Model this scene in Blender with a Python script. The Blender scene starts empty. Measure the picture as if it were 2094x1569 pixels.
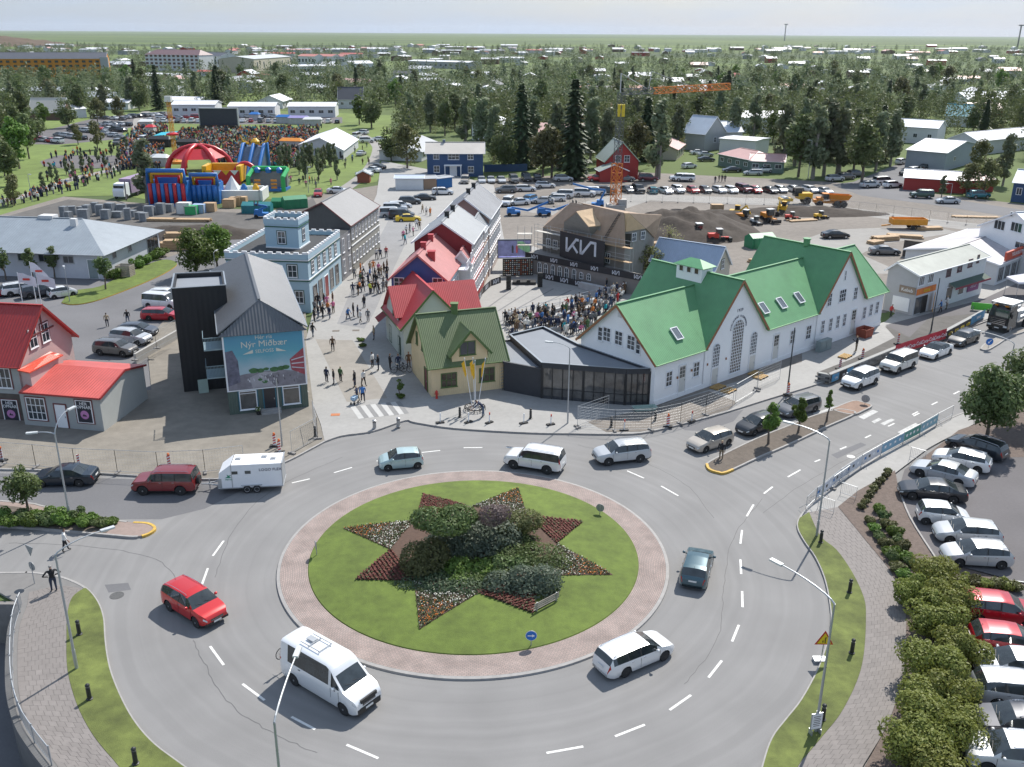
import bpy,bmesh,math,random
import numpy as np
from mathutils import Vector,Matrix
from math import cos,sin,pi,radians,atan2,atan,sqrt,hypot
V3=Vector
def iv(n,k,v):n.inputs[k].default_value=v
RND=random.Random(11);RU=RND.uniform
ORD='first second third fourth fifth sixth seventh eighth ninth tenth eleventh twelfth thirteenth fourteenth fifteenth sixteenth seventeenth eighteenth nineteenth twentieth'.split()
# ---- camera, sky, sun, exposure
FPX,ROLL,HZ,CX,CY,HC=1915.0,0.0062,66.8,1047.0,784.5,32.5
SC=bpy.context.scene
COL=SC.collection
TH=atan(-(HZ-CY)*cos(ROLL)/FPX)
_c,_s=cos(ROLL),sin(ROLL)
E1=V3((1,0,0));FWD=V3((0,cos(TH),-sin(TH)));DN=V3((0,-sin(TH),-cos(TH)))
IR=E1*_c-DN*_s;ID=E1*_s+DN*_c
cam_d=bpy.data.cameras.new('camera');cam=bpy.data.objects.new('camera',cam_d);COL.objects.link(cam)
M=Matrix.Identity(4)
for i in range(3):
 M[i][0]=IR[i];M[i][1]=-ID[i];M[i][2]=-FWD[i]
M[2][3]=HC
cam.matrix_world=M
cam_d.sensor_width=36;cam_d.lens=36*FPX/2094;cam_d.clip_start=0.5;cam_d.clip_end=120000
SC.camera=cam
SUN_AZ,SUN_EL=radians(59.5),radians(49)
w=bpy.data.worlds.new('World');SC.world=w;w.use_nodes=True
nt=w.node_tree;bg=nt.nodes['Background']
sky=nt.nodes.new('ShaderNodeTexSky');sky.sky_type='NISHITA';sky.sun_disc=False
sky.sun_elevation=SUN_EL;sky.sun_rotation=pi/2-SUN_AZ
sky.air_density=1.0;sky.dust_density=1.2;sky.ozone_density=1.0
tc=nt.nodes.new('ShaderNodeTexCoord');mp=nt.nodes.new('ShaderNodeMapping');iv(mp,'Scale',(1.2,1.2,7))
nz=nt.nodes.new('ShaderNodeTexNoise');iv(nz,'Scale',1.6);iv(nz,'Detail',6);iv(nz,'Roughness',.55)
rp=nt.nodes.new('ShaderNodeValToRGB');rp.color_ramp.elements[0].position=.30;rp.color_ramp.elements[0].color=(.35,.35,.35,1);rp.color_ramp.elements[1].position=.66;rp.color_ramp.elements[1].color=(.95,.95,.95,1)
mx=nt.nodes.new('ShaderNodeMixRGB');iv(mx,2,(4.5,5.7,7.6,1))
nt.links.new(tc.outputs['Generated'],mp.inputs[0]);nt.links.new(mp.outputs[0],nz.inputs['Vector']);nt.links.new(nz.outputs[0],rp.inputs[0])
nt.links.new(rp.outputs[0],mx.inputs[0]);nt.links.new(sky.outputs[0],mx.inputs[1]);nt.links.new(mx.outputs[0],bg.inputs['Color'])
iv(bg,'Strength',0.095)
sd=bpy.data.lights.new('sun','SUN');sd.energy=5.0;sd.angle=radians(.5);sd.color=(1,.95,.875)
so=bpy.data.objects.new('sun',sd);COL.objects.link(so)
so.rotation_euler=V3((cos(SUN_AZ)*cos(SUN_EL),sin(SUN_AZ)*cos(SUN_EL),sin(SUN_EL))).to_track_quat('Z','Y').to_euler()
so.location=(60,100,120)
SC.view_settings.view_transform='Standard';SC.view_settings.look='None';SC.view_settings.gamma=1;SC.view_settings.exposure=0.33
SC.view_settings.use_curve_mapping=False
SC.render.engine='CYCLES'
cy=SC.cycles
cy.use_denoising=True;cy.max_bounces=5;cy.diffuse_bounces=3;cy.glossy_bounces=3;cy.transmission_bounces=4;cy.transparent_max_bounces=8
try:cy.denoising_prefilter='ACCURATE';cy.denoiser='OPENIMAGEDENOISE'
except Exception:pass
# ---- measuring helpers: photo pixel -> point of the flat town
def ray(px,py):return(px-CX)*IR+(py-CY)*ID+FPX*FWD
def at(px,py,z=0.0):
 d=ray(px,py);k=(z-HC)/d.z
 return V3((d.x*k,d.y*k,z))
def ats(pts,z=0.0):return[at(x,y,z)for x,y in pts]
def owl(a,b,px,py):
 d=ray(px,py);e=(b-a).xy;n=V3((e.y,-e.x)).normalized()
 k=(a.xy.dot(n))/d.xy.dot(n)
 p=d*k
 return(p.xy-a.xy).dot(e.normalized()),HC+p.z
# ---- materials
MATS={}
def nodes_of(m):
 m.use_nodes=True;t=m.node_tree;return t,t.nodes['Principled BSDF']
def mat(name,col,rough=.7,metal=0,var=.12,scale=1.5,bump=0,bscale=12,src='col',sheen=0,det=4,var2=0,scale2=.15,spec=.5,trans=0,coat=0,rand=0,stretch=None):
 if name in MATS:return MATS[name]
 m=bpy.data.materials.new(name);t,p=nodes_of(m);N,L=t.nodes,t.links
 iv(p,'Roughness',rough);iv(p,'Metallic',metal)
 iv(p,'Specular IOR Level',spec)
 if coat:iv(p,'Coat Weight',coat);iv(p,'Coat Roughness',.05)
 co=N.new('ShaderNodeTexCoord');vec=co.outputs['Object']
 if stretch:
  mpn=N.new('ShaderNodeMapping');iv(mpn,'Scale',stretch);L.new(vec,mpn.inputs[0]);vec=mpn.outputs[0]
 if src=='object':
  oi=N.new('ShaderNodeObjectInfo');base=oi.outputs['Color']
 else:
  rgb=N.new('ShaderNodeRGB');rgb.outputs[0].default_value=(*col,1);base=rgb.outputs[0]
 def modulate(base,fac_out,amount):
  mr=N.new('ShaderNodeMapRange');iv(mr,1,.25);iv(mr,2,.75)
  iv(mr,3,1-amount);iv(mr,4,1+amount);L.new(fac_out,mr.inputs[0])
  vm=N.new('ShaderNodeVectorMath');vm.operation='SCALE';L.new(base,vm.inputs[0]);L.new(mr.outputs[0],vm.inputs['Scale']);return vm.outputs[0]
 if var:
  n=N.new('ShaderNodeTexNoise');iv(n,'Scale',scale);iv(n,'Detail',det);iv(n,'Roughness',.65);L.new(vec,n.inputs['Vector'])
  base=modulate(base,n.outputs[0],var)
 if var2:
  n=N.new('ShaderNodeTexNoise');iv(n,'Scale',scale2);iv(n,'Detail',3);L.new(vec,n.inputs['Vector'])
  base=modulate(base,n.outputs[0],var2)
 if rand:
  oi=N.new('ShaderNodeObjectInfo');base=modulate(base,oi.outputs['Random'],rand)
 L.new(base,p.inputs['Base Color'])
 if bump:
  n=N.new('ShaderNodeTexNoise');iv(n,'Scale',bscale);iv(n,'Detail',3);L.new(vec,n.inputs['Vector'])
  b=N.new('ShaderNodeBump');iv(b,'Strength',bump);iv(b,'Distance',.05);L.new(n.outputs[0],b.inputs['Height']);L.new(b.outputs[0],p.inputs['Normal'])
 if trans:
  iv(p,'Transmission Weight',trans)
 MATS[name]=m;return m
def mat_leaf(name,col,col2,rand=.3,tr=.38,scale=.35):
 if name in MATS:return MATS[name]
 m=bpy.data.materials.new(name);t,p=nodes_of(m);N,L=t.nodes,t.links
 g=N.new('ShaderNodeNewGeometry');oi=N.new('ShaderNodeObjectInfo');co=N.new('ShaderNodeTexCoord')
 n=N.new('ShaderNodeTexNoise');iv(n,'Scale',scale);iv(n,'Detail',4);L.new(co.outputs['Object'],n.inputs['Vector'])
 a=N.new('ShaderNodeMath');a.operation='ADD';L.new(g.outputs['Random Per Island'],a.inputs[0]);L.new(n.outputs[0],a.inputs[1])
 b=N.new('ShaderNodeMath');b.operation='MULTIPLY';L.new(a.outputs[0],b.inputs[0]);iv(b,1,.55)
 c=N.new('ShaderNodeMixRGB');iv(c,1,(*col,1));iv(c,2,(*col2,1));L.new(b.outputs[0],c.inputs[0])
 hs=N.new('ShaderNodeHueSaturation');L.new(c.outputs[0],hs.inputs['Color'])
 mr=N.new('ShaderNodeMapRange');iv(mr,3,1-rand);iv(mr,4,1+rand);L.new(oi.outputs['Random'],mr.inputs[0]);L.new(mr.outputs[0],hs.inputs['Value'])
 mr2=N.new('ShaderNodeMapRange');iv(mr2,3,.485);iv(mr2,4,.515);L.new(oi.outputs['Random'],mr2.inputs[0]);L.new(mr2.outputs[0],hs.inputs['Hue'])
 L.new(hs.outputs[0],p.inputs['Base Color']);iv(p,'Roughness',.55);iv(p,'Specular IOR Level',.3)
 if tr:
  tb=N.new('ShaderNodeBsdfTranslucent');L.new(hs.outputs[0],tb.inputs['Color']);ms=N.new('ShaderNodeMixShader');iv(ms,0,tr)
  L.new(p.outputs[0],ms.inputs[1]);L.new(tb.outputs[0],ms.inputs[2]);L.new(ms.outputs[0],N['Material Output'].inputs['Surface'])
 MATS[name]=m;return m
def mat_ribs(name,col,pitch=.3,axis='X',strength=.6,rough=.45,var=.06,metal=0,streak=.08):
 if name in MATS:return MATS[name]
 m=mat(name,col,rough,metal,var,1.2,var2=streak,scale2=.3);t=m.node_tree;N,L=t.nodes,t.links;p=N['Principled BSDF']
 co=N.new('ShaderNodeTexCoord');sx=N.new('ShaderNodeSeparateXYZ');L.new(co.outputs['UV'],sx.inputs[0])
 mm=N.new('ShaderNodeMath');mm.operation='MULTIPLY';iv(mm,1,2*pi/pitch);L.new(sx.outputs[0 if axis=='X' else 1],mm.inputs[0])
 si=N.new('ShaderNodeMath');si.operation='SINE';L.new(mm.outputs[0],si.inputs[0])
 b=N.new('ShaderNodeBump');iv(b,'Strength',strength);iv(b,'Distance',.03);L.new(si.outputs[0],b.inputs['Height']);L.new(b.outputs[0],p.inputs['Normal'])
 return m
# ---- mesh builder
WM={}
class MB:
 def __init__(s):s.v=[];s.f=[];s.m=[];s.uv={}
 def add(s,vs,fs,m=0):
  o=len(s.v);s.v+=[V3(q)for q in vs]
  for f in fs:s.f.append([i+o for i in f]);s.m.append(m)
  return s
 def poly(s,pts,m=0):return s.add(pts,[list(range(len(pts)))],m)
 def uvpoly(s,pts,u,m=0):
  s.poly(pts,m);u=V3(u).normalized();P=[V3(p)for p in pts]
  n=(P[1]-P[0]).cross(P[2]-P[0])
  if n.length<1e-9:n=(P[1]-P[0]).cross(P[-1]-P[0])
  n.normalize();v=n.cross(u);s.uv[len(s.f)-1]=[((p).dot(u),(p).dot(v))for p in P];return s
 def box(s,c,d,rz=0,m=0,ux=None,uy=None):
  c=V3(c);X=V3((cos(rz),sin(rz),0))if ux is None else V3(ux).normalized()
  Y=V3((-sin(rz),cos(rz),0))if uy is None else V3(uy).normalized()
  Z=X.cross(Y);a,b,e=d[0]/2,d[1]/2,d[2]/2
  vs=[c+X*(i*a)+Y*(j*b)+Z*(k*e)for k in(-1,1)for j in(-1,1)for i in(-1,1)]
  return s.add(vs,[(0,2,3,1),(4,5,7,6),(0,1,5,4),(2,6,7,3),(0,4,6,2),(1,3,7,5)],m)
 def beam(s,a,b,wd,ht,m=0,up=(0,0,1)):
  a,b=V3(a),V3(b);X=(b-a);l=X.length
  if l<1e-6:return s
  X/=l;Y=V3(up).cross(X)
  if Y.length<1e-4:Y=V3((0,1,0)).cross(X)
  return s.box((a+b)/2,(l,wd,ht),m=m,ux=X,uy=Y.normalized())
 def prism(s,pts,z0,z1,m=0,top=None,side=None,cap=True):
  n=len(pts);P=[V3((p[0],p[1],z0))for p in pts];Q=[V3((p[0],p[1],z1))for p in pts]
  area=sum(P[i].x*P[(i+1)%n].y-P[(i+1)%n].x*P[i].y for i in range(n))
  if area<0:P.reverse();Q.reverse()
  if cap:s.poly(Q,m if top is None else top)
  for i in range(n):
   j=(i+1)%n;s.poly([P[i],P[j],Q[j],Q[i]],m if side is None else side)
  return s
 def tube(s,pts,r,n=6,m=0,r2=None,cap=True):
  pts=[V3(p)for p in pts];k=len(pts);o=len(s.v)
  for i,p in enumerate(pts):
   d=(pts[min(i+1,k-1)]-pts[max(i-1,0)]).normalized()
   a=d.orthogonal().normalized()if i==0 else(a-d*a.dot(d)).normalized()
   b=d.cross(a);rr=r if r2 is None else r+(r2-r)*i/(k-1)
   if callable(r):rr=r(i/(k-1))
   s.v+=[p+(a*cos(t)+b*sin(t))*rr for t in[2*pi*q/n for q in range(n)]]
  for i in range(k-1):
   for q in range(n):
    s.f.append([o+i*n+q,o+i*n+(q+1)%n,o+(i+1)*n+(q+1)%n,o+(i+1)*n+q]);s.m.append(m)
  if cap:
   s.f.append([o+q for q in range(n)][::-1]);s.m.append(m);s.f.append([o+(k-1)*n+q for q in range(n)]);s.m.append(m)
  return s
 def lathe(s,c,prof,n=12,m=0,axis='Z',mseg=None):
  c=V3(c);o=len(s.v);k=len(prof)
  for r,z in prof:
   for q in range(n):
    t=2*pi*q/n;x,y=r*cos(t),r*sin(t)
    s.v.append(c+(V3((x,y,z))if axis=='Z' else V3((x,z,y))if axis=='Y' else V3((z,x,y))))
  for i in range(k-1):
   for q in range(n):
    s.f.append([o+i*n+q,o+i*n+(q+1)%n,o+(i+1)*n+(q+1)%n,o+(i+1)*n+q]);s.m.append(mseg[i]if mseg else m)
  s.f.append([o+q for q in range(n)][::-1]);s.m.append(mseg[0]if mseg else m)
  s.f.append([o+(k-1)*n+q for q in range(n)]);s.m.append(mseg[-1]if mseg else m)
  return s
 def build(s,name,mats,parent=None,lc=0,smooth=False,label=None,kind=None):
  if not isinstance(mats,(list,tuple)):mats=[mats]
  root=parent
  while root is not None and root.parent is not None:root=root.parent
  vs=s.v
  if root is not None and not lc and root in WM:
   inv=WM[root].inverted();vs=[inv@v for v in vs]
  me=bpy.data.meshes.new(name);me.from_pydata([tuple(v)for v in vs],[],s.f)
  for q in mats:me.materials.append(q)
  if len(mats)>1:me.polygons.foreach_set('material_index',s.m)
  if smooth:me.polygons.foreach_set('use_smooth',[True]*len(me.polygons))
  if s.uv:
   ul=me.uv_layers.new(name='UVMap')
   for fi,uvs in s.uv.items():
    for li,q in zip(me.polygons[fi].loop_indices,uvs):ul.data[li].uv=q
  me.update()
  o=bpy.data.objects.new(name,me);COL.objects.link(o)
  if parent is not None:o.parent=parent
  if label:o['label']=label
  if kind:o['kind']=kind
  return o
def thing(name,label,cat,loc=(0,0,0),rz=0,group=None):
 o=bpy.data.objects.new(name,None);COL.objects.link(o);o.empty_display_size=.3
 o.location=loc;o.rotation_euler=(0,0,rz);o['label']=label;o['category']=cat
 if group:o['group']=group
 WM[o]=Matrix.Translation(V3(loc))@Matrix.Rotation(rz,4,'Z')
 return o
def tag(o,label,cat,group=None):
 o['label']=label;o['category']=cat
 if group:o['group']=group
 return o
def centre(o):
 me=o.data;n=len(me.vertices);a=np.empty(n*3,'f');me.vertices.foreach_get('co',a);a=a.reshape(-1,3)
 c=a.mean(0);c[2]=a[:,2].min();a-=c;me.vertices.foreach_set('co',a.ravel());o.location=tuple(float(q)for q in c);return o
KIDS={}
def freeze(o):
 KIDS[o]=[c for c in COL.objects if c.parent==o]
 for c in KIDS[o]:freeze(c)
def copy_tree(o,parent=None,colour=None):
 c=o.copy();COL.objects.link(c)
 if parent is not None:c.parent=parent
 if colour is not None and c.type=='MESH':c.color=(*colour,1)
 for ch in KIDS.get(o,()):copy_tree(ch,c,colour)
 return c
class Proto:
 def __init__(s,root):s.root=root;freeze(root);s.used=False
 def place(s,loc,rz,label=None,group=None,colour=None,sc=None):
  o=s.root
  if s.used:o=copy_tree(s.root,None,colour)
  else:
   s.used=True
   if colour is not None:
    def rec(q):
     if q.type=='MESH':q.color=(*colour,1)
     for ch in KIDS.get(q,()):rec(ch)
    rec(o)
  o.location=loc;o.rotation_euler=(0,0,rz)
  if sc is not None:o.scale=sc if not isinstance(sc,(int,float))else(sc,)*3
  if label:o['label']=label
  if group:o['group']=group
  elif 'group' in o:del o['group']
  return o
def cpt(pts,z=0.0,k=4):
 P=ats(pts,z);out=[]
 for i in range(len(P)-1):
  a,b,c,d=P[max(i-1,0)],P[i],P[i+1],P[min(i+2,len(P)-1)]
  for q in range(k):
   t=q/k;out.append(.5*((2*b)+(c-a)*t+(2*a-5*b+4*c-d)*t*t+(3*b-a-3*c+d)*t**3))
 out.append(P[-1]);return out
def tess(mb,pts,m=0):
 from mathutils.geometry import tessellate_polygon
 P=[V3(p)for p in pts];tr=tessellate_polygon([P]);o=len(mb.v);mb.v+=P
 for t in tr:
  a,b,c=[P[i]for i in t];t=list(t)
  if(b-a).cross(c-a).z<0:t.reverse()
  mb.f.append([o+i for i in t]);mb.m.append(m)
 return mb
def slab(name,pts,z,mats,zb=-.02,kerb=None,label=None,kind='structure'):
 mb=MB();T=[V3((p[0],p[1],z))for p in pts];tess(mb,T,0)
 n=len(T)
 for i in range(n):
  a,b=T[i],T[(i+1)%n];mb.poly([a,b,V3((b.x,b.y,zb)),V3((a.x,a.y,zb))],1 if isinstance(mats,(list,tuple))and len(mats)>1 else 0)
 o=mb.build(name,mats);o['kind']=kind
 if label:o['label']=label
 return o
def ribbon(pts,w0,w1,z,mb,m=0,side=0):
 n=len(pts);A=[];B=[]
 for i,p in enumerate(pts):
  d=(V3(pts[min(i+1,n-1)])-V3(pts[max(i-1,0)]));d.z=0;d.normalize();nn=V3((-d.y,d.x,0))
  A.append(V3((p[0],p[1],z))+nn*w0);B.append(V3((p[0],p[1],z))+nn*w1)
 for i in range(n-1):mb.poly([A[i],A[i+1],B[i+1],B[i]],m)
 return A,B
def kerb(name,pts,wd=.14,z=.13,m=None,parent=None):
 mb=MB();A,B=ribbon(pts,-wd/2,wd/2,z,mb)
 for Q in(A,B):
  for i in range(len(Q)-1):mb.poly([Q[i],Q[i+1],Q[i+1]-V3((0,0,z+.02)),Q[i]-V3((0,0,z+.02))])
 o=mb.build(name,m or KRB,parent);o['kind']='structure';return o
def text(name,body,parent,o,ux,uz,size,m,align='CENTER',ext=.01,sx=1.0,font=None,space=1.0):
 cu=bpy.data.curves.new(name,'FONT');cu.body=body;cu.size=size;cu.align_x=align;cu.extrude=ext;cu.resolution_u=2;cu.space_character=space
 tmp=bpy.data.objects.new('tmp',cu);dg=bpy.context.evaluated_depsgraph_get
 COL.objects.link(tmp);ev=tmp.evaluated_get(dg());me=bpy.data.meshes.new_from_object(ev);bpy.data.objects.remove(tmp)
 ux=V3(ux).normalized();uz=V3(uz).normalized();n=ux.cross(uz)
 mb=MB();mb.v=[V3(o)+ux*(v.co.x*sx)+uz*v.co.y+n*v.co.z for v in me.vertices];mb.f=[list(p.vertices)for p in me.polygons];mb.m=[0]*len(mb.f)
 bpy.data.meshes.remove(me)
 return mb.build(name,m,parent)
# ---- shared materials
KRB=mat('kerb_concrete',(.30,.29,.28),.85,var=.15,scale=3)
M_ASPH=mat('asphalt',(.20,.198,.198),.88,var=.09,scale=9,det=8,var2=.10,scale2=.22,bump=.25,bscale=30)
M_ASPH2=mat('asphalt_dark',(.135,.135,.142),.9,var=.10,scale=6,det=8,var2=.12,scale2=.15,bump=.25,bscale=30)
M_ASPH3=mat('asphalt_plum',(.115,.108,.112),.9,var=.10,scale=5,det=8,var2=.10,scale2=.2)
M_PAVE=mat('plaza_paving',(.285,.28,.27),.8,var=.10,scale=2.2,det=8,var2=.08,scale2=.3)
M_PAVE_M=mat('street_paving',(.225,.225,.228),.85,var=.09,scale=2,det=8,var2=.08,scale2=.3)
M_PAVE_S=mat('sandy_paving',(.25,.232,.208),.9,var=.12,scale=1.2,det=8,var2=.10,scale2=.25,bump=.2,bscale=4)
M_SAND=mat('sand_bed',(.20,.182,.155),.95,var=.14,scale=1.0,det=9,var2=.12,scale2=.25,bump=.4,bscale=3)
M_GRAVEL=mat('gravel',(.185,.165,.145),.95,var=.2,scale=.9,det=10,var2=.18,scale2=.06,bump=.6,bscale=2)
M_GRAVEL_D=mat('gravel_dark',(.10,.094,.088),.95,var=.25,scale=.7,det=10,var2=.18,scale2=.07,bump=.7,bscale=1.5)
M_SOIL=mat('soil',(.115,.095,.078),.95,var=.25,scale=3,det=8,bump=.6,bscale=6)
M_GRASS=mat('lawn',(.098,.140,.022),.9,var=.30,scale=1.3,det=10,var2=.20,scale2=.25,bump=.5,bscale=25)
M_GRASS_DRY=mat('dry_lawn',(.105,.128,.030),.9,var=.42,scale=1.1,det=12,var2=.30,scale2=.3,bump=.5,bscale=25)
M_PARK=mat('park_grass',(.125,.175,.040),.95,var=.25,scale=.25,det=10,var2=.2,scale2=.04)
M_WHITEP=mat('road_paint',(.62,.62,.60),.7,var=.22,scale=4,det=8)
M_YELP=mat('yellow_paint',(.50,.32,.06),.7,var=.3,scale=4,det=8)
WHI=mat('white_paint',(.76,.77,.79),.5,var=.03,scale=1)
STL=mat('galvanised_steel',(.42,.44,.46),.45,.6,var=.08,scale=3)
M_BLACK=mat('black_plastic',(.02,.02,.022),.5,var=.1)
M_RUB=mat('rubber',(.022,.022,.023),.8,var=.2)
GLA=mat('glass',(.035,.045,.055),.06,var=.25,scale=.9,spec=.9)
WOD=mat('raw_wood',(.42,.29,.17),.75,var=.2,scale=1.5,det=8)
M_RED=mat('red_paint',(.55,.045,.03),.5,var=.08)
ORG=mat('orange_paint',(.62,.22,.02),.5,var=.12,scale=1)
M_YELLOW=mat('yellow_machine_paint',(.66,.40,.03),.45,var=.1,scale=1)
M_BLUE=mat('blue_paint',(.03,.17,.45),.5,var=.08)
def mat_brick(name,col,col2,sx,sy,mort=(.15,.14,.13),rough=.9,bump=.5,polar=None):
 m=bpy.data.materials.new(name);t,p=nodes_of(m);N,L=t.nodes,t.links
 co=N.new('ShaderNodeTexCoord');b=N.new('ShaderNodeTexBrick');iv(b,'Color1',(*col,1));iv(b,'Color2',(*col2,1));iv(b,'Mortar',(*mort,1))
 iv(b,'Scale',1);iv(b,'Brick Width',sx);iv(b,'Row Height',sy);iv(b,'Mortar Size',.012);iv(b,'Mortar Smooth',.2)
 L.new(co.outputs['UV' if polar else 'Object'],b.inputs['Vector'])
 n=N.new('ShaderNodeTexNoise');iv(n,'Scale',.9);iv(n,'Detail',8);L.new(co.outputs['Object'],n.inputs['Vector'])
 mr=N.new('ShaderNodeMapRange');iv(mr,1,.3);iv(mr,2,.7);iv(mr,3,.82);iv(mr,4,1.16);L.new(n.outputs[0],mr.inputs[0])
 vm=N.new('ShaderNodeVectorMath');vm.operation='SCALE';L.new(b.outputs[0],vm.inputs[0]);L.new(mr.outputs[0],vm.inputs['Scale']);L.new(vm.outputs[0],p.inputs['Base Color'])
 bp=N.new('ShaderNodeBump');iv(bp,'Strength',bump);iv(bp,'Distance',.01);bp.invert=True;L.new(b.outputs['Fac'],bp.inputs['Height']);L.new(bp.outputs[0],p.inputs['Normal'])
 iv(p,'Roughness',rough);MATS[name]=m;return m
M_APRON=mat_brick('apron_brick',(.33,.255,.23),(.28,.225,.205),.22,.11,polar=True)
def asphalt_ring():
 m=mat('asphalt_ring',(.205,.202,.20),.88,var=.13,scale=26,det=8,var2=.08,scale2=.22,bump=.25,bscale=30);t=m.node_tree;N,L=t.nodes,t.links
 p=N['Principled BSDF'];src=p.inputs['Base Color'].links[0].from_socket
 g=N.new('ShaderNodeNewGeometry');sub=N.new('ShaderNodeVectorMath');sub.operation='SUBTRACT';iv(sub,1,(RC.x,RC.y,0));L.new(g.outputs['Position'],sub.inputs[0])
 ln=N.new('ShaderNodeVectorMath');ln.operation='LENGTH';L.new(sub.outputs[0],ln.inputs[0])
 n0=N.new('ShaderNodeTexNoise');iv(n0,'Scale',.12);iv(n0,'Detail',3);L.new(g.outputs['Position'],n0.inputs['Vector'])
 ad=N.new('ShaderNodeMath');ad.operation='ADD';L.new(ln.outputs['Value'],ad.inputs[0]);L.new(n0.outputs[0],ad.inputs[1])
 nn=N.new('ShaderNodeTexNoise');nn.noise_dimensions='1D';iv(nn,'Scale',1.5);iv(nn,'Detail',5);L.new(ad.outputs[0],nn.inputs['W'])
 nf=N.new('ShaderNodeTexNoise');iv(nf,'Scale',.25);iv(nf,'Detail',5);L.new(g.outputs['Position'],nf.inputs['Vector'])
 mu=N.new('ShaderNodeMath');mu.operation='MULTIPLY';L.new(nn.outputs[0],mu.inputs[0]);L.new(nf.outputs[0],mu.inputs[1])
 mr=N.new('ShaderNodeMapRange');iv(mr,1,.12);iv(mr,2,.38);iv(mr,3,.92);iv(mr,4,1.05);L.new(mu.outputs[0],mr.inputs[0])
 vm=N.new('ShaderNodeVectorMath');vm.operation='SCALE';L.new(src,vm.inputs[0]);L.new(mr.outputs[0],vm.inputs['Scale']);L.new(vm.outputs[0],p.inputs['Base Color'])
 return m
RC=V3((-2.42,54.1,0));R_AP,R_GR=12.77,10.8
# ---- ground, roads and paved areas
def mat_fields():
 m=mat('field_ground',(.072,.104,.034),.95,var=.25,scale=.02,det=8,var2=0);t=m.node_tree;N,L=t.nodes,t.links;p=N['Principled BSDF'];src=p.inputs['Base Color'].links[0].from_socket
 g=N.new('ShaderNodeNewGeometry')
 mp_=N.new('ShaderNodeMapping');iv(mp_,'Scale',(.0006,.0035,1));L.new(g.outputs['Position'],mp_.inputs[0])
 n=N.new('ShaderNodeTexNoise');iv(n,'Scale',1);iv(n,'Detail',6);L.new(mp_.outputs[0],n.inputs['Vector'])
 r=N.new('ShaderNodeValToRGB');e=r.color_ramp.elements;e[0].position=.38;e[0].color=(.62,.72,.62,1);e[1].position=.62;e[1].color=(1.5,1.45,.9,1);L.new(n.outputs[0],r.inputs[0])
 v=N.new('ShaderNodeTexVoronoi');v.feature='F1';iv(v,'Scale',1.4);L.new(mp_.outputs[0],v.inputs['Vector'])
 mr=N.new('ShaderNodeMapRange');iv(mr,3,.75);iv(mr,4,1.25)
 sp=N.new('ShaderNodeSeparateXYZ');L.new(v.outputs['Color'],sp.inputs[0]);L.new(sp.outputs[0],mr.inputs[0])
 a=N.new('ShaderNodeVectorMath');a.operation='MULTIPLY';L.new(src,a.inputs[0]);L.new(r.outputs[0],a.inputs[1])
 b=N.new('ShaderNodeVectorMath');b.operation='SCALE';L.new(a.outputs[0],b.inputs[0]);L.new(mr.outputs[0],b.inputs['Scale']);L.new(b.outputs[0],p.inputs['Base Color'])
 return m
RAIL=[(102,1569),(69.7,1527),(42,1481),(25.5,1420.6),(23,1351),(28,1286),(44,1242)]
railw=cpt(RAIL)
gz=-.06
mb=MB()
FAR=30000
def rect(mb,x0,y0,x1,y1,z,m=0):mb.poly([(x0,y0,z),(x1,y0,z),(x1,y1,z),(x0,y1,z)],m)
rect(mb,-FAR,48.2,FAR,300,gz);rect(mb,-FAR,300,FAR,FAR,gz);rect(mb,-15,-300,FAR,48.2,gz)
rect(mb,-FAR,-300,-36,48.2,gz);rect(mb,-36,-300,-15,15,gz)
tess(mb,[(-15,15,gz),(-15,48.2,gz)]+[(-29.6,48.2,gz)]+[(p.x,p.y,gz)for p in railw[::-1]]+[(-17.5,28,gz),(-16.5,15,gz)])
mb.build('ground',mat_fields(),kind='structure')
mb=MB();rect(mb,-36,15,-14,48.2,-2.7);mb.build('ramp_floor',M_ASPH2,kind='structure');mb=MB().beam((-36,48.2,-1.35),(-29.6,48.2,-1.35),.3,2.9);mb.build('ramp_wall',mat('ramp_concrete',(.2,.19,.18),.9,var=.2),kind='structure')  # dark asphalt puts the ramp's shadow into the floor colour
mb=MB();pw=[V3((-16.5,15,0)),V3((-17.5,28,0))]+railw
A,B=ribbon(pw,0,.28,.16,mb)
for Q in(A,B):
 for i in range(len(Q)-1):mb.poly([Q[i],Q[i+1],Q[i+1]-V3((0,0,2.9)),Q[i]-V3((0,0,2.9))])
mb.build('ramp_wall',mat('dark_concrete',(.12,.12,.12),.9,var=.2,scale=1.5),kind='structure')
mb=MB()
tess(mb,[(p.x,p.y,.0)for p in ats([(0,940),(640,880),(780,840),(1250,866),(1440,828),(1700,778),(2020,652),(2094,625),(2900,330),(3050,420),(2300,745),(1990,850),(2094,1190),(2094,1569),(1700,1800),(700,1900),(102,1569)])]+[(p.x,p.y,0)for p in railw[1:]]+[(p.x,p.y,0)for p in ats([(30,1230),(0,1190),(-500,1190),(-500,960)])])
mb.build('road',asphalt_ring(),kind='structure')
mb=MB();tess(mb,ats([(-500,965),(0,968),(200,978),(440,985),(500,1000),(420,1040),(330,1062),(230,1062),(100,1035),(-500,1010)],.004));mb.build('road_patch',M_ASPH2,kind='structure')
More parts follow.
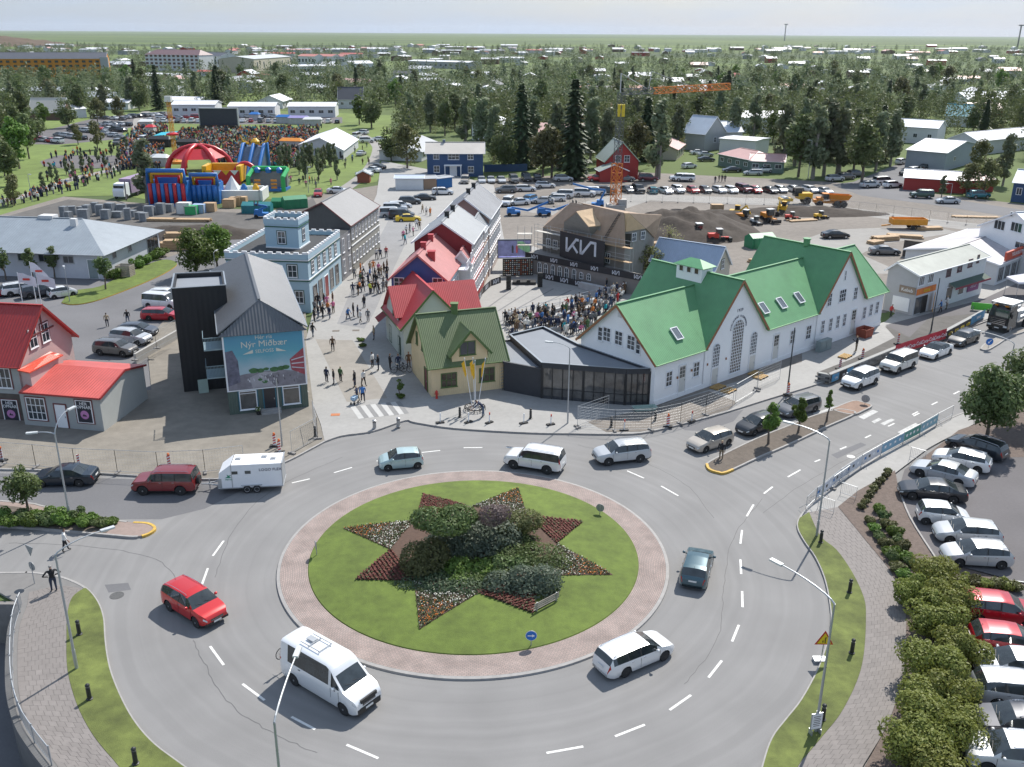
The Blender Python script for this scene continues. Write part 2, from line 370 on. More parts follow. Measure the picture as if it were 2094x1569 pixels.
DASH=[((457.5,1106),(435,1137)),((425,1162),(412.5,1196.7)),((429.6,1321.6),(457.5,1360)),((496,1398.7),(541,1432)),((596,1466),(644.7,1491.6)),((597,987.7),(633.4,979.4)),((708.7,1523),(773.7,1550.8)),((1117.5,1540),(1192.8,1526.6)),((1257.8,1505.8),(1318.7,1482)),((1369.3,1452),(1413,1421.5)),((1448.8,1385.7),(1476,1351)),((1497,1312),(1511,1278)),((1518.5,1241.8),(1517.5,1209)),((1515.7,1174),(1514,1144)),((1514,1112),(1517.5,1084)),((1527,1056),(1541,1032)),((683,966.8),(720,956)),((770,943),(787.7,940)),((862,925.5),(900,921.3)),((948,915.7),(986.5,915.3)),((1034,914.8),(1073,916.7)),((1282.4,963),(1317,978)),((1352,994),(1387,1014)),((1562,1009.5),(1580,995.6)),((1611,975.6),(1637,960.8)),((1666,944.5),(1677,940)),((1717.7,919),(1731,913.4)),((1769,895.7),(1781,889.7)),((1816,872),(1829,866)),((1865.4,848),(1877,842)),((1905,828),(1917,822)),((1950,806),(1962,800)),((1868,851),(1880,845))]
mbd=MB()
for a,b in DASH:
 ribbon([at(*a,.006),at(*b,.006)],-.07,.07,.006,mbd)
mbd.build('lane_dashes',M_WHITEP,kind='stuff')
mbz=MB()
for q in([(1662,845),(1744,821),(1750,826),(1668,851)],[(1755,853),(1785,838),(1796,842),(1766,858)],[(1835,884),(1872,865),(1880,869),(1843,889)],[(1800,866),(1823,856),(1830,859),(1808,870)],[(1862,898),(1890,884),(1897,888),(1870,902)],[(1782,862),(1797,855),(1803,858),(1788,866)]):
 mbz.poly(ats(q,.006))
mbz.build('crossing_bars',mat('worn_paint',(.42,.42,.41),.8,var=.35,scale=2.5,det=9),kind='stuff')
for c,r in(((239,1218),.42),((1740,934),.34)):
 mb=MB();cc=at(*c);mb.lathe((cc.x,cc.y,0),[(r,0),(r,.012),(r*.9,.012),(r*.88,.007)],20)
 o=mb.build('manhole_cover',mat('cast_iron',(.10,.10,.10)if r>.4 else(.1,.1,.1),.7,.3,var=.3,scale=9)if r>.4 else mat('worn_iron',(.42,.42,.42),.7,.3,var=.2,scale=9));tag(o,'round iron manhole cover in the asphalt left of the roundabout' if r>.4 else 'pale round manhole cover on the right-hand road','manhole cover')
# pavements (raised) --------
NK=[(-500,962),(0,962),(110,966),(200,970),(330,978),(440,982),(520,972),(590,944),(640,918),(664,905)]
NK2=[(664,905),(700,893),(762,884),(828,862),(850,866),(930,878),(1080,887),(1180,889),(1250,890),(1310,888),(1376,874),(1445,856),(1494,842),(1570,818),(1640,797),(1672,787),(1700,778),(1830,729),(1930,695),(2020,655),(2094,630),(2900,330)]
nk=cpt(NK);nk2=cpt(NK2)
slab('sand_forecourt',nk+ats([(655,870),(640,832),(625,640),(350,640),(300,700),(310,800),(0,800),(-500,800)]),.12,[M_SAND,KRB])
slab('pavement',nk2+ats([(2900,240),(2094,560),(1880,600),(1810,660),(1340,800),(1300,780),(1230,690),(1310,600),(1210,555),(1090,505),(1040,540),(1010,380),(890,350),(780,330),(770,400),(700,560),(640,640),(625,700),(641,832),(656,870)]),.124,[M_PAVE,KRB])
kerb('kerb_stone',nk,.16,.145);kerb('kerb_stone',nk2[:100],.16,.15)
def sheet(name,px,z,m,kind='structure'):
 mb=MB();tess(mb,ats(px,z));return mb.build(name,m,kind=kind)
sheet('gravel_verge',[(1240,884),(1310,883),(1376,870),(1445,851),(1490,838),(1508,822),(1450,800),(1335,834),(1250,852),(1200,862)],.129,M_GRAVEL)
sheet('gravel_verge',[(1335,834),(1440,800),(1570,762),(1640,740),(1640,722),(1540,752),(1400,800),(1340,822)],.133,M_GRAVEL)
sheet('gravel_verge',[(1672,778),(1700,770),(1830,722),(1930,688),(2010,645),(2010,640),(1925,640),(1810,668),(1830,690),(1740,735),(1670,762)],.129,M_GRAVEL_D)
sheet('footway',[(1810,665),(2010,612),(2100,570),(2900,250),(2900,322),(2094,620),(2010,640),(1900,650),(1860,690)],.131,M_ASPH3)
sheet('street_inset',[(645,694),(721,696),(792,814),(709,822)],.128,M_PAVE_S)
sheet('street_paving',[(689,662),(745,672),(765,640),(800,560),(838,480),(850,440),(800,440),(758,520),(715,600)],.128,M_PAVE_M)
mbz=MB()
for i in range(5):
 x=716+i*20.5;y=832-i*2.2
 mbz.poly(ats([(x,y),(x+10.5,y-1.5),(x+29,y+23),(x+18,y+25)],.131),0)
mbz.build('crossing_bars',mat('zebra_slab',(.42,.42,.41),.8,var=.08),kind='stuff')
mbz=MB()
for i in range(5):
 x=726.5+i*20.5;y=830.5-i*2.2
 mbz.poly(ats([(x,y),(x+9.5,y-1),(x+28,y+23.5),(x+18.5,y+25)],.131),0)
mbz.build('crossing_gaps',mat('zebra_dark',(.20,.20,.20),.8,var=.08),kind='stuff')
for px in((686,851),(687,679),(728,678)):
 mb=MB();c=at(*px);mb.box((c.x,c.y,.135),(.8,.55,.014),.1);tag(mb.build('drain_cover',mat('rust_orange',(.42,.15,.06),.8,var=.3,scale=8)if px[1]>800 else mat('drain_iron',(.14,.12,.10),.8,var=.3,scale=8)),'orange square cover plate in the pale paving by the billboard house' if px[1]>800 else '%s rusty drain cover where the street meets the sandy inset'%('left' if px[0]<700 else 'right'),'cover')
mbz=MB()
for i in range(9):
 a=at(985+i*33,640-i*1.5);b=at(1060+i*36,586+i*3.2);ribbon([a,b],-.12,.12,.129,mbz)
mbz.build('plaza_bands',mat('dark_band',(.16,.16,.165),.8),kind='stuff')
for q in([(1385,868),(1440,856),(1520,838),(1500,862),(1440,882),(1400,880)],[(214,1196),(262,1192),(268,1206),(222,1212)],[(1700,930),(1760,905),(1772,910),(1712,938)]):sheet('road_patch',q,.003,M_ASPH2)
mb=MB()
for pl_ in([(395,1310),(425,1370),(470,1440),(560,1500),(650,1540)],[(1560,1020),(1500,1100),(1480,1200),(1470,1300),(1400,1400)],[(1180,910),(1300,940),(1400,990),(1460,1060)],[(20,1110),(200,1120),(330,1150),(380,1230)],[(700,935),(560,1000),(480,1080),(440,1180)],[(1950,830),(1800,905),(1650,985),(1560,1050)]):
 P_=cpt(pl_,.005,9);P_=[p+V3((RU(-.06,.06),RU(-.06,.06),0))for p in P_];ribbon(P_,-.018,.018,.005,mb)
mb.build('tar_seams',mat('tar',(.09,.09,.092),.7,var=.3,scale=2),kind='stuff')
RK=[(2900,560),(2094,790),(1990,838),(1951,854),(1909.6,875),(1812,926),(1719,988.6),(1682,1019),(1647,1046.7),(1633,1067.6),(1633,1086),(1647,1111.7),(1668,1142),(1686.6,1183.7),(1698,1234.8),(1700.5,1276.6),(1691,1323),(1672.7,1374),(1640,1434.5),(1607.7,1476),(1580,1513.5),(1561,1569),(1530,1700)]
GR_IN=[(1654,1051),(1677,1100),(1710,1128),(1742,1174),(1765.6,1225.5),(1770,1267),(1765.6,1341.6),(1751.6,1397),(1719,1462),(1682,1508.8),(1647,1550.6),(1633,1569),(1560,1700)]
PA_R=[(1714.5,1039.7),(1756,1081.5),(1789,1128),(1816.7,1165),(1840,1207),(1851.5,1258),(1851.5,1351),(1837.6,1420.6),(1812,1490),(1779.5,1546),(1762,1575),(1700,1700)]
rk,gi,pr=cpt(RK),cpt(GR_IN),cpt(PA_R)
k0=8*4
slab('pavement',rk+ats([(1700,1700)])+pr[::-1]+ats([(1760,1000),(1830,960),(1940,895),(2094,820),(2900,600)]),.12,[mat('asphalt_path',(.17,.165,.16),.9,var=.12,scale=2,det=8),KRB])
kerb('kerb_stone',rk,.15,.14)
slab('grass_strip',rk[k0+3:]+gi[::-1],.15,M_GRASS_DRY,zb=.1)
sheet('light_paving',[(1647,1046),(1682,1018),(1812,926),(1951,854),(1990,838),(1990,868),(1900,915),(1830,968),(1755,1005),(1714,1040),(1700,1062),(1660,1055)],.128,M_PAVE)
def slab_path(name,left,right,z,n_keep,m,nu,label=None):
 base=MB();L_,R_=left,right
 def resample(P,n):
  d=[0]
  for i in range(1,len(P)):d.append(d[-1]+(P[i]-P[i-1]).length)
  out=[];j=0
  for k in range(n):
   t=d[-1]*k/(n-1)
   while j<len(P)-2 and d[j+1]<t:j+=1
   out.append(P[j].lerp(P[j+1],(t-d[j])/max(1e-6,d[j+1]-d[j])))
  return out
 ln=sum((L_[i+1]-L_[i]).length for i in range(len(L_)-1));nv=int(ln/.42)
 A,B=resample(L_,nv),resample(R_,nv)
 root=MB();tess(root,[V3((p.x,p.y,z))for p in A]+[V3((p.x,p.y,z))for p in B[::-1]])
 ro=root.build(name,mat('joint_sand',(.105,.098,.09),.95));ro['kind']='structure'
 cells=[]
 for i in range(nv-1):
  for j in range(nu):
   off=.5 if i%2 else 0
   a,b=(j+off)/nu,(j+1+off)/nu
   if b>1:b=1
   if i%2 and j==0:a=0
   if a>=1:continue
   g_=.006
   q=[A[i].lerp(B[i],a+g_/2),A[i].lerp(B[i],b-g_/2),A[i+1].lerp(B[i+1],b-g_/2),A[i+1].lerp(B[i+1],a+g_/2)]
   c=sum(q,V3())/4;q=[c+(p-c)*.985 for p in q];cells.append((c.length,q))
 cells.sort(key=lambda t:t[0])
 cells=[c for c in cells if c[0]>34]
 rest=MB()
 for k,(_,q)in enumerate(cells):
  h=z+.007+RU(-.003,.003);tgt=MB()if k<n_keep else rest
  tgt.prism([(p.x,p.y)for p in q],z-.0,h)
  if k<n_keep:tgt.build('paving_slab',m,ro)
 if rest.f:o=rest.build('paving_slabs',m,ro,kind='stuff')
 return ro
M_SLAB=mat('path_slab',(.20,.182,.172),.9,var=.10,scale=2.5,det=8,rand=.05)
slab_path('slab_path',gi,pr,.126,290,M_SLAB,7)
sheet('planting_bed',[(1714,1036),(1755,1003),(1830,962),(1838,1000),(1860,1060),(1912,1146),(2094,1195),(2094,1235),(1979,1250),(2001,1351),(1990,1445),(1967,1570),(1900,1800),(1700,1750),(1764,1575),(1812,1490),(1840,1420),(1853,1351),(1853,1258),(1842,1207),(1816,1160)],.16,mat('bark_mulch',(.13,.10,.085),.95,var=.3,scale=4,det=9,bump=.6,bscale=8))
sheet('car_park_surface',[(1838,1000),(1850,960),(1960,885),(2400,780),(2900,1100),(2094,1192),(1914,1146),(1862,1063)],.165,M_ASPH3)
sheet('car_park_surface',[(1981,1252),(2094,1200),(2900,1110),(2700,1800),(1915,1800),(1969,1569),(1992,1445),(2003,1351)],.165,M_ASPH3)
sheet('tree_bed',[(1870,950),(1960,880),(2090,835),(2500,720),(2500,830),(2094,935),(1990,935)],.17,mat('bark_mulch',None))
kerb('kerb_stone',cpt([(1836,1000),(1860,1063),(1912,1146)]),.12,.24);kerb('kerb_stone',cpt([(1981,1252),(2003,1351),(1992,1445),(1969,1569),(1930,1700)]),.12,.24)
for a,b in(((1994,1522),(2018,1530)),((2063,1186),(2094,1190)),((1990,1300),(2030,1300))):
 mb=MB();ribbon([at(*a,.17),at(*b,.17)],-.05,.05,.17,mb);mb.build('bay_line',M_WHITEP,kind='stuff')
LK=[(-500,1178),(0,1175),(55.7,1174),(102,1179),(139,1188),(176.5,1207),(199.7,1234.8),(211,1267),(213.7,1304.5),(218,1341.6),(227.6,1383),(251,1439),(278.7,1485.6),(316,1527),(371.6,1569),(520,1680)]
LG=[(172,1207),(148.6,1225.5),(139,1258),(137,1304),(139,1374),(158,1444),(186,1499.5),(213.7,1536.7),(241.5,1569),(330,1680)]
lk,lg=cpt(LK),cpt(LG)
tailr=[p for p in railw]
slab('pavement',lk+ats([(330,1900)])+[V3((-17.4,28.2,0))]+railw+ats([(30,1232),(0,1215),(-500,1215)]),.12,[mat('asphalt_path',None),KRB])
kerb('kerb_stone',lk,.15,.14)
slab('grass_strip',lk[5*4:]+lg[::-1],.15,M_GRASS_DRY,zb=.1)
railp=[p+V3((.35,0,0))for p in railw[::-1]]+ats([(150,1640)])
slab_path('slab_path',ats([(60,1215)])+railp,ats([(120,1200)])+lg,.126,180,M_SLAB,7)
def island(px_loop,m,name='traffic_island',z=.15):
 p=cpt(px_loop+[px_loop[0]]);slab(name,p[:-1],z,[m,KRB]);return p
ISL_R=[(1445,951.5),(1450,962),(1468,968.5),(1487,967.7),(1547,940),(1617,909.7),(1691,874.8),(1747,849.3),(1735,842),(1706,841),(1650,858),(1612,874),(1547,900),(1470,937)]
isp=island(ISL_R,M_SOIL);kerb('kerb_stone',isp[10:],.16,.17);kerb('painted_kerb',isp[:14],.2,.175,M_YELP)
isp=island([(1700,840),(1742.6,823),(1765,826),(1782,832.5),(1766,842),(1746,850),(1722,847)],mat('bark_red',(.24,.16,.12),.9,var=.2),z=.156);kerb('kerb_stone',isp,.14,.17)
ISL_L=[(-500,1060),(0,1079),(116,1088),(223,1097),(274,1101),(302,1096),(317,1084),(302,1074),(260,1071),(186,1060),(93,1040),(0,1028),(-500,1000)]
isp=island(ISL_L,mat('island_pave',(.26,.20,.175),.9,var=.15,scale=3));kerb('kerb_stone',isp[:18],.16,.17);kerb('painted_kerb',isp[18:32],.2,.175,M_YELP);kerb('kerb_stone',isp[32:],.16,.17)
sheet('planting_bed',[(-500,1057),(0,1075),(116,1084),(216,1091),(236,1074),(186,1063),(93,1044),(0,1032),(-500,1004)],.16,M_SOIL)
isp=island([(2005,716),(2018,718),(2040,706),(2065,690),(2094,680),(2090,672),(2050,688),(2015,705)],M_PAVE_S);kerb('kerb_stone',isp,.14,.17)
# roundabout island --------
mb=MB();n=160;uvs={}
for i in range(n):
 a0,a1=2*pi*i/n,2*pi*(i+1)/n
 prof=[(R_AP,-.01),(R_AP-.02,.11),(R_AP-.22,.135),(R_GR,.17)]
 for k in range(3):
  (r0,z0),(r1,z1)=prof[k],prof[k+1]
  P=[RC+V3((r*cos(a),r*sin(a),z))for r,z,a in((r0,z0,a0),(r0,z0,a1),(r1,z1,a1),(r1,z1,a0))]
  mb.poly(P,1 if k<2 else 0);mb.uv[len(mb.f)-1]=[(a0*11.8,r0),(a1*11.8,r0),(a1*11.8,r1),(a0*11.8,r1)]
mb.build('roundabout_apron',[M_APRON,KRB],kind='structure')
mb=MB();prof=[(R_GR,.16),(R_GR-.05,.22),(R_GR-1,.34),(8,.52),(5,.75),(2.5,.95),(0,1.0)]
for i in range(n):
 a0,a1=2*pi*i/n,2*pi*(i+1)/n
 for k in range(len(prof)-1):
  (r0,z0),(r1,z1)=prof[k],prof[k+1]
  P=[RC+V3((r*cos(a),r*sin(a),z))for r,z,a in((r0,z0,a0),(r0,z0,a1),(r1,z1,a1),(r1,z1,a0))]
  mb.poly(P if r1>0 else P[:3],0)
mb.build('roundabout_lawn',M_GRASS,kind='structure',smooth=True)
def dome_z(x,y):
 r=hypot(x-RC.x,y-RC.y)
 for(r0,z0),(r1,z1)in zip(prof,prof[1:]):
  if r<=r0 and r>=r1:return z0+(z1-z0)*(r0-r)/(r0-r1)
 return .15
ANG=[radians(72.3-45*i)for i in range(8)];RT=[9.7,8.4,9.35,8.2,9.2,8.2,9.65,8.95];RIN=5.5
sb=MB();M_BED=mat('flower_soil',(.09,.055,.04),.95,var=.3,scale=5,det=8)
def star_pt(r,a,dz=.03):x,y=RC.x+r*cos(a),RC.y+r*sin(a);return V3((x,y,dome_z(x,y)+dz))
beds=[]
for i in range(8):
 a=ANG[i];l,rr=a+radians(22.5),a-radians(22.5)
 T,Lp,Rp=star_pt(RT[i],a),star_pt(RIN,l),star_pt(RIN,rr);beds.append((T,Lp,Rp))
 N_=8
 def pt(u,v):
  b=Lp.lerp(Rp,u);q=b.lerp(T,v);return V3((q.x,q.y,dome_z(q.x,q.y)+.03))
 for s in range(N_):
  for t in range(N_):
   P=[pt(s/N_,t/N_),pt(s/N_,(t+1)/N_),pt((s+1)/N_,(t+1)/N_),pt((s+1)/N_,t/N_)]
   sb.poly(P[::1]if t<N_-1 else[P[0],P[1],P[3]])
ring=[star_pt(r,radians(q),.03)for q in range(0,360,15)for r in(5.5,)]
for q in range(0,360,15):
 for r0,r1 in((5.55,3),(3,.01)):
  sb.poly([star_pt(r0,radians(q)),star_pt(r0,radians(q+15)),star_pt(r1,radians(q+15)),star_pt(r1,radians(q))])
sb.build('star_flower_bed',M_BED,kind='structure')
M_FL=[mat('petal_white',(.72,.70,.62),.7,var=.1),mat('petal_orange',(.62,.20,.03),.7,var=.2),mat('petal_dark_red',(.13,.035,.025),.8,var=.35,scale=6),mat('flower_leaf',(.06,.085,.03),.8,var=.3,scale=6)]
for kind,nm in((0,'white_and_orange_bedding_flowers'),(1,'dark_red_bedding_plants')):
 fb=MB()
 for i,(T,Lp,Rp)in enumerate(beds):
  if i%2!=kind:continue
  for k in range(1500 if kind==0 else 1900):
   u,v=RND.random(),RND.random()
   if u+v>1:u,v=1-u,1-v
   v=min(.97,max(0,v));b=Lp*(1-u-v)+Rp*u+T*v;
   if kind:
    d=(T-(Lp+Rp)/2).normalized();s=(b-Lp).dot(d);s2=round(s/.24)*.24;b+=d*(s2-s)*.55
   z=dome_z(b.x,b.y);h=RU(.07,.16);r=RU(.03,.052)if kind==0 else RU(.05,.085)
   if kind:m_=2 if RND.random()<.85 else 3
   else:
    q=RND.random();m_=(1 if v>.52 else 0)if q<.24 else(0 if q<.28 else 3)
    if v>.35 and v<=.52 and q<.14:m_=1
   c=V3((b.x,b.y,z+h));a=RU(0,6.3)
   P=[c+V3((r*cos(a+q*2.09),r*sin(a+q*2.09),RU(-.03,.03)))for q in range(3)]
   fb.add(P+[V3((b.x,b.y,z+.02))],[(0,1,2),(0,1,3),(1,2,3)],m_)
 fb.build(nm,M_FL,kind='stuff')
# ---- vehicles
def skey(keys,t):
 if t<=keys[0][0]:return keys[0][1]
 for(a,va),(b,vb)in zip(keys,keys[1:]):
  if t<=b:
   u=(t-a)/(b-a);return va+(vb-va)*u
 return keys[-1][1]
M_CARP=mat('car_paint',None,.32,.25,var=0,src='object',coat=.8,spec=.5)
CRG=mat('car_glass',(.040,.050,.055),.04,.25,var=.5,scale=1.2,spec=1)
TRM=mat('car_trim',(.018,.018,.019),.5,var=.1)
M_RIM=mat('alloy_rim',(.40,.41,.43),.35,.8,var=.05)
M_HEADL=mat('headlamp_glass',(.62,.65,.68),.1,.3,var=.2,scale=8)
M_TAILL=mat('tail_lamp',(.38,.012,.010),.2,var=.1)
M_PLATE=mat('plate_white',(.7,.7,.68),.5,var=0)
M_CHROME=mat('chrome',(.6,.6,.62),.15,.9,var=0)
CARS={'small_hatchback':dict(L=3.5,W=1.63,H=1.47,wr=.28,fo=.68,wb=2.34,top=[(0,.62),(.03,.76),(.12,.90),(.22,1.0),(.42,1.42),(.55,1.47),(.80,1.43),(.90,1.35),(.975,.98),(1,.70)],belt=[(0,.60),(.22,.92),(.6,.98),(.9,1.04),(1,.92)],ws=(.22,.42),rw=(.90,.975),B=(.58,),C=.86),'hatchback':dict(L=4.3,W=1.78,H=1.47,wr=.31,fo=.84,wb=2.62,top=[(0,.56),(.025,.72),(.08,.83),(.24,.98),(.43,1.42),(.56,1.47),(.80,1.42),(.88,1.36),(.965,1.0),(.985,.92),(1,.62)],belt=[(0,.58),(.08,.74),(.24,.91),(.6,.97),(.88,1.02),(1,.86)],ws=(.24,.43),rw=(.88,.965),B=(.585,),C=.80),'estate':dict(L=4.7,W=1.82,H=1.48,wr=.32,fo=.88,wb=2.70,top=[(0,.56),(.025,.72),(.08,.83),(.23,.98),(.40,1.42),(.52,1.47),(.85,1.43),(.93,1.36),(.975,1.0),(.985,.9),(1,.6)],belt=[(0,.58),(.08,.74),(.23,.91),(.6,.97),(.9,1.0),(1,.86)],ws=(.23,.40),rw=(.93,.975),B=(.54,),C=.72,rails=1),'saloon':dict(L=4.75,W=1.83,H=1.44,wr=.33,fo=.86,wb=2.84,top=[(0,.54),(.025,.68),(.08,.80),(.25,.95),(.42,1.38),(.54,1.44),(.68,1.40),(.84,1.06),(.96,1.0),(.985,.9),(1,.6)],belt=[(0,.56),(.08,.72),(.25,.89),(.6,.95),(.84,.98),(1,.86)],ws=(.25,.42),rw=(.70,.84),B=(.555,),C=.70),'suv':dict(L=4.62,W=1.86,H=1.68,wr=.36,fo=.88,wb=2.70,top=[(0,.70),(.02,.88),(.07,1.0),(.23,1.12),(.38,1.60),(.50,1.68),(.82,1.64),(.91,1.56),(.97,1.15),(.985,1.05),(1,.7)],belt=[(0,.72),(.07,.88),(.23,1.05),(.6,1.12),(.9,1.18),(1,1.0)],ws=(.23,.38),rw=(.91,.97),B=(.53,),C=.72,rails=1,lift=.06,clad=1),'large_suv':dict(L=4.75,W=1.88,H=1.86,wr=.39,fo=.86,wb=2.79,top=[(0,.80),(.015,1.0),(.05,1.10),(.24,1.20),(.34,1.76),(.42,1.85),(.86,1.84),(.95,1.80),(.985,1.25),(.99,1.15),(1,.75)],belt=[(0,.82),(.05,.95),(.24,1.14),(.6,1.18),(1,1.15)],ws=(.24,.34),rw=(.95,.985),B=(.50,),C=.70,rails=1,lift=.10,clad=1,box=1),'van':dict(L=5.8,W=2.0,H=2.5,wr=.36,fo=.90,wb=3.75,top=[(0,.85),(.01,1.0),(.04,1.15),(.155,1.36),(.265,1.98),(.30,2.26),(.36,2.46),(.95,2.48),(.985,2.40),(.995,1.3),(1,.6)],belt=[(0,.9),(.155,1.26),(.2,1.36),(1,1.36)],ws=(.155,.265),rw=None,B=(.29,),C=.31,box=2,lift=.06),'minibus_small':dict(L=4.8,W=1.9,H=1.95,wr=.33,fo=.85,wb=3.0,top=[(0,.75),(.015,.95),(.05,1.08),(.14,1.22),(.30,1.84),(.36,1.93),(.92,1.93),(.97,1.85),(.985,1.2),(1,.6)],belt=[(0,.8),(.14,1.1),(1,1.14)],ws=(.14,.30),rw=(.97,.985),B=(.46,),C=.66,box=1),}
def car_grid(sp,ns=30):
 L,W,H,wr=sp['L'],sp['W'],sp['H'],sp['wr'];box=sp.get('box',0)
 xf,xr=sp['fo'],sp['fo']+sp['wb'];Ra=wr+.06
 ts=set([i/ns for i in range(ns+1)])|{0,.006,.02,.045,.98,.993,1}
 for xw in(xf,xr):
  for q in(-1,-.92,-.7,-.38,0,.38,.7,.92,1):ts.add((xw+q*Ra)/L)
 marks=[sp['ws'][0],sp['ws'][1],sp['C']-.008,sp['C']+.008]+[b+e for b in sp['B']for e in(-.011,.011)]
 if sp['rw']:marks+=list(sp['rw'])
 ts=sorted(t for t in ts if all(abs(t-m)>.006 for m in marks));ts=sorted(ts+marks)
 lift=sp.get('lift',0);rows=[]
 for t in ts:
  x=t*L;top=skey(sp['top'],t);belt=min(skey(sp['belt'],t),top-.015)
  e=min(t/.16,(1-t)/(.10 if box else .14),1);pw=2.6 if not box else 3.4
  hw=W/2*(1-(.26 if not box else .12)*(1-e)**pw)
  bot=.19+lift+(.13*max(0,1-t/.05)if t<.05 else 0)+(.10*max(0,(t-.95)/.05))
  gh=top-belt;g=min(1,gh/(.45 if box<2 else 1.1));tum=(.20 if not box else .12 if box==1 else .13)
  wg=hw*(.955-tum*g);zg=belt+gh*(.90-.03*(1-g))
  c=[(hw*.80,bot),(hw*.95,bot+.02),(hw*.995,bot+.13),(hw*1.0,(bot+belt)*.5+.03),(hw*.985,belt-.10*min(1,(belt-bot)/.4)),(hw*.95,belt),(wg,zg),(wg*.86,top-.02*g-.004),(wg*.45,top),(0,top+.008)]
  pts=[]
  for k,(yy,z)in enumerate(c):
   za=0
   for xw in(xf,xr):
    dx=abs(x-xw)
    if dx<Ra:za=wr+sqrt(max(0,Ra*Ra-dx*dx))*1.0
   if k<=3 and za>z:z=za+k*.012
   pts.append((L/2-x,yy,z))
  rows.append(pts)
 return ts,rows
def car_cat(sp,t0,t1,j):
 tm=(t0+t1)/2;ws,rw,C=sp['ws'],sp['rw'],sp['C']
 if j in(7,8,6)and ws[0]-1e-6<=t0 and t1<=ws[1]+1e-6 and not(sp.get('box')==2 and j<7):return 'windscreen'
 if rw and j in(7,8,6)and rw[0]-1e-6<=t0 and t1<=rw[1]+1e-6:return 'rear_window'
 endw=(rw[0]-.02)if rw else .93
 if j==5:
  for b in sp['B']:
   if b-.0115<tm<b+.0115:return 'pillar'
  if sp.get('box')==2:
   return 'side_window' if(.20<tm<.285 or(.34<tm<.88))else 'body'
  if C-.0085<tm<C+.0085:return 'pillar'
  lo=ws[0]+(ws[1]-ws[0])*.45
  hi=(rw[1]-(rw[1]-rw[0])*.75)if sp['L']<4.72 or sp.get('box')else rw[0]
  if sp is CARS['saloon']:hi=.755
  if lo<tm<hi:return 'side_window'
 if j in(4,3)and t1<.055+0 and j==4:return 'headlight'
 if j==4 and t0>.955:return 'taillight'
 if j in(5,)and t0>.965 and sp.get('box')!=2:return 'taillight'
 if j in(0,1)and sp.get('clad'):return 'sill'
 if j in(0,):return 'sill'
 b=sp['B'][0]
 if j in(1,2,3,4):
  if ws[0]+.04<tm<b:return 'front_door'
  if b<tm<(sp['fo']+sp['wb'])/sp['L']-.065:return 'rear_door'
 return 'body'
PARTMAT=dict(body='P',windscreen='G',rear_window='G',side_window='G',pillar='T',headlight='H',taillight='L',sill='T',front_door='P',rear_door='P')
def wheel_mb(wr,side,black=False,spokes=5):
 a,r=MB(),MB();w_=.21
 a.lathe((0,0,0),[(wr*.64,-w_/2),(wr*.9,-w_/2),(wr,-w_*.33),(wr,w_*.33),(wr*.9,w_/2),(wr*.64,w_/2)],18,axis='Y')
 y=side*(w_/2-.015)
 r.lathe((0,0,0),[(wr*.66,y),(wr*.66,y+side*.012),(wr*.58,y+side*.012),(wr*.56,y-side*.05)],16,axis='Y')
 for k in range(spokes):
  t=2*pi*k/spokes;d=V3((cos(t),0,sin(t)))
  r.beam(V3((0,y,0))+d*.03,V3((0,y,0))+d*wr*.6,wr*.17,.02,up=(0,1,0))
 r.lathe((0,0,0),[(wr*.17,y),(wr*.15,y+side*.02)],8,axis='Y')
 return a,r
M_DISC=mat('wheel_well',(.012,.012,.012),.9,var=0)
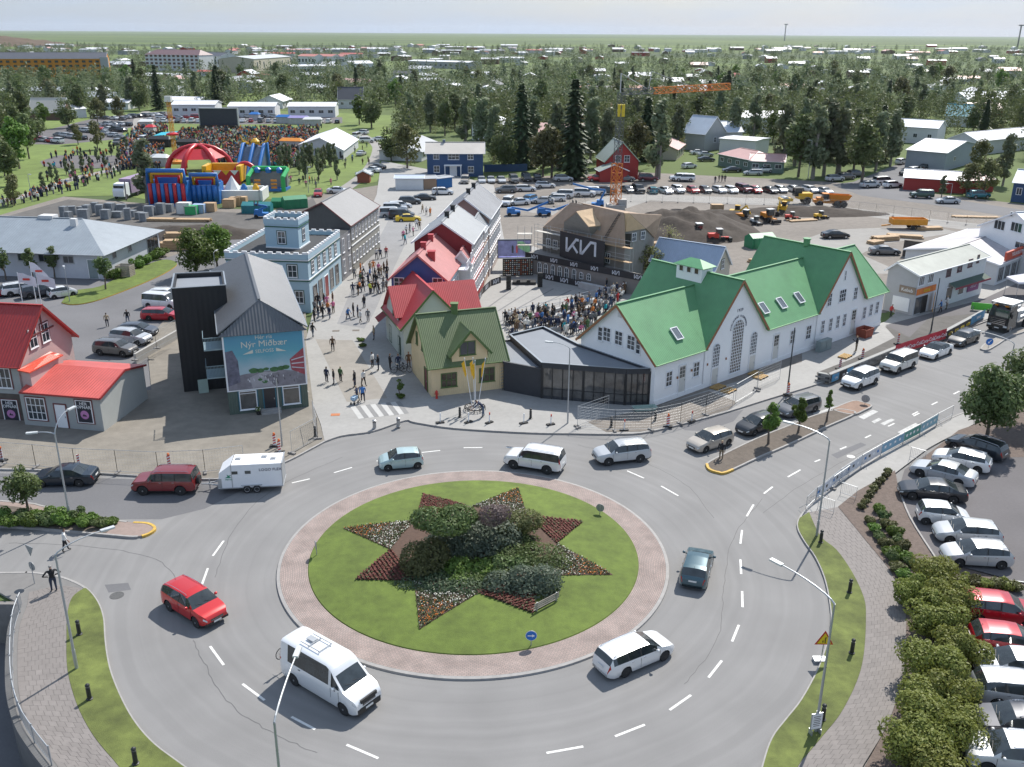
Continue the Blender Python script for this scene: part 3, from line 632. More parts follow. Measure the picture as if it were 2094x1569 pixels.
def make_car(kind,detail=True,black_rims=False,spare=False,glass_roof=False,rails=None,colour2=None):
 sp=CARS[kind];ts,rows=car_grid(sp,30 if detail else 16);L,W,wr=sp['L'],sp['W'],sp['wr']
 parts={}
 def P_(c):return parts.setdefault(c,MB())
 for i in range(len(ts)-1):
  for j in range(9):
   c=car_cat(sp,ts[i],ts[i+1],j)
   a,b,d,e=rows[i][j],rows[i][j+1],rows[i+1][j+1],rows[i+1][j]
   if glass_roof and c=='body' and j>=6 and sp['ws'][1]-1e-6<=ts[i]and ts[i+1]<=sp['rw'][0]+1e-6:c='rear_window'
   for s_ in(1,-1):
    key=c+('' if c in('body','windscreen','rear_window','sill')else '|%d|%d'%(s_,c=='pillar' and ts[i]>sp['B'][0]+.05))
    q=[(p[0],p[1]*s_,p[2])for p in(a,b,d,e)]
    P_(key).poly(q if s_<0 else q[::-1])
 for end in(0,-1):
  for s_ in(1,-1):
   R_=rows[end];q=[(p[0],p[1]*s_,p[2])for p in R_]+[(R_[0][0],0,R_[0][2])]
   P_('body').poly(q)
 low=MB();xs=[L/2-sp['fo'],L/2-sp['fo']-sp['wb']]
 low.box((0,0,.34+sp.get('lift',0)),(L*.93,W*.60,.30));
 mats=dict(P=M_CARP,G=CRG,T=TRM,H=M_HEADL,L=M_TAILL)
 if sp.get('clad'):low.box((0,0,.42+sp.get('lift',0)),(L*.3,W*.9,.26))
 def grille(mb,mp):
  z=skey(sp['top'],0);x=L/2
  mb.box((x-.005,0,z-.07),(.05,W*.44,.14),m=mp);mb.box((x-.01,0,z-.27),(.06,W*.62,.10),m=mp)
 if not detail:
  mb=MB();mi=dict(P=0,G=1,T=2,H=3,L=4)
  for k,p in parts.items():
   o=len(mb.v);mb.v+=p.v;mb.f+=[[q+o for q in f]for f in p.f];mb.m+=[mi[PARTMAT[k.split('|')[0]]]]*len(p.f)
  o=len(mb.v);mb.v+=low.v;mb.f+=[[q+o for q in f]for f in low.f];mb.m+=[2]*len(low.f);grille(mb,2)
  for xw in xs:
   for s_ in(1,-1):mb.lathe((xw,s_*(W/2-.11),wr),[(wr*.6,-.1),(wr,-.09),(wr,.09),(wr*.6,.1)],10,axis='Y',mseg=[2,2,2]);mb.lathe((xw,s_*(W/2-.0),wr),[(wr*.58,-.01),(wr*.5,.004)],8,axis='Y',m=5)
  mb.box((L/2+.02,0,.42),(.02,.5,.11),m=6);mb.box((-L/2-.0,0,.75),(.03,.5,.12),m=6)
  o=mb.build('parked_car',[M_CARP,CRG,TRM,M_HEADL,M_TAILL,M_RIM,M_PLATE],lc=1,smooth=True);smooth_angle(o);o['category']='car'
  return o
 root=thing('parked_car' if kind!='van' else 'minibus','','car' if kind!='van' else 'van')
 body=None
 order=sorted(parts,key=lambda k:k!='body')
 for k in order:
  c=k.split('|')[0];o=parts[k].build(c,mats[PARTMAT[c]],root,lc=1,smooth=True);smooth_angle(o,38)
  if c=='body':body=o
  if c in('front_door','rear_door'):
   h=MB();s_=int(k.split('|')[1]);xx=min(p[0]for p in parts[k].v)+.14;zz=skey(sp['belt'],.5)-.10
   h.box((xx,s_*(W/2*.995),zz),(.16,.03,.03));h.build('handle',M_CHROME if kind!='van' else TRM,o,lc=1)
   g_=MB();x1=max(p[0]for p in parts[k].v);g_.box((x1,s_*(W/2-.001),zz-.25),(.014,.012,.55));g_.build('door_gap',TRM,o,lc=1)
 low.build('underbody',M_DISC,root,lc=1)
 gm=MB();grille(gm,0)
 if sp.get('clad')or kind=='van':gm.box((L/2-.06,0,.38+sp.get('lift',0)),(.14,W*.80,.14 if kind!='van' else .34))
 if kind=='van':gm.box((L/2-.02,0,.98),(.1,1.1,.2))
 gm.build('grille',TRM,root,lc=1)
 gc=MB();z=skey(sp['top'],0)
 for q in(-.10,-.06):gc.box((L/2+.022,0,z+q),(.012,W*.42,.012))
 gc.build('grille_bar',M_CHROME,root,lc=1)
 for xx,zz in((L/2+.03,.42+sp.get('lift',0)),(-L/2-.012,.72 if not sp.get('box')else .82)):
  MB().box((xx,0,zz),(.02,.50,.11)).build('number_plate',M_PLATE,root,lc=1)
 MB().box((-L/2+.05,0,.36+sp.get('lift',0)),(.10,W*.70,.16)).build('rear_bumper',TRM,root,lc=1)
 for xw in xs:
  for s_ in(1,-1):
   a,r=wheel_mb(wr,s_)
   for q in(a,r):q.v=[v+V3((xw,s_*(W/2-.115),wr))for v in q.v]
   wh=MB();wh.lathe((xw,s_*(W/2-.115),wr),[(.06,-.09),(wr*.6,-.06),(wr*.6,-.03)]if s_>0 else[(.06,.09),(wr*.6,.06),(wr*.6,.03)],12,axis='Y')
   who=wh.build('wheel',M_DISC,root,lc=1);a.build('tyre',M_RUB,who,lc=1,smooth=False);r.build('rim',TRM if black_rims else M_RIM,who,lc=1)
 tw=sp['ws'][0]+.09;xm=L/2-tw*L
 for s_ in(1,-1):
  mm=MB();zb=skey(sp['belt'],tw)+.09
  mm.lathe((xm,s_*(W/2+.09),zb),[(.03,-.10),(.085,-.06),(.09,.04),(.04,.09)],8,axis='Y');mm.beam((xm,s_*W*.46,zb-.05),(xm,s_*(W/2+.02),zb-.03),.06,.04)
  mm.build('mirror',M_CARP,root,lc=1,smooth=True)
 if(sp.get('rails')if rails is None else rails):
  zt=sp['H']
  for s_ in(1,-1):
   rr=MB();x0,x1=L/2-sp['ws'][1]*L-.15,-L/2+.42;yy=s_*W/2*.66
   zz=lambda x:skey(sp['top'],(L/2-x)/L)+.03
   pts=[(x0,yy,zz(x0)-.04)]+[(x0+(x1-x0)*q,yy,zz(x0+(x1-x0)*q)+.015)for q in(.06,.35,.65,.94)]+[(x1,yy,zz(x1)-.06)]
   rr.tube(pts,.018,5);rr.build('roof_rail',M_CHROME,root,lc=1)
 wi=MB();x0=L/2-sp['ws'][0]*L
 for yy in(-.05,.45):wi.beam((x0-.03,yy,skey(sp['top'],sp['ws'][0])+.03),(x0-.16,yy-.50,skey(sp['top'],sp['ws'][0]+.16/L)+.035),.015,.012)
 wi.build('wiper',TRM,root,lc=1)
 if kind!='van':
  an=MB();xa=-L*.36;an.tube([(xa,0,skey(sp['top'],.86)),(xa-.06,0,skey(sp['top'],.86)+.09)],.012,4);an.build('antenna',TRM,root,lc=1)
 if spare:
  sw,sr=wheel_mb(wr*.92,1)
  for q in(sw,sr):q.v=[V3((v.y*-1,v.x,v.z))+V3((-L/2-.13,.15,1.0))for v in q.v]
  so_=sw.build('spare_wheel',M_RUB,root,lc=1);sr.build('rim',M_CARP,so_,lc=1)
 return root
def smooth_angle(o,deg=35):
 me=o.data;me.update()
 bm=bmesh.new();bm.from_mesh(me);bmesh.ops.remove_doubles(bm,verts=bm.verts,dist=.0008)
 bmesh.ops.recalc_face_normals(bm,faces=bm.faces)
 ca=radians(deg)
 for e in bm.edges:e.smooth=not(len(e.link_faces)==2 and e.calc_face_angle(0)>ca)
 for f in bm.faces:f.smooth=True
 bm.to_mesh(me);bm.free()
def car_pose(rear,front,side,sp,z=0.0):
 r,f=at(*rear,z),at(*front,z);d=(f-r);d.z=0;d.normalize();left=V3((-d.y,d.x,0))
 mid=(r+f)/2+left*({'L':-1,'R':1}.get(side,0)*(sp['W']/2-.05))
 off=sp['L']/2-sp['fo']-sp['wb']/2
 c=mid-d*off
 return V3((c.x,c.y,z)),atan2(d.y,d.x)
PROTO={}
def car(kind,colour,rear,front,side,label,z=0.0,group=None,name=None,**kw):
 key=(kind,tuple(sorted(kw.items())))
 if key not in PROTO:PROTO[key]=Proto(make_car(kind,True,**kw))
 loc,rz=car_pose(rear,front,side,CARS[kind],z)
 o=PROTO[key].place(loc,rz,label,group,colour)
 if name:o.name=name
 return o
WHT,SLV,GRY,BLK,REDC,BLU,DGR,BEI,DBL=(.72,.73,.74),(.46,.48,.50),(.16,.165,.17),(.018,.019,.022),(.42,.018,.02),(.04,.10,.17),(.055,.06,.065),(.42,.38,.33),(.02,.04,.09)
RD='cars driving round the roundabout and along the street'
car('small_hatchback',(.40,.52,.53),(854,959.5),(794.6,964.5),'L','small pale blue hatchback on the far side of the roundabout',name='moving_car',group=RD)
car('large_suv',WHT,(1117.5,971),(1050,960),'L','white off-road estate with roof rails behind the flower island',name='moving_car',group=RD)
car('suv',SLV,(1309,946.9),(1244,953.8),'L','silver sport utility car with tall red tail lamps at the top right of the roundabout',name='moving_car',group=RD)
car('estate',WHT,(1282.5,1384.5),(1355.4,1353),'R','white estate car with black wheels at the lower right of the roundabout',name='moving_car',black_rims=True,group=RD)
car('hatchback',(.035,.085,.11),(1418,1196),(1430,1152),'C','dark teal hatchback seen from behind right of the flower island',name='moving_car',rails=False,group=RD)
car('suv',(.52,.018,.02),(348,1251),(400,1283.5),'R','bright red sport utility car driving on the left of the roundabout',name='moving_car',group=RD)
car('large_suv',(.20,.022,.026),(368,1014),(295,1014),'L','dark red off-road car with grey lower sides towing the horse trailer',name='moving_car',spare=True,group=RD)
car('saloon',(.012,.022,.035),(156,997),(92,998),'L','dark blue saloon leaving at the left edge of the photo',name='moving_car',group=RD)
car('hatchback',BEI,(1488,913),(1444,927),'L','beige hatchback at the head of the queue beside the tree island',name='moving_car',group=RD)
car('hatchback',(.016,.019,.024),(1583,879),(1542.6,893),'L','black hatchback second in the queue partly behind a young tree',name='moving_car',group=RD)
car('estate',(.10,.105,.115),(1666,843.7),(1623,856),'L','dark grey estate third in the queue behind two young trees',name='moving_car',group=RD)
car('suv',WHT,(1795,784.7),(1768-17,796+6),'L','white rounded sport utility car nearest the block wall with small banners',name='moving_car',group=RD)
car('large_suv',(.60,.60,.58),(1870,753),(1832,768),'L','off-white square off-road car beside the end of the red banner',name='moving_car',group=RD)
car('saloon',WHT,(1944,724.8),(1911,738),'L','white saloon with black glass roof beside the red banner',name='moving_car',glass_roof=True,group=RD)
car('estate',(.025,.027,.03),(1998.5,700),(1968,712),'L','black estate car beside the small blue arrow sign',name='moving_car',group=RD)
PK='cars parked in the car park at the right edge'
zc=.165
car('estate',(.02,.026,.034),(2010,940),(1955,922),'L','dark estate car at the top of the right car park under the tree',zc,PK)
car('hatchback',WHT,(1992,968),(1930,954),'L','white hatchback second from the top of the right car park',zc,PK)
car('saloon',SLV,(1953.7,995.6),(1884,977),'L','silver saloon in the right car park beside the black saloon',zc,PK)
car('saloon',(.014,.017,.024),(1946.7,1031.8),(1865.4,1023.5),'L','glossy black saloon parked beside the planting bed',zc,PK)
car('small_hatchback',(.66,.68,.70),(1898,1074.5),(1958,1080),'R','white small hatchback with red and blue door emblem in the right car park',zc,PK)
car('hatchback',SLV,(2018,1120),(1946.7,1114),'L','silver hatchback between the emblem car and the lower silver hatchback',zc,PK)
car('hatchback',(.52,.53,.54),(2043,1165),(1963,1160.5),'L','silver hatchback last in the upper car park row',zc,PK,rails=True)
car('suv',(.34,.008,.02),(2007,1280),(2090,1290),'R','upper dark red car by the hedge with sun glint on the roof',zc,PK,rails=False)
car('hatchback',(.34,.008,.02),(2030,1341),(2110,1352),'R','lower dark red hatchback below the other red car',zc,PK)
car('hatchback',(.58,.60,.63),(2125,1404),(2043,1395),'L','silver-white hatchback below the two red cars',zc,PK)
car('suv',(.56,.57,.58),(2050,1455),(2140,1466),'R','pale grey sport utility car with red tail lamp at the right edge',zc,PK)
car('suv',(.014,.018,.03),(2130,1536),(2051,1525),'L','black sport utility car near the bottom right corner',zc,PK,rails=True)
car('suv',(.62,.63,.64),(2120,1600),(2038,1588),'L','white car cut by the bottom right corner of the photo',zc,PK)
# minibus --------
loc,rz=car_pose((610,1407),(694.7,1458),'R',CARS['van'])
vr=make_car('van');vr.location=loc;vr.rotation_euler=(0,0,rz);vr['label']='white high-roof minibus with roof bars and a bicycle on its back';vr['category']='minibus';freeze(vr)
for q in[c for c in COL.objects if c.parent==vr and c.type=='MESH']:q.color=(.78,.79,.80,1)
mb=MB()
for x in(-.2,-1.0):mb.beam((x,-.45,2.54),(x,.45,2.54),.05,.04)
for y in(-.42,.42):mb.beam((-.1,y,2.58),(-1.6,y,2.58),.04,.04)
mb.box((-1.3,.1,2.58),(.55,.35,.05));mb.build('roof_rack',STL,vr,lc=1)
bk=thing('bicycle','dark bicycle carried on the back of the white minibus','bicycle');
def bicycle(root,col=TRM):
 f=MB();f.tube([(-.3,0,.52),(.35,0,.82),(.02,0,.32),(-.3,0,.52)],.022,5);f.tube([(.02,0,.32),(-.18,0,.85)],.02,5);f.tube([(-.18,0,.8),(.35,0,.82),(.42,0,.95)],.02,5);f.tube([(-.5,0,.34),(.02,0,.32)],.015,4);f.tube([(-.5,0,.34),(-.15,0,.75)],.015,4);f.tube([(.38,0,.85),(.52,0,.34)],.018,4);f.build('frame',col,root,lc=1)
 for x in(-.5,.52):
  w_=MB();pts=[(x+.33*cos(t),0,.34+.33*sin(t))for t in[2*pi*k/16 for k in range(17)]];w_.tube(pts,.024,5,cap=False)
  for k in range(8):t=pi*k/8;w_.tube([(x+.32*cos(t),0,.34+.32*sin(t)),(x-.32*cos(t),0,.34-.32*sin(t))],.004,3)
  w_.build('wheel',M_RUB,root,lc=1)
 h=MB();h.tube([(.42,-.28,.98),(.46,0,1.0),(.42,.28,.98)],.016,5);h.build('handlebar',TRM,root,lc=1)
 s=MB();s.lathe((-.2,0,.88),[(.03,-.12),(.09,-.08),(.05,.10),(.02,.16)],8,axis='X');s.build('saddle',TRM,root,lc=1)
bicycle(bk);freeze(bk);BIKE=Proto(bk)
d=V3((cos(rz),sin(rz),0));BIKE.place(loc-d*3.28+V3((0,0,.75)),rz+pi/2,'dark bicycle carried on the back of the white minibus')
# horse trailer --------
wl,wr_=at(506,1008),at(527,1008);a,b=at(440,1003),at(583,996);d=(b-a).normalized();left=V3((-d.y,d.x,0))
ax=(wl+wr_)/2;rz=atan2(d.y,d.x);c=ax+left*.95
ht=thing('horse_trailer','white twin-axle horse trailer behind the dark red off-road car','horse trailer',(c.x,c.y,0),rz)
mb=MB();fr,bk_=-2.35,2.3;W_=.95;z0,z1=.48,2.35
prof=[(fr-.1,z0),(bk_,z0),(bk_,z1),(fr+.9,z1),(fr+.05,z1-.62)]
for s in(1,-1):
 q=[(x,s*W_,z)for x,z in prof];mb.poly(q if s<0 else q[::-1])
for k in range(5):
 (x0,za),(x1,zb)=prof[k],prof[(k+1)%5];mb.poly([(x0,-W_,za),(x0,W_,za),(x1,W_,zb),(x1,-W_,zb)])
mb.build('body',WHI,ht,lc=1)
mb=MB()
for x in(fr+.95,bk_-.02):mb.box((x,0,z1/2+.24),(.05,W_*2+.04,z1-z0))
mb.box((0,0,z0),(bk_-fr,W_*2+.06,.07));mb.box((bk_+.02,0,z1+.01),(.1,2,.05));mb.build('trim',STL,ht,lc=1)
MB().box((fr+.05,-W_-.004,.9),(.28,.012,.75)).build('corner_panel',STL,ht,lc=1)
for x in(-1.15,-.2):
 MB().box((x,-W_-.01,1.72),(.42,.03,.24)).build('window',CRG,ht,lc=1)
for x,y in((-1.0,.1),(.9,.3),(1.6,-.1)):
 MB().box((x,y,z1+.04),(.40,.28,.08)).box((x,y,z1+.09),(.2,.14,.03)).build('roof_vent',STL,ht,lc=1)
for x in(-.36,.36):
 for s in(1,-1):
  mb=MB();mb.lathe((x,s*.93,.32),[(.2,-.1),(.31,-.09),(.31,.09),(.2,.1)],16,axis='Y');wo=mb.build('wheel',M_RUB,ht,lc=1);MB().lathe((x,s*(.93+.095),.32),[(.2,0),(.19,s*.012),(.05,-s*.02)],12,axis='Y').build('rim',M_RIM,wo,lc=1)
MB().box((0,-W_-.06,.66),(1.5,.12,.04)).beam((fr,.5,.5),(fr-1.1,0,.48),.08,.08).beam((fr,-.5,.5),(fr-1.1,0,.48),.08,.08).beam((fr-1.1,0,.48),(fr-1.5,0,.5),.08,.08).tube([(fr-.9,0,.05),(fr-.9,0,.8)],.04,6).build('drawbar',STL,ht,lc=1)
text('lettering','LOGO FLEX',ht,c+d*1.45-left*(W_+.012)+V3((0,0,1.78)),d,(0,0,1),.30,mat('dark_print',(.05,.05,.09),.6,var=0),sx=1.05)
MB().poly([(x*.9+-1.65,-W_-.012,z*1.0+1.42)for x,z in((-.3,-.1),(.25,-.1),(.1,.02),(.3,.14),(.05,.1),(-.1,.2),(-.05,.02))]).build('emblem',mat('print_green',(.03,.25,.14),.6,var=0),ht,lc=1)
text('lettering','HESTAR',ht,c+d*-1.62-left*(W_+.012)+V3((0,0,1.14)),d,(0,0,1),.15,MATS['print_green'])
# black truck at the far right --------
fl_,rl_=at(2068,680),at(2098,668);d=(fl_-rl_).normalized();left=V3((-d.y,d.x,0));c=fl_-left*1.15-d*1.2
rz=atan2(d.y,d.x)
tk=thing('truck','black cab truck with pale roof rack at the right edge of the street','truck',(c.x,c.y,0),rz)
mb=MB();prof=[(2.6,.55),(2.62,1.1),(2.55,1.9),(2.35,2.75),(2.1,3.1),(.6,3.15),(.5,.55)]
n_=len(prof)
for s in(1,-1):q=[(x,s*(1.2 if z<2.6 else 1.08),z)for x,z in prof];mb.poly(q)
for k in range(n_):
 (x0,za),(x1,zb)=prof[k],prof[(k+1)%n_];w0,w1=(1.2 if za<2.6 else 1.08),(1.2 if zb<2.6 else 1.08);mb.poly([(x0,-w0,za),(x0,w0,za),(x1,w1,zb),(x1,-w1,zb)])
mb.build('cab',mat('black_truck_paint',(.014,.016,.018),.25,var=.1,coat=.5),tk,lc=1)
MB().poly([(2.57,-1.02,1.95),(2.57,1.02,1.95),(2.39,.98,2.68),(2.39,-.98,2.68)]).build('windscreen',CRG,tk,lc=1)
for s in(1,-1):
 MB().poly([(2.3,s*1.21,1.95),(1.4,s*1.21,1.95),(1.4,s*1.18,2.55),(2.2,s*1.18,2.55)]).build('side_window',CRG,tk,lc=1)
 MB().box((2.63,s*.9,.85),(.05,.42,.2)).build('headlight',M_HEADL,tk,lc=1)
 MB().box((2.45,s*1.38,2.2),(.12,.2,.5)).build('mirror',TRM,tk,lc=1)
for q in range(4):MB().box((2.64,0,1.05+q*.2),(.03,1.7,.06)).build('grille_bar',M_CHROME,tk,lc=1)
MB().box((2.62,0,.6),(.12,2.36,.28)).build('bumper',TRM,tk,lc=1)
MB().box((2.69,0,.6),(.02,.52,.12)).build('number_plate',M_PLATE,tk,lc=1)
mb=MB();mb.box((1.0,0,3.5),(2.9,2.4,.08));
for x in(-.3,2.3):
 for y in(-1.1,1.1):mb.beam((x,y,2.9),(x,y,3.5),.05,.05)
mb.box((1.0,1.18,3.36),(2.9,.04,.2));mb.box((1.0,-1.18,3.36),(2.9,.04,.2));mb.build('roof_rack',STL,tk,lc=1)
for y in(-.6,.6):MB().box((2.3,y,3.2),(.3,.35,.12)).build('beacon',ORG,tk,lc=1)
MB().box((-2.2,0,.9),(5.8,.9,.3)).box((-2.4,0,1.5),(4.8,2.3,.16)).box((-.2,0,1.7),(.8,2.2,1.3)).box((-2.6,-.8,1.75),(4.0,.3,.3)).box((-2.6,.4,1.8),(4.0,.5,.35)).build('load_bed',STL,tk,lc=1)
for x in(1.75,-2.2,-3.6):
 for s in(1,-1):mb=MB();mb.lathe((x,s*1.05,.5),[(.28,-.15),(.5,-.13),(.5,.13),(.28,.15)],18,axis='Y');wo=mb.build('wheel',M_RUB,tk,lc=1);m2=MB();m2.lathe((x,s*1.2,.5),[(.29,0),(.27,s*.02),(.06,-s*.04)],12,axis='Y');m2.build('rim',M_RIM,wo,lc=1)
# ---- people
M_SKIN=mat('skin',(.42,.25,.18),.6,var=.05);M_SHOE=mat('shoe',(.03,.028,.028),.7,var=0)
def mat_rand_ramp(name,cols,rough=.85):
 m=bpy.data.materials.new(name);t,p=nodes_of(m);N,L=t.nodes,t.links;oi=N.new('ShaderNodeObjectInfo');r=N.new('ShaderNodeValToRGB');r.color_ramp.interpolation='CONSTANT'
 e=r.color_ramp.elements
 e[0].color=(*cols[0],1);e[0].position=0;e[1].color=(*cols[1],1);e[1].position=1/len(cols)
 for k,c in enumerate(cols[2:]):q=e.new((k+2)/len(cols));q.color=(*c,1)
 L.new(oi.outputs['Random'],r.inputs[0]);L.new(r.outputs[0],p.inputs['Base Color']);iv(p,'Roughness',rough);return m
M_TROU=mat_rand_ramp('trousers',[(.02,.025,.045),(.015,.015,.018),(.05,.08,.14),(.02,.02,.022),(.10,.13,.18),(.04,.04,.045),(.20,.16,.11),(.03,.04,.07)])
M_HAIR=mat_rand_ramp('hair',[(.06,.035,.02),(.02,.014,.01),(.30,.20,.09),(.12,.07,.035),(.04,.025,.015),(.38,.30,.18),(.25,.24,.23)])
M_SHIRT=mat('clothing',None,.85,var=.12,scale=6,src='object')
def person_mesh(pose,long_hair=False,coat=False,seed=0):
 J={}
 st=dict(stand=(.02,.0,-.02,0),walk=(.17,.03,-.17,.08),stride=(.22,.0,-.22,.12),sit=(0,0,0,0),phone=(.02,0,-.02,0),hips=(.03,0,-.02,0),bend=(.1,0,-.1,0))[pose]
 hip=.93;sit=pose=='sit'
 if sit:hip=.50
 lean=.42 if pose=='bend' else .05 if pose in('walk','stride')else 0
 pel=V3((0,0,hip));ch=pel+V3((lean*.55,0,.30));nk=pel+V3((lean,0,.545-lean*.25));
 V=[pel,pel+V3((lean*.2,0,.12)),ch,nk,nk+V3((.015+lean*.1,0,.075)),nk+V3((.03+lean*.3,0,.17)),nk+V3((.03+lean*.35,0,.245))]
 Rr=[.135,.125,.155,.075,.055,.088,.07];E_=[(0,1),(1,2),(2,3),(3,4),(4,5),(5,6)];tagv=['p','s','s','s','k','h','h']
 def chain(start,pts,rad,tg):
  i0=start
  for p,r,g in zip(pts,rad,tg):V.append(p);Rr.append(r);tagv.append(g);E_.append((i0,len(V)-1));i0=len(V)-1
  return i0
 for s,(fx,kz)in((1,(st[0],st[1])),(-1,(st[2],st[3]))):
  if sit:pts=[V3((.05,s*.10,hip)),V3((.42,s*.13,hip+.03)),V3((.44,s*.13,.08)),V3((.58,s*.14,.05))]
  else:pts=[V3((fx*.05,s*.10,hip-.10)),V3((fx*.55+kz*.25,s*.105,.49+kz*.08)),V3((fx,s*.11,.085+kz*.35)),V3((fx+.15,s*.125,.045+kz*.22))]
  chain(0,pts,[.095,.062,.045,.045],['p','p','f','f'])
 aa=dict(stand=((0,.03),(0,.0)),walk=((-.12,.05),(.12,.05)),stride=((.16,.05),(-.14,.05)),sit=((.18,.2),(.2,.2)),phone=((.14,.9),(.02,.05)),hips=((-.02,-.1),(-.02,-.1)),bend=((.5,.3),(.45,.3)))[pose]
 for s,(sw,fl)in((1,aa[0]),(-1,aa[1])):
  sh=ch+V3((lean*.3,s*.19,.175));out=.25 if pose=='hips' else .04
  el=sh+V3((sw*.55,s*(out if pose=='hips' else .06),-.27));
  if pose=='hips':wr=el+V3((.12,-s*.18,-.14))
  elif fl>.5:wr=el+V3((.20,-s*.05,.14))
  elif sit:wr=el+V3((.24,-s*.08,-.03))
  else:wr=el+V3((sw*.5+.05,s*.01,-.24))
  dh=(wr-el).normalized();hd=wr+dh*.09
  k=chain(2,[sh,el,wr,hd],[.062,.046,.034,.034],['s','s','a','a'])
  n1=V3((0,1,0))if abs(dh.y)<.7 else V3((1,0,0));wd=dh.cross(n1).normalized()
  for q,ln in((-.027,.062),(-.009,.078),(.009,.074),(.027,.058)):chain(k,[hd+wd*q+dh*(ln*.55),hd+wd*q*1.15+dh*ln+n1*-.008*s],[.0095,.008],['a','a'])
  chain(k-1,[wr+wd*.04+dh*.05,wr+wd*.055+dh*.085],[.011,.009],['a','a'])
 me=bpy.data.meshes.new('person');me.from_pydata([tuple(v)for v in V],E_,[]);o=bpy.data.objects.new('tmp',me);COL.objects.link(o)
 md=o.modifiers.new('skin','SKIN');md.use_smooth_shade=True
 for i,r in enumerate(Rr):me.skin_vertices[0].data[i].radius=(r,r*(.8 if i in(0,1,2)else 1))if i in(0,1,2)else(r,r)
 me.skin_vertices[0].data[0].use_root=True
 o.modifiers.new('sub','SUBSURF').levels=1
 ev=o.evaluated_get(bpy.context.evaluated_depsgraph_get());m2=bpy.data.meshes.new_from_object(ev);bpy.data.objects.remove(o)
 m2.name='person';m2.materials.clear()
 for q in(M_SHIRT,M_TROU,M_SKIN,M_HAIR,M_SHOE):m2.materials.append(q)
 head=V[5];short=RND.random()<.4 and not coat
 for p in m2.polygons:
  c=p.center;i=min(range(len(V)),key=lambda k:(V[k]-c).length_squared-Rr[k]**2*.5);g=tagv[i]
  mi=dict(p=1,s=0,k=2,h=2,f=4,a=2)[g]
  if g=='h' and(c.z>head.z+.035 or(c.x<head.x-.0 and c.z>head.z-.09)):mi=3
  if g=='k' and long_hair and c.x<V[4].x:mi=3
  if g=='p' and not sit and c.z>hip-.02:mi=0
  if coat and g=='p' and c.z>.55:mi=0
  if g=='a' and i and(c-ch).length<.45 and not short:mi=0
  if g=='f' and c.z>.13:mi=1
  p.material_index=mi;p.use_smooth=True
 nv=len(m2.vertices)
 bm=bmesh.new();bm.from_mesh(m2);hx=head+V3((.078,0,0))
 vs=[bm.verts.new(hx+V3(q))for q in((.0,.012,-.02),(.0,-.012,-.02),(.0,0,.025),(.028,0,-.012))]
 for f in((0,1,3),(1,2,3),(2,0,3)):bm.faces.new([vs[q]for q in f]).material_index=2
 for s in(1,-1):
  q=[bm.verts.new(hx+V3((.004,s*.032+a,.018+b)))for a,b in((-.01,0),(.01,0),(.01,.009),(-.01,.009))];bm.faces.new(q).material_index=4
  q=[bm.verts.new(head+V3((a,s*(.088+b),c)))for a,b,c in((-.01,0,-.02),(-.03,.012,-.02),(-.03,.012,.02),(-.01,0,.02))];bm.faces.new(q).material_index=2
 q=[bm.verts.new(hx+V3((.002,a,-.042+b)))for a,b in((-.02,0),(.02,0),(.02,.007),(-.02,.007))];bm.faces.new(q).material_index=2
 bm.to_mesh(m2);bm.free()
 return m2
PM={}
def pmesh(pose,lh=False,coat=False):
 k=(pose,lh,coat)
 if k not in PM:PM[k]=person_mesh(pose,lh,coat)
 return PM[k]
CLO=dict(black=(.015,.015,.018),navy=(.02,.03,.07),grey=(.16,.16,.17),white=(.65,.64,.62),red=(.40,.03,.03),green=(.06,.12,.05),blue=(.05,.16,.40),teal=(.02,.32,.38),pink=(.55,.15,.28),beige=(.38,.30,.20),orange=(.6,.2,.05),yellow=(.55,.60,.06),purple=(.14,.06,.20),brown=(.12,.07,.04))
def person(px,face,pose,colour,label,z=0,h=None,group=None,coat=False,lh=None,loc=None,sc=1.0):
 me=pmesh(pose,RND.random()<.45 if lh is None else lh,coat);o=bpy.data.objects.new('person',me);COL.objects.link(o)
 p=at(*px,z)if loc is None else V3(loc);o.location=(p.x,p.y,z if loc is None else p.z);o.rotation_euler=(0,0,face);k=(h or RU(.94,1.04))*sc;o.scale=(k*1.12,k*1.12,k)
 o.color=(*(CLO[colour]if isinstance(colour,str)else colour),1);o['label']=label;o['category']='person'
 if group:o['group']=group
 return o
# ---- trees and shrubs
def leaves(mb,blobs,n,size,m=0,rnd=RND,shell=.55,flat=.0,aspect=1.6):
 tot=sum(b[1][0]*b[1][1]*b[1][2]for b in blobs)**1.0
 for c,r in blobs:
  k=max(4,int(n*r[0]*r[1]*r[2]/tot))
  for _ in range(k):
   u=V3((rnd.gauss(0,1),rnd.gauss(0,1),rnd.gauss(0,1))).normalized();rad=shell+(1-shell)*rnd.random()**.6
   if rnd.random()<.08:rad*=1.14
   p=V3(c)+V3((u.x*r[0],u.y*r[1],u.z*r[2]))*rad
   nn=(u+V3((rnd.uniform(-.8,.8),rnd.uniform(-.8,.8),rnd.uniform(-.5,.9)))).normalized()
   a=nn.orthogonal().normalized();b=nn.cross(a);t=rnd.uniform(0,6.28);a,b=a*cos(t)+b*sin(t),b*cos(t)-a*sin(t)
   s=size*rnd.uniform(.6,1.3)
   o=len(mb.v);mb.v+=[p-a*s*.5*aspect,p-b*s*.42,p+a*s*.5*aspect,p+b*s*.42];mb.f.append([o,o+1,o+2,o+3]);mb.m.append(m)
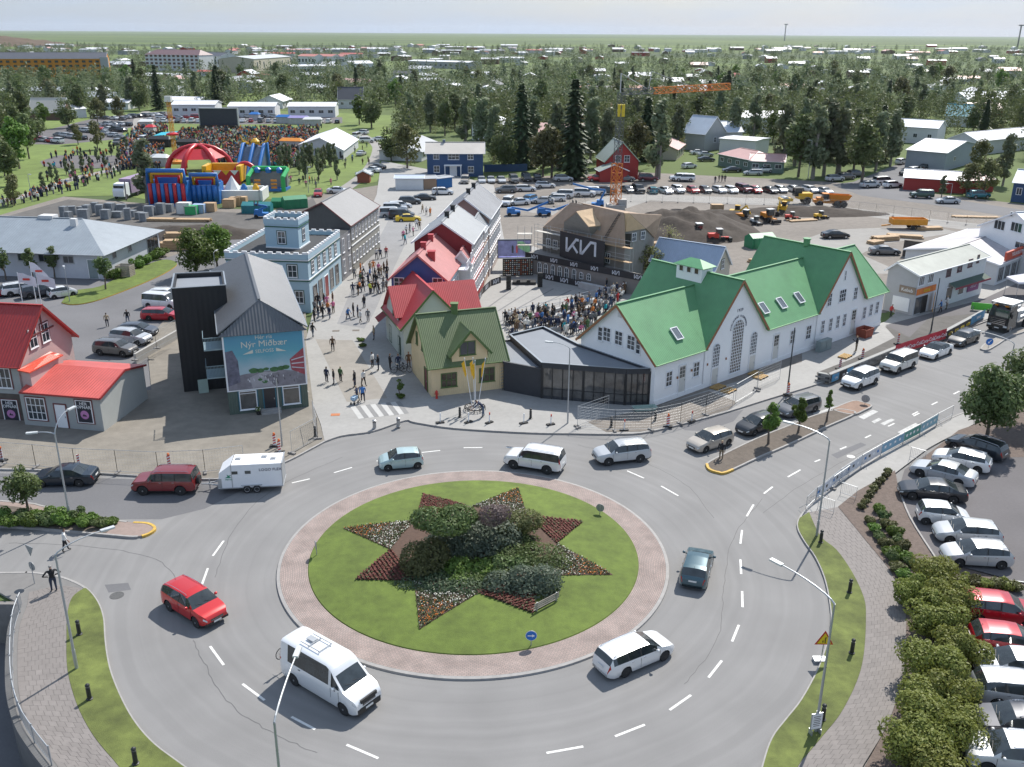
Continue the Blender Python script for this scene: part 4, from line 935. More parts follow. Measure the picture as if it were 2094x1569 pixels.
def crown_blobs(w,z0,z1,n,rnd,kind='round'):
 out=[];H=z1-z0
 for i in range(n):
  t=rnd.random();zz=z0+H*(.12+.80*t)
  if kind=='round':env=sin(pi*min(1,max(0,.12+.80*t)))**.6
  elif kind=='poplar':env=(.95-.62*t)*(.6+.4*min(1,t*5))
  else:env=1-t
  a=rnd.uniform(0,6.28);q=w*env*rnd.uniform(.15,.72);rr=w*rnd.uniform(.26,.44)*(.55+.45*env)
  out.append(((q*cos(a),q*sin(a),zz),(rr,rr,rr*rnd.uniform(.7,1.2))))
 return out
BRK=mat('bark',(.13,.105,.085),.95,var=.25,scale=4,det=6)
M_BARKP=mat('pale_bark',(.22,.20,.175),.95,var=.25,scale=4,det=6)
M_LF_BIRCH=mat_leaf('leaf_birch',(.078,.115,.036),(.165,.205,.085))
M_LF_POP=mat_leaf('leaf_poplar',(.098,.132,.060),(.215,.245,.145),rand=.22)
LFB=mat_leaf('leaf_bright',(0.076,0.138,0.025),(0.152,0.235,0.048))
M_LF_SPR=mat_leaf('leaf_spruce',(.052,.080,.038),(.092,.132,.060),tr=.05)
LFO=mat_leaf('leaf_olive',(0.086,0.097,0.036),(0.172,0.172,0.072))
M_LF_YEW=mat_leaf('leaf_yellow_green',(0.124,0.159,0.030),(0.262,0.290,0.076),rand=.12)
def broad_tree(name,h,w,leafm,n=1700,size=.42,kind='round',trunk_h=.22,nb=26,seed=0,bark=None,stems=1):
 rnd=random.Random(seed);root=thing(name,'','tree')
 t=MB();bl=crown_blobs(w/2,h*trunk_h,h,nb,rnd,kind)
 for s in range(stems):
  ox,oy=(rnd.uniform(-.25,.25),rnd.uniform(-.25,.25))if stems>1 else(0,0);r0=h*.020+.04
  pts=[(ox,oy,-.05),(ox*1.2+rnd.uniform(-.1,.1),oy*1.2,h*.25),(ox*2+rnd.uniform(-.25,.25),oy*2+rnd.uniform(-.25,.25),h*.5),(ox*2.5+rnd.uniform(-.3,.3),oy*2.5+rnd.uniform(-.3,.3),h*.88)]
  t.tube(pts,r0,6,r2=r0*.2)
  for k in range(8 if stems==1 else 4):
   c,r=rnd.choice(bl);z=max(h*.16,c[2]-r[2]-abs(c[0])*.9);z=min(z,h*.8);t.tube([(ox*1.5,oy*1.5,z),(c[0]*.5,c[1]*.5,(z+c[2])/2),c],r0*.45,4,r2=.02)
 t.build('trunk',bark or BRK,root,lc=1)
 c=MB();leaves(c,bl,n,size,rnd=rnd);c.build('crown',leafm,root,lc=1);return root
def spruce(name,h,w,seed=0,n=1500,leafm=None):
 rnd=random.Random(seed);root=thing(name,'','tree');MB().tube([(0,0,-.05),(0,0,h*.97)],h*.016+.05,6,r2=.03).build('trunk',BRK,root,lc=1)
 c=MB();tiers=int(h*2.2);per=max(3,int(n/tiers/7))
 for i in range(tiers):
  t0=(i+rnd.random()*.6)/tiers;z=h*(.06+.94*t0);rad=w/2*(1-t0)**.85*rnd.uniform(.75,1.12)+.08
  nb=6+int(4*(1-t0));a0=rnd.uniform(0,6.3)
  for b in range(nb):
   a=a0+6.283*b/nb+rnd.uniform(-.2,.2);rr=rad*rnd.uniform(.75,1.1)
   for k in range(per+3):
    q=rr*(.2+.8*(k+rnd.random())/(per+3));p=V3((q*cos(a),q*sin(a),z-q*.34+rnd.uniform(-.1,.1)))
    wd=.16+.24*(1-q/(rr+.01));wd*=1+h*.03
    dx=V3((cos(a),sin(a),-.28));dy=V3((-sin(a),cos(a),rnd.uniform(-.5,.5)))*wd;ln=.28+.02*h
    o=len(c.v);c.v+=[p-dx*ln*.5,p-dy,p+dx*ln,p+dy];c.f.append([o,o+1,o+2,o+3]);c.m.append(0)
 c.build('crown',leafm or M_LF_SPR,root,lc=1);return root
def shrub(name,blobs,leafm,label,n=1600,size=.13,loc=(0,0,0),group=None,cat='shrub',seed=1,twig=True):
 rnd=random.Random(seed);root=thing(name,label,cat,loc,0,group)
 if twig:
  t=MB()
  for c,r in blobs:t.tube([(c[0]*.3,c[1]*.3,-.02),(c[0]*.8,c[1]*.8,c[2]*.6),c],.025,4,r2=.01)
  t.build('stem',BRK,root,lc=1)
 c=MB();leaves(c,blobs,n,size,rnd=rnd,shell=.72);c.build('foliage',leafm,root,lc=1);return root
# ---- shrubs of the flower island
def hga(P,px,py):
 d=ray(px,py);return HC+d.z*P.y/d.y
def isl(px,py):p=at(px,py,.8);return(p.x,p.y,dome_z(p.x,p.y)-.02)
M_LF_GREYG=mat_leaf('leaf_grey_green',(0.062,0.090,0.062),(0.172,0.214,0.152),rand=.1)
M_LF_JUN=mat_leaf('leaf_juniper',(0.034,0.058,0.030),(0.083,0.117,0.055),rand=.1,tr=.1)
M_LF_RUST=mat_leaf('leaf_rusty',(0.138,0.069,0.041),(0.179,0.117,0.062),rand=.1)
M_LF_PURP=mat_leaf('leaf_purple',(0.117,0.083,0.086),(0.179,0.138,0.138),rand=.1)
LFS=mat_leaf('leaf_soft_green',(0.083,0.131,0.041),(0.152,0.200,0.076),rand=.1)
GI='shrubs growing on the roundabout mound'
def ell(*b):return[((x*1.25,y*1.2,z*1.1),(a*1.34,c*1.32,d*1.36))for x,y,z,a,c,d in b]
shrub('shrub',ell((-1.3,-.3,.9,1.2,1.1,.95),(0,.1,1.1,1.3,1.2,1.05),(1.3,.3,1.1,1.2,1.1,1.0),(.5,-.5,.8,1.2,.9,.8),(-.7,.5,1.0,1,.9,.9)),M_LF_GREYG,'largest silvery dark green shrub at the back of the roundabout mound',10400,.146,isl(968,1122),GI,seed=2)
shrub('shrub',ell((-.3,0,.9,.85,.85,1.0),(.5,.2,1.0,.9,.9,1.0),(0,-.5,.6,.9,.7,.65)),LFO,'upright olive shrub at the left of the roundabout mound',5600,.134,isl(864,1158),GI,seed=3)
shrub('shrub',ell((-1.2,0,.35,1.1,.7,.45),(.3,.1,.4,1.3,.7,.5),(1.5,0,.35,.9,.6,.45)),M_LF_RUST,'low rust-brown shrub along the back of the roundabout mound',4000,.123,isl(930,1080),GI,seed=4)
shrub('shrub',ell((0,0,.45,.9,.7,.55)),LFB,'small bright green shrub at the upper right of the mound behind the silvery shrub',1800,.123,isl(1024,1082),GI,seed=44)
shrub('shrub',ell((-.9,.2,.6,1.1,1.0,.6),(.6,0,.6,1.4,1.1,.62),(1.4,-.6,.45,.9,.8,.5),(.2,-.8,.45,1,.8,.5)),LFS,'soft green rounded shrub at the right of the roundabout mound',6000,.112,isl(1076,1140),GI,seed=5)
shrub('shrub',ell((0,0,.5,.7,.6,.5),(.5,.3,.5,.5,.5,.4)),M_LF_PURP,'purplish twiggy shrub in the middle of the mound',1800,.101,isl(1006,1134),GI,seed=6)
shrub('shrub',ell((-.6,0,.6,.8,.7,.6),(.5,.1,.55,.8,.7,.55),(0,-.6,.4,.8,.6,.4)),LFB,'mid green leafy shrub in the centre front of the mound',3200,.168,isl(962,1168),GI,seed=7)
shrub('shrub',ell((-.5,0,.55,.7,.7,.55),(.4,0,.55,.7,.6,.5)),LFS,'light green leafy shrub between the purplish shrub and the dark lower right one',2600,.157,isl(1042,1158),GI,seed=8)
shrub('shrub',ell((-1.9,.1,.3,1.0,.8,.35),(-.6,-.1,.4,1.1,.9,.45),(.6,-.3,.4,1.1,.8,.42),(1.6,-.2,.3,.9,.7,.35),(-.3,-.7,.2,1.4,.5,.25)),M_LF_JUN,'low dark creeping juniper at the lower left of the mound',8400,.112,isl(922,1190),GI,seed=9)
shrub('shrub',ell((-1.1,0,.6,.9,.8,.62),(0,.1,.75,.9,.8,.75),(1.0,.1,.75,.9,.8,.75),(.3,-.5,.5,1.2,.6,.5)),M_LF_GREYG,'dark clipped-looking shrub at the lower right of the mound',7200,.123,isl(1070,1196),GI,seed=10)
shrub('shrub',ell((0,0,.4,.8,.6,.45),(.8,.1,.35,.6,.5,.4)),LFB,'small light green plant between juniper and clipped shrub',1600,.146,isl(940,1188),GI,seed=12)
shrub('shrub',ell((-.9,0,.45,1.0,.8,.5),(.5,.2,.5,1.0,.8,.5),(0,-.7,.35,1.1,.6,.4)),LFS,'grey-green groundcover shrub in the very middle of the mound',3800,.146,isl(918,1138),GI,seed=61)
shrub('shrub',ell((-.8,0,.35,.9,.7,.4),(.6,.1,.4,.9,.7,.42)),M_LF_JUN,'dark low plants filling the gap left of the leafy centre shrub',3000,.123,isl(900,1172),GI,seed=62)
shrub('shrub',ell((-.8,0,.4,1.0,.7,.45),(.7,.1,.4,1.0,.7,.45)),LFS,'pale green low plants in front of the leafy centre shrub',3000,.134,isl(992,1184),GI,seed=63)
shrub('shrub',ell((0,0,.45,1.0,.7,.5),(.8,.3,.45,.9,.8,.5)),LFO,'olive low shrub at the upper right rim of the mound',2600,.123,isl(1045,1102),GI,seed=64)
mb=MB();leaves(mb,[((RC.x+4.2*sqrt(q)*cos(a),RC.y+4.2*sqrt(q)*sin(a),1.02-.05*q*4),(.75,.75,.28))for q,a in[(RND.random(),RU(0,6.3))for _ in range(70)]],15000,.13,shell=.5);mb.build('ground_cover',LFS,kind='stuff')
a=at(1113,1240,.4);b=at(1136,1228,.4);bz=dome_z(a.x,a.y);rz=atan2(b.y-a.y,b.x-a.x)
bn=thing('park_bench','weathered wooden bench on the roundabout lawn beside a dark red flower point','bench',(a.x,a.y,bz),rz)
for k in range(3):MB().box((0,-.1+k*.15,.45),(2.0,.12,.04)).build('seat_slat',mat('grey_wood',(.30,.27,.23),.85,var=.2),bn,lc=1)
for k in range(3):MB().box((0,-.22,.62+k*.14),(2.0,.035,.10)).build('back_slat',MATS['grey_wood'],bn,lc=1)
for x in(-.8,.8):MB().box((x,.05,.22),(.1,.45,.44)).box((x,-.2,.6),(.08,.06,.75)).build('leg',STL,bn,lc=1)
# ---- street lamps, bollards, signs
def lamp(base,bend,tips,label,z=.13,r=.075,head_m=None,group='street lamps around the roundabout',dark=False,cat='street lamp'):
 P=at(*base,z);h=hga(P,*bend)if isinstance(bend,tuple)else bend;m=STL if not dark else mat('dark_grey_paint',(.05,.055,.06),.5)
 root=thing('street_lamp',label,cat,P,0,group)
 MB().tube([P,P+V3((0,0,1.2))],r*1.25,8).tube([P+V3((0,0,1.2)),P+V3((0,0,h))],r,8,r2=r*.7).build('pole',m,root)
 for t in tips:
  hz_=h+(t[2]if len(t)>2 else .55);T=at(t[0],t[1],hz_);d=(T-P);d.z=0;L_=d.length
  if L_>3.4:d*=3.4/L_;L_=3.4;T=V3((P.x+d.x,P.y+d.y,hz_))
  dn=d.normalized();pts=[]
  for q in range(7):
   u=q/6;pts.append(P+V3((0,0,h))+dn*(L_*(u**1.5))+V3((0,0,(hz_-h)*sin(u*pi/2))))
  MB().tube(pts,r*.65,6,r2=r*.45).build('arm',m,root)
  mb=MB();c=pts[-1];rz=atan2(dn.y,dn.x);mb.box(c+dn*.32,(.72,.24,.09),rz);mb.box(c+dn*.1,(.3,.16,.12),rz);hd=mb.build('lamp_head',mat('lamp_grey',(.55,.57,.58),.4,.2,var=.05),root)
  MB().box(c+dn*.38+V3((0,0,-.055)),(.5,.18,.03),rz).build('lens',mat('lamp_lens',(.5,.52,.52),.15,var=.05),hd)
 return root
lamp((1670,1096),(1688,905),[(1621,870)],'tall grey street lamp at the fence corner by the right grass strip')
lamp((1668,1495),(1697,1240),[(1598,1160)],'grey street lamp beside the white notice board on the right grass strip')
lamp((157,1367),(117,1140),[(208,1090)],'grey street lamp on the left grass strip with its arm to the right')
lamp((144,1065),(119,892),[(76,888,.25),(140,842,1.2)],'double-armed grey street lamp on the left planted island')
lamp((590,1760),7.1,[(617,1318)],'grey street lamp rising at the bottom edge in front of the minibus')
lamp((1160.8,865.5),(1158,716),[(1130,703,.4)],'slim grey street lamp in front of the dark glass pavilion',r=.06)
lamp((577,912),(563.5,778),[],'bare grey lamp post in front of the billboard house',r=.06)
lamp((1610,803),(1628.5,673),[],'dark bare lamp post in front of the white green-roofed building',dark=True)
lamp((1903.5,678),(1919,571),[],'dark bare lamp post between the block wall and the orange kiosk',dark=True)
lamp((2062,765),(2053,706),[(2004,680,.6)],'street lamp rising behind the large tree at the right edge')
lamp((143,617.4),(132,552),[(131,548,.1)],'lamp post at the tip of the grass wedge in the left car park',r=.05)
lamp((442,567),(441,519),[(441,515,.1)],'park lamp beside the big round tree left of the castle-like shop',r=.05)
lamp((1942,413),(1943,378),[(1940,377,.1)],'lamp post at the far right crossroads',r=.06)
lamp((1652,366),(1655,290),[(1657,288,.2)],'lamp post among the poplars right of the green low building',r=.08)
lamp((66,412),(60,360),[(58,358,.2)],'lamp post beside the park path at the far left',r=.07)
lamp((631,395),(630,345),[(629,343,.2)],'lamp post between the bouncy castles and the red car',r=.06)
M_BOLL=mat('bollard_black',(.022,.024,.026),.45,var=.2)
r_=thing('bollard','','bollard');MB().lathe((0,0,0),[(.17,0),(.17,.05),(.115,.07),(.11,.74)],14).build('post',M_BOLL,r_,lc=1)
MB().lathe((0,0,.74),[(.085,0),(.085,.10)],12).build('lens',mat('bollard_lens',(.12,.12,.12),.3),r_,lc=1);MB().lathe((0,0,.84),[(.12,0),(.12,.05),(.07,.11),(.01,.13)],14).build('cap',M_BOLL,r_,lc=1)
BO=Proto(r_)
for px,lb in(((162.6,1297.6),'uppermost black bollard on the left grass strip'),((183.5,1430),'middle black bollard on the left grass strip'),((277.8,1562),'lowest black bollard on the left grass strip'),((1678,1109.5),'black bollard beside the tall lamp at the top of the right grass strip'),((1736.8,1211.7),'second black bollard down the right grass strip'),((1741.5,1336),'third black bollard down the right grass strip'),((1682,1471.8),'black bollard behind the notice board on the right grass strip'),((940.4,853),'black bollard left of the yellow flag poles'),((1085,856),'black bollard in front of the dark pavilion wall'),((1250,873),'black bollard at the left end of the mesh fence corner'),((645,893),'black bollard beside the billboard house fence'),((1340,860),'black bollard inside the fenced gravel corner')):
 BO.place(at(*px,.14),RU(0,6),lb,'black bollards round the roundabout')
r_=thing('bollard','','bollard');MB().lathe((0,0,0),[(.22,0),(.22,.06),(.16,.07),(.155,.72),(.17,.74),(.17,.80),(.1,.84)],16).build('post',mat('steel_bollard',(.38,.39,.40),.35,.7),r_,lc=1);MB().lathe((0,0,.60),[(.163,0),(.163,.05)],16).build('band',TRM,r_,lc=1);SB=Proto(r_)
SB.place(at(766,877,.13),0,'left one of two thick steel bollards at the street mouth','steel bollards');SB.place(at(814.8,872,.13),0,'right one of two thick steel bollards at the street mouth','steel bollards')
def marker(px,label,red=True):
 P=at(*px,.13);r=thing('marker_post',label,'marker post',P,0,'plastic marker posts along the kerb');MB().box(P+V3((0,0,.05)),(.75,.35,.1),RU(0,1)).build('foot',M_RUB,r)
 MB().tube([P,P+V3((.03,0,.95))],.05,7).build('post',WHI,r)
 if red:MB().tube([P+V3((.03,0,.78)),P+V3((.04,0,1.0))],.058,7).build('reflector',M_RED,r)
for px,lb,rd in(((900,865),'white marker post with black foot left of the flag poles',0),((958,864),'marker post at the kerb directly below the flag poles',0),((1000.4,865),'white and red marker post right of the flag poles',1),((1070.7,866),'white marker post below the corner of the dark pavilion',0),((1126,868.8),'white marker post with red top left of the pavilion lamp',1),((1276,880),'marker post with red top at the mesh fence below the pavilion',1),((1414,862),'marker post with red top inside the gravel corner',1)):marker(px,lb,rd)
def board(px,label,h=1.0,beacon=True):
 P=at(*px,.13);r=thing('barrier_board',label,'barrier board',P,RU(-.3,.3),'red and white road works boards');MB().box((0,0,.06),(.8,.4,.12)).build('foot',M_RUB,r,lc=1)
 MB().box((0,0,.12+h/2),(.25,.04,h)).build('panel',WHI,r,lc=1)
 for k in range(4):
  z=.22+k*h*.24;MB().poly([(-.125,-.024,z),(.125,-.024,z+.1),(.125,-.024,z+.22),(-.125,-.024,z+.12)]).poly([(-.125,.024,z),(.125,.024,z+.1),(.125,.024,z+.22),(-.125,.024,z+.12)][::-1]).build('stripe',M_RED,r,lc=1)
 if beacon:MB().lathe((0,0,.12+h),[(.09,0),(.10,.10),(.06,.17)],10).build('beacon',mat('beacon_orange',(.7,.16,.03),.3),r,lc=1)
for px,lb,bc in(((5,942),'red and white board at the left photo edge',1),((162.6,955),'red and white board behind the dark blue saloon',0),((347,956),'red and white board with orange lamp above the dark red off-road car',1),((562,913),'upper red and white board by the bare lamp post',1),((572,926),'lower red and white board by the bare lamp post',1),((1365.6,873),'red and white board with orange lamp at the gravel corner',1),((1611,808),'red and white board at the foot of the dark lamp post',1),((1763,735),'red and white board beside the block wall',1),((1717,755),'smaller red and white board at the left of the block wall',0),((1835.6,704),'red and white board behind the red banner',1)):board(px,lb,.95,bc)
def disc_sign(base,top,label,face=None,arrow=0,r=.30,z=.2,az=-90,back=False):
 P=at(*base,z);h=hga(P,*top)-z;root=thing('road_sign',label,'road sign',P,radians(az)+pi/2)
 MB().tube([(0,.04,0),(0,.04,h+.25)],.03,6).build('post',STL,root,lc=1)
 mb=MB();mb.lathe((0,0,h),[(r,-.012),(r,.012)],24,axis='Y');dsc=mb.build('sign_disc',mat('sign_grey',(.30,.31,.32),.5,.3),root,lc=1)
 if not back:
  MB().lathe((0,-.016,h),[(r*.98,-.003),(r*.98,.003)],24,axis='Y').build('rim',WHI,dsc,lc=1)
  MB().lathe((0,-.022,h),[(r*.92,-.003),(r*.92,.003)],24,axis='Y').build('face',mat('sign_blue',(.01,.14,.48),.4,var=0),dsc,lc=1)
  mb=MB();c,s=cos(arrow),sin(arrow);q=[(-.62,-.09),(.15,-.09),(.15,-.30),(.65,0),(.15,.30),(.15,.09),(-.62,.09)]
  mb.poly([((x*c-z_*s)*r,-.03,h+(x*s+z_*c)*r)for x,z_ in q]);mb.build('arrow',WHI,dsc,lc=1)
 return root
disc_sign((1086,1322),(1088.7,1300),'round blue sign with white arrow pointing right at the front of the lawn',r=.33)
disc_sign((1226.7,1054),(1228,1038.5),'grey back of a round sign at the upper right lawn edge',back=True,az=70)
disc_sign((646.9,1137),(647,1115),'round sign seen edge-on at the left lawn edge',back=True,az=200)
disc_sign((72,1193),(64,1158),'round sign back below a triangular sign at the left street corner',back=True,az=60,z=.12)
P=at(72,1193,.12);ys=thing('road_sign','grey back of a triangular give-way sign at the left street corner','road sign',P+V3((0,.1,1.9)),2.6);MB().add([(-.4,-.02,.7),(.4,-.02,.7),(0,-.02,0),(-.4,.02,.7),(.4,.02,.7),(0,.02,0)],[(0,2,1),(3,4,5),(0,1,4,3),(1,2,5,4),(2,0,3,5)]).build('sign_panel',MATS['sign_grey'],ys,lc=1)
disc_sign((2021,713),(2023.6,699),'small round blue arrow sign on the far right traffic island',arrow=-2.3,r=.42)
disc_sign((1768.7,826),(1772,815.5),'round sign back on the stone-set end of the tree island',back=True,az=60,r=.38)
P=at(1679.6,1353);wsn=thing('warning_sign','red-edged yellow triangular road works sign at the kerb of the right grass strip','road sign',P,0)
MB().box((-.1,0,.1),(.7,.45,.2)).build('foot',STL,wsn,lc=1);MB().tube([(0,.05,0),(0,.05,1.5)],.03,6).build('post',STL,wsn,lc=1)
for nm,s,y,m in(('sign_panel',.52,0,M_RED),('face',.39,-.02,mat('sign_yellow',(.75,.55,.02),.5,var=0))):
 mb=MB();c=1.42;T=[(-s,y,c-s*.58),(s,y,c-s*.58),(0,y,c+s*1.15)];mb.poly(T);mb.poly([(x,y_+.015,z)for x,y_,z in T][::-1]);mb.build(nm,m,wsn,lc=1)
MB().poly([(.02,-.04,1.25),(.07,-.04,1.25),(.05,-.04,1.45),(.09,-.04,1.62),(.04,-.04,1.62),(0,-.04,1.45)]).poly([(-.12,-.04,1.28),(-.05,-.04,1.28),(-.07,-.04,1.42),(-.1,-.04,1.42)]).build('pictogram',TRM,wsn,lc=1)
P=at(1666,1500,.15);nb=thing('notice_board','white framed notice board standing against the lamp on the right grass strip','notice board',P,.25);MB().box((0,0,.75),(.62,.05,.95)).build('frame',STL,nb,lc=1);mb=MB();mb.box((0,-.03,.75),(.54,.02,.86));pf=mb.build('panel',WHI,nb,lc=1)
for k in range(6):MB().box((0,-.045,1.05-k*.11),(.40-.06*(k%2),.004,.03)).build('text_line',TRM,pf,lc=1)
MB().box((-.25,0,.14),(.05,.3,.28)).box((.25,0,.14),(.05,.3,.28)).build('foot',STL,nb,lc=1)
P=at(2006,1440,.17);bn=thing('litter_bin','dark green litter bin on a post at the car park kerb','litter bin',P,0);MB().lathe((0,0,.45),[(.19,0),(.22,.55),(.23,.6)],12).build('bin',mat('bin_green',(.02,.09,.07),.5),bn,lc=1);MB().box((0,0,1.1),(.5,.42,.06)).build('lid',STL,bn,lc=1);MB().tube([(0,.25,0),(0,.25,1.1)],.03,6).build('post',STL,bn,lc=1)
rl=thing('railing','grey steel railing curving along the sunken ramp at the lower left','railing',(railw[0].x,railw[0].y,.14))
RP=[];acc=0
for i in range(len(railw)-1):
 a,b=railw[i],railw[i+1];n_=max(1,int((b-a).length/.16))
 for k in range(n_):RP.append(a.lerp(b,k/n_))
off=V3((.12,0,0));MB().tube([p+off+V3((0,0,1.15))for p in RP[::4]]+[RP[-1]+off+V3((0,0,1.15))],.028,6).build('handrail',STL,rl);top=MB();top.tube([p+off+V3((0,0,.28))for p in RP[::4]],.02,5);top.build('bottom_rail',STL,rl)
for i,p in enumerate(RP):
 MB().box(p+off+V3((0,0,.7)),(.022,.022,.86)if i%12 else(.06,.06,1.15)).build('baluster' if i%12 else 'post',STL,rl)
# ---- hedges and planting by the car park, young trees
HG='yellow-green bushes of the hedge beside the slab path'
def ground_shrub(px,w,h,leafm,label,n,size,grp=None,seed=0,z=.16,nb=5,**kw):
 rnd=random.Random(seed);P=at(*px,z);bl=[]
 for k in range(nb):
  a=rnd.uniform(0,6.3);q=w*.5*rnd.uniform(.2,.85);rr=w*rnd.uniform(.14,.26);bl.append(((q*cos(a),q*sin(a),h*rnd.uniform(.35,.75)),(rr,rr*rnd.uniform(.8,1.2),h*rnd.uniform(.2,.34))))
 bl.append(((0,0,h*.42),(w*.34,w*.34,h*.40)))
 return shrub('bush',bl,leafm,label,n,size,P,grp,seed=seed,cat='bush')
for i,(px,w,h,lb)in enumerate((((1872,1235),2.1,1.7,'topmost bush of the hedge where the slab path bends'),((1905,1210),2.6,2.3,'tall bush at the top of the hedge beside the low shrubs'),((1945,1262),2.6,2.2,'hedge bush left of the upper dark red car'),((1905,1300),2.6,2.2,'hedge bush level with the upper dark red car on the path side'),((1955,1355),2.4,2.1,'hedge bush left of the lower dark red car'),((1900,1390),2.8,2.3,'hedge bush on the path side left of the lower dark red car'),((1940,1440),2.6,2.3,'hedge bush left of the silver-white hatchback'),((1880,1475),2.6,2.3,'hedge bush leaning over the slab path above the bottom edge'),((1930,1530),2.7,2.4,'hedge bush beside the litter bin kerb near the bottom'),((1860,1565),2.7,2.5,'lowest hedge bush on the path side'),((1905,1620),2.7,2.4,'hedge bush cut by the bottom edge'))):
 ground_shrub(px,w*1.22,h,M_LF_YEW,lb,6500,.115,HG,100+i,nb=13)
LOW='low shrubs in the bed beside the upper car park row'
for i in range(16):
 t=i/15;x=1775+70*t+(0 if i%2 else 22);y=1062+118*t-(0 if i%2 else 14)
 ground_shrub((x,y),RU(1.0,1.5),RU(.5,.85),[LFB,LFO,LFS][i%3],'low shrub in the car park bed, %s down on the %s side'%(ORD[i//2],'path' if i%2==0 else 'car'),700,.13,LOW,130+i,nb=3)
for i in range(9):ground_shrub((1760+i*7,1040-i*9),.8,.55,LFO,'small shrub at the upper end of the car park bed, %s from the bottom'%ORD[i],300,.12,LOW,150+i,nb=2)
for i in range(9):ground_shrub((1905+i*21,1190+i*2),1.3,.7,[LFO,M_LF_YEW][i%2],'%s small shrub from the left in the strip below the upper parked cars'%ORD[i],500,.13,'small shrubs below the upper car park row',160+i,nb=3)
for i in range(15):
 x=-30+i*18.5;ground_shrub((x,1068-abs(i-4)*.6+(i%2)*8+max(0,i-8)*1.3),1.7 if i<10 else 1.3,.95-max(0,i-10)*.12,[LFB,LFS,LFB][i%3],'%s low hedge shrub from the left on the left traffic island'%ORD[i],1100,.13,'low hedge on the left traffic island',180+i,nb=4)
def unique_tree(px,h,w,leafm,label,n,size,z=.15,kind='round',seed=0,th=.25,nb=22,group=None,stems=1):
 t=broad_tree('tree',h,w,leafm,n,size,kind,th,nb,seed,stems=stems);t.location=at(*px,z);t['label']=label;t['category']='tree'
 if group:t['group']=group
 return t
YT='young trees on the right traffic island'
unique_tree((1571,908),3.7,1.9,LFB,'lowest young tree on the right traffic island beside the black hatchback',1500,.17,seed=31,group=YT,th=.3)
unique_tree((1632,884),3.2,1.6,LFB,'middle young tree on the right traffic island in front of the dark grey estate',1300,.17,seed=32,group=YT,th=.3)
unique_tree((1690,862),3.1,1.0,LFB,'slimmest young tree at the far end of the right traffic island',700,.16,seed=33,group=YT,th=.3,kind='poplar')
unique_tree((58,1046),3.4,3.0,LFS,'small spreading tree on the left traffic island',1900,.17,seed=34)
unique_tree((2016,905),6.6,6.4,LFS,'large leafy tree at the top of the right car park',6500,.24,seed=35,nb=34)
unique_tree((2105,868),6.8,6.6,LFS,'large leafy tree cut by the right photo edge',5500,.24,seed=36,nb=34)
unique_tree((216,592),4.6,2.6,LFS,'small tree on the grass wedge by the long white building',1300,.2,seed=37,th=.4)
for i,x in enumerate((12,68,112)):unique_tree((x,572-i*2),4.4,2.3,LFS,['first','second','third'][i]+' small tree from the left against the long white wall',900,.2,seed=38+i,th=.3)
unique_tree((402,562),6.4,6.6,LFB,'big round tree left of the castle-like shop, front one',5200,.26,seed=42,nb=36,th=.12)
unique_tree((445,548),6.6,5.4,LFB,'round tree directly behind the front round tree by the castle-like shop',3400,.26,seed=43,nb=30,th=.12)
unique_tree((1362,560),7.0,5.0,mat_leaf('leaf_sparse',(0.166,0.152,0.069),(0.262,0.262,0.124)),'nearly bare twiggy tree in front of the pale blue roof',700,.16,seed=45,nb=30,stems=4)
unique_tree((1330,575),5.0,4.6,LFO,'ragged olive tree between the arcade and the green roof',1500,.2,seed=46,nb=20,stems=2)
unique_tree((819,812),1.9,.8,LFB,'small sapling in a planting ring in front of the yellow house',260,.14,seed=47,th=.3)
for i,(x,y)in enumerate(((741,708),(739,697),(820,812))):ground_shrub((x,y),1.1,.35,LFB,['yellowish plant patch at the paving edge','low plant behind the yellowish patch at the paving edge','green plants round the sapling foot'][i],260,.14,None,200+i,nb=2)
for i,(x,y)in enumerate(((285,548),(300,540),(318,530),(250,562),(235,570),(330,524))):ground_shrub((x,y),2.4,1.5,LFB,'garden bush by the end of the long pale building, %s in line'%ORD[i],700,.22,'bushes at the end of the long white building',210+i,z=.1,nb=4)
# ---- fences, banners, block wall
def mesh_fence(pts,label,h=2.0,z=.13,loc=None):
 P=ats(pts,z);root=thing('mesh_fence',label,'fence',P[0])
 for a,b in zip(P,P[1:]):
  n_=max(1,round((b-a).length/3.4))
  for k in range(n_):
   p,q=a.lerp(b,k/n_),a.lerp(b,(k+1)/n_);mb=MB();up=V3((0,0,1))
   for e in(p,q):mb.tube([e,e+up*h],.022,4)
   mb.tube([p+up*(h-.02),q+up*(h-.02)],.02,4);mb.tube([p+up*.15,q+up*.15],.02,4)
   for t in range(1,14):w_=p.lerp(q,t/14);mb.tube([w_+up*.15,w_+up*h],.0045,3,cap=False)
   for t in range(1,7):mb.tube([p+up*(.15+t*(h-.2)/7),q+up*(.15+t*(h-.2)/7)],.0045,3,cap=False)
   mb.build('fence_panel',STL,root)
   mb=MB();d=(q-p).normalized();mb.box(p+up*.07,(.7,.22,.13),atan2(d.y,d.x)+1.57);mb.build('foot',mat('foot_concrete',(.22,.21,.20),.9),root)
 return root
mesh_fence([(-60,946),(74,956),(155.6,964.5),(240.6,967.7),(325,972),(420,967.7),(500,958)],'long mesh fence along the kerb of the sandy forecourt')
mesh_fence([(597,928),(650,898),(641,862)],'mesh fence corner right of the billboard house')
mesh_fence([(1180.6,873.7),(1243.6,850.6)],'short mesh fence in front of the pavilion glass')
mesh_fence([(1181,875),(1257,882),(1331,880),(1391,867),(1442.5,849),(1498,829)],'mesh fence round the gravel corner below the white building')
mesh_fence([(1547,800),(1503,826)],'mesh fence piece at the kerb in front of the arched windows')
mesh_fence([(1549,795),(1594,775)],'mesh fence panel between the arched door and the dark lamp post')
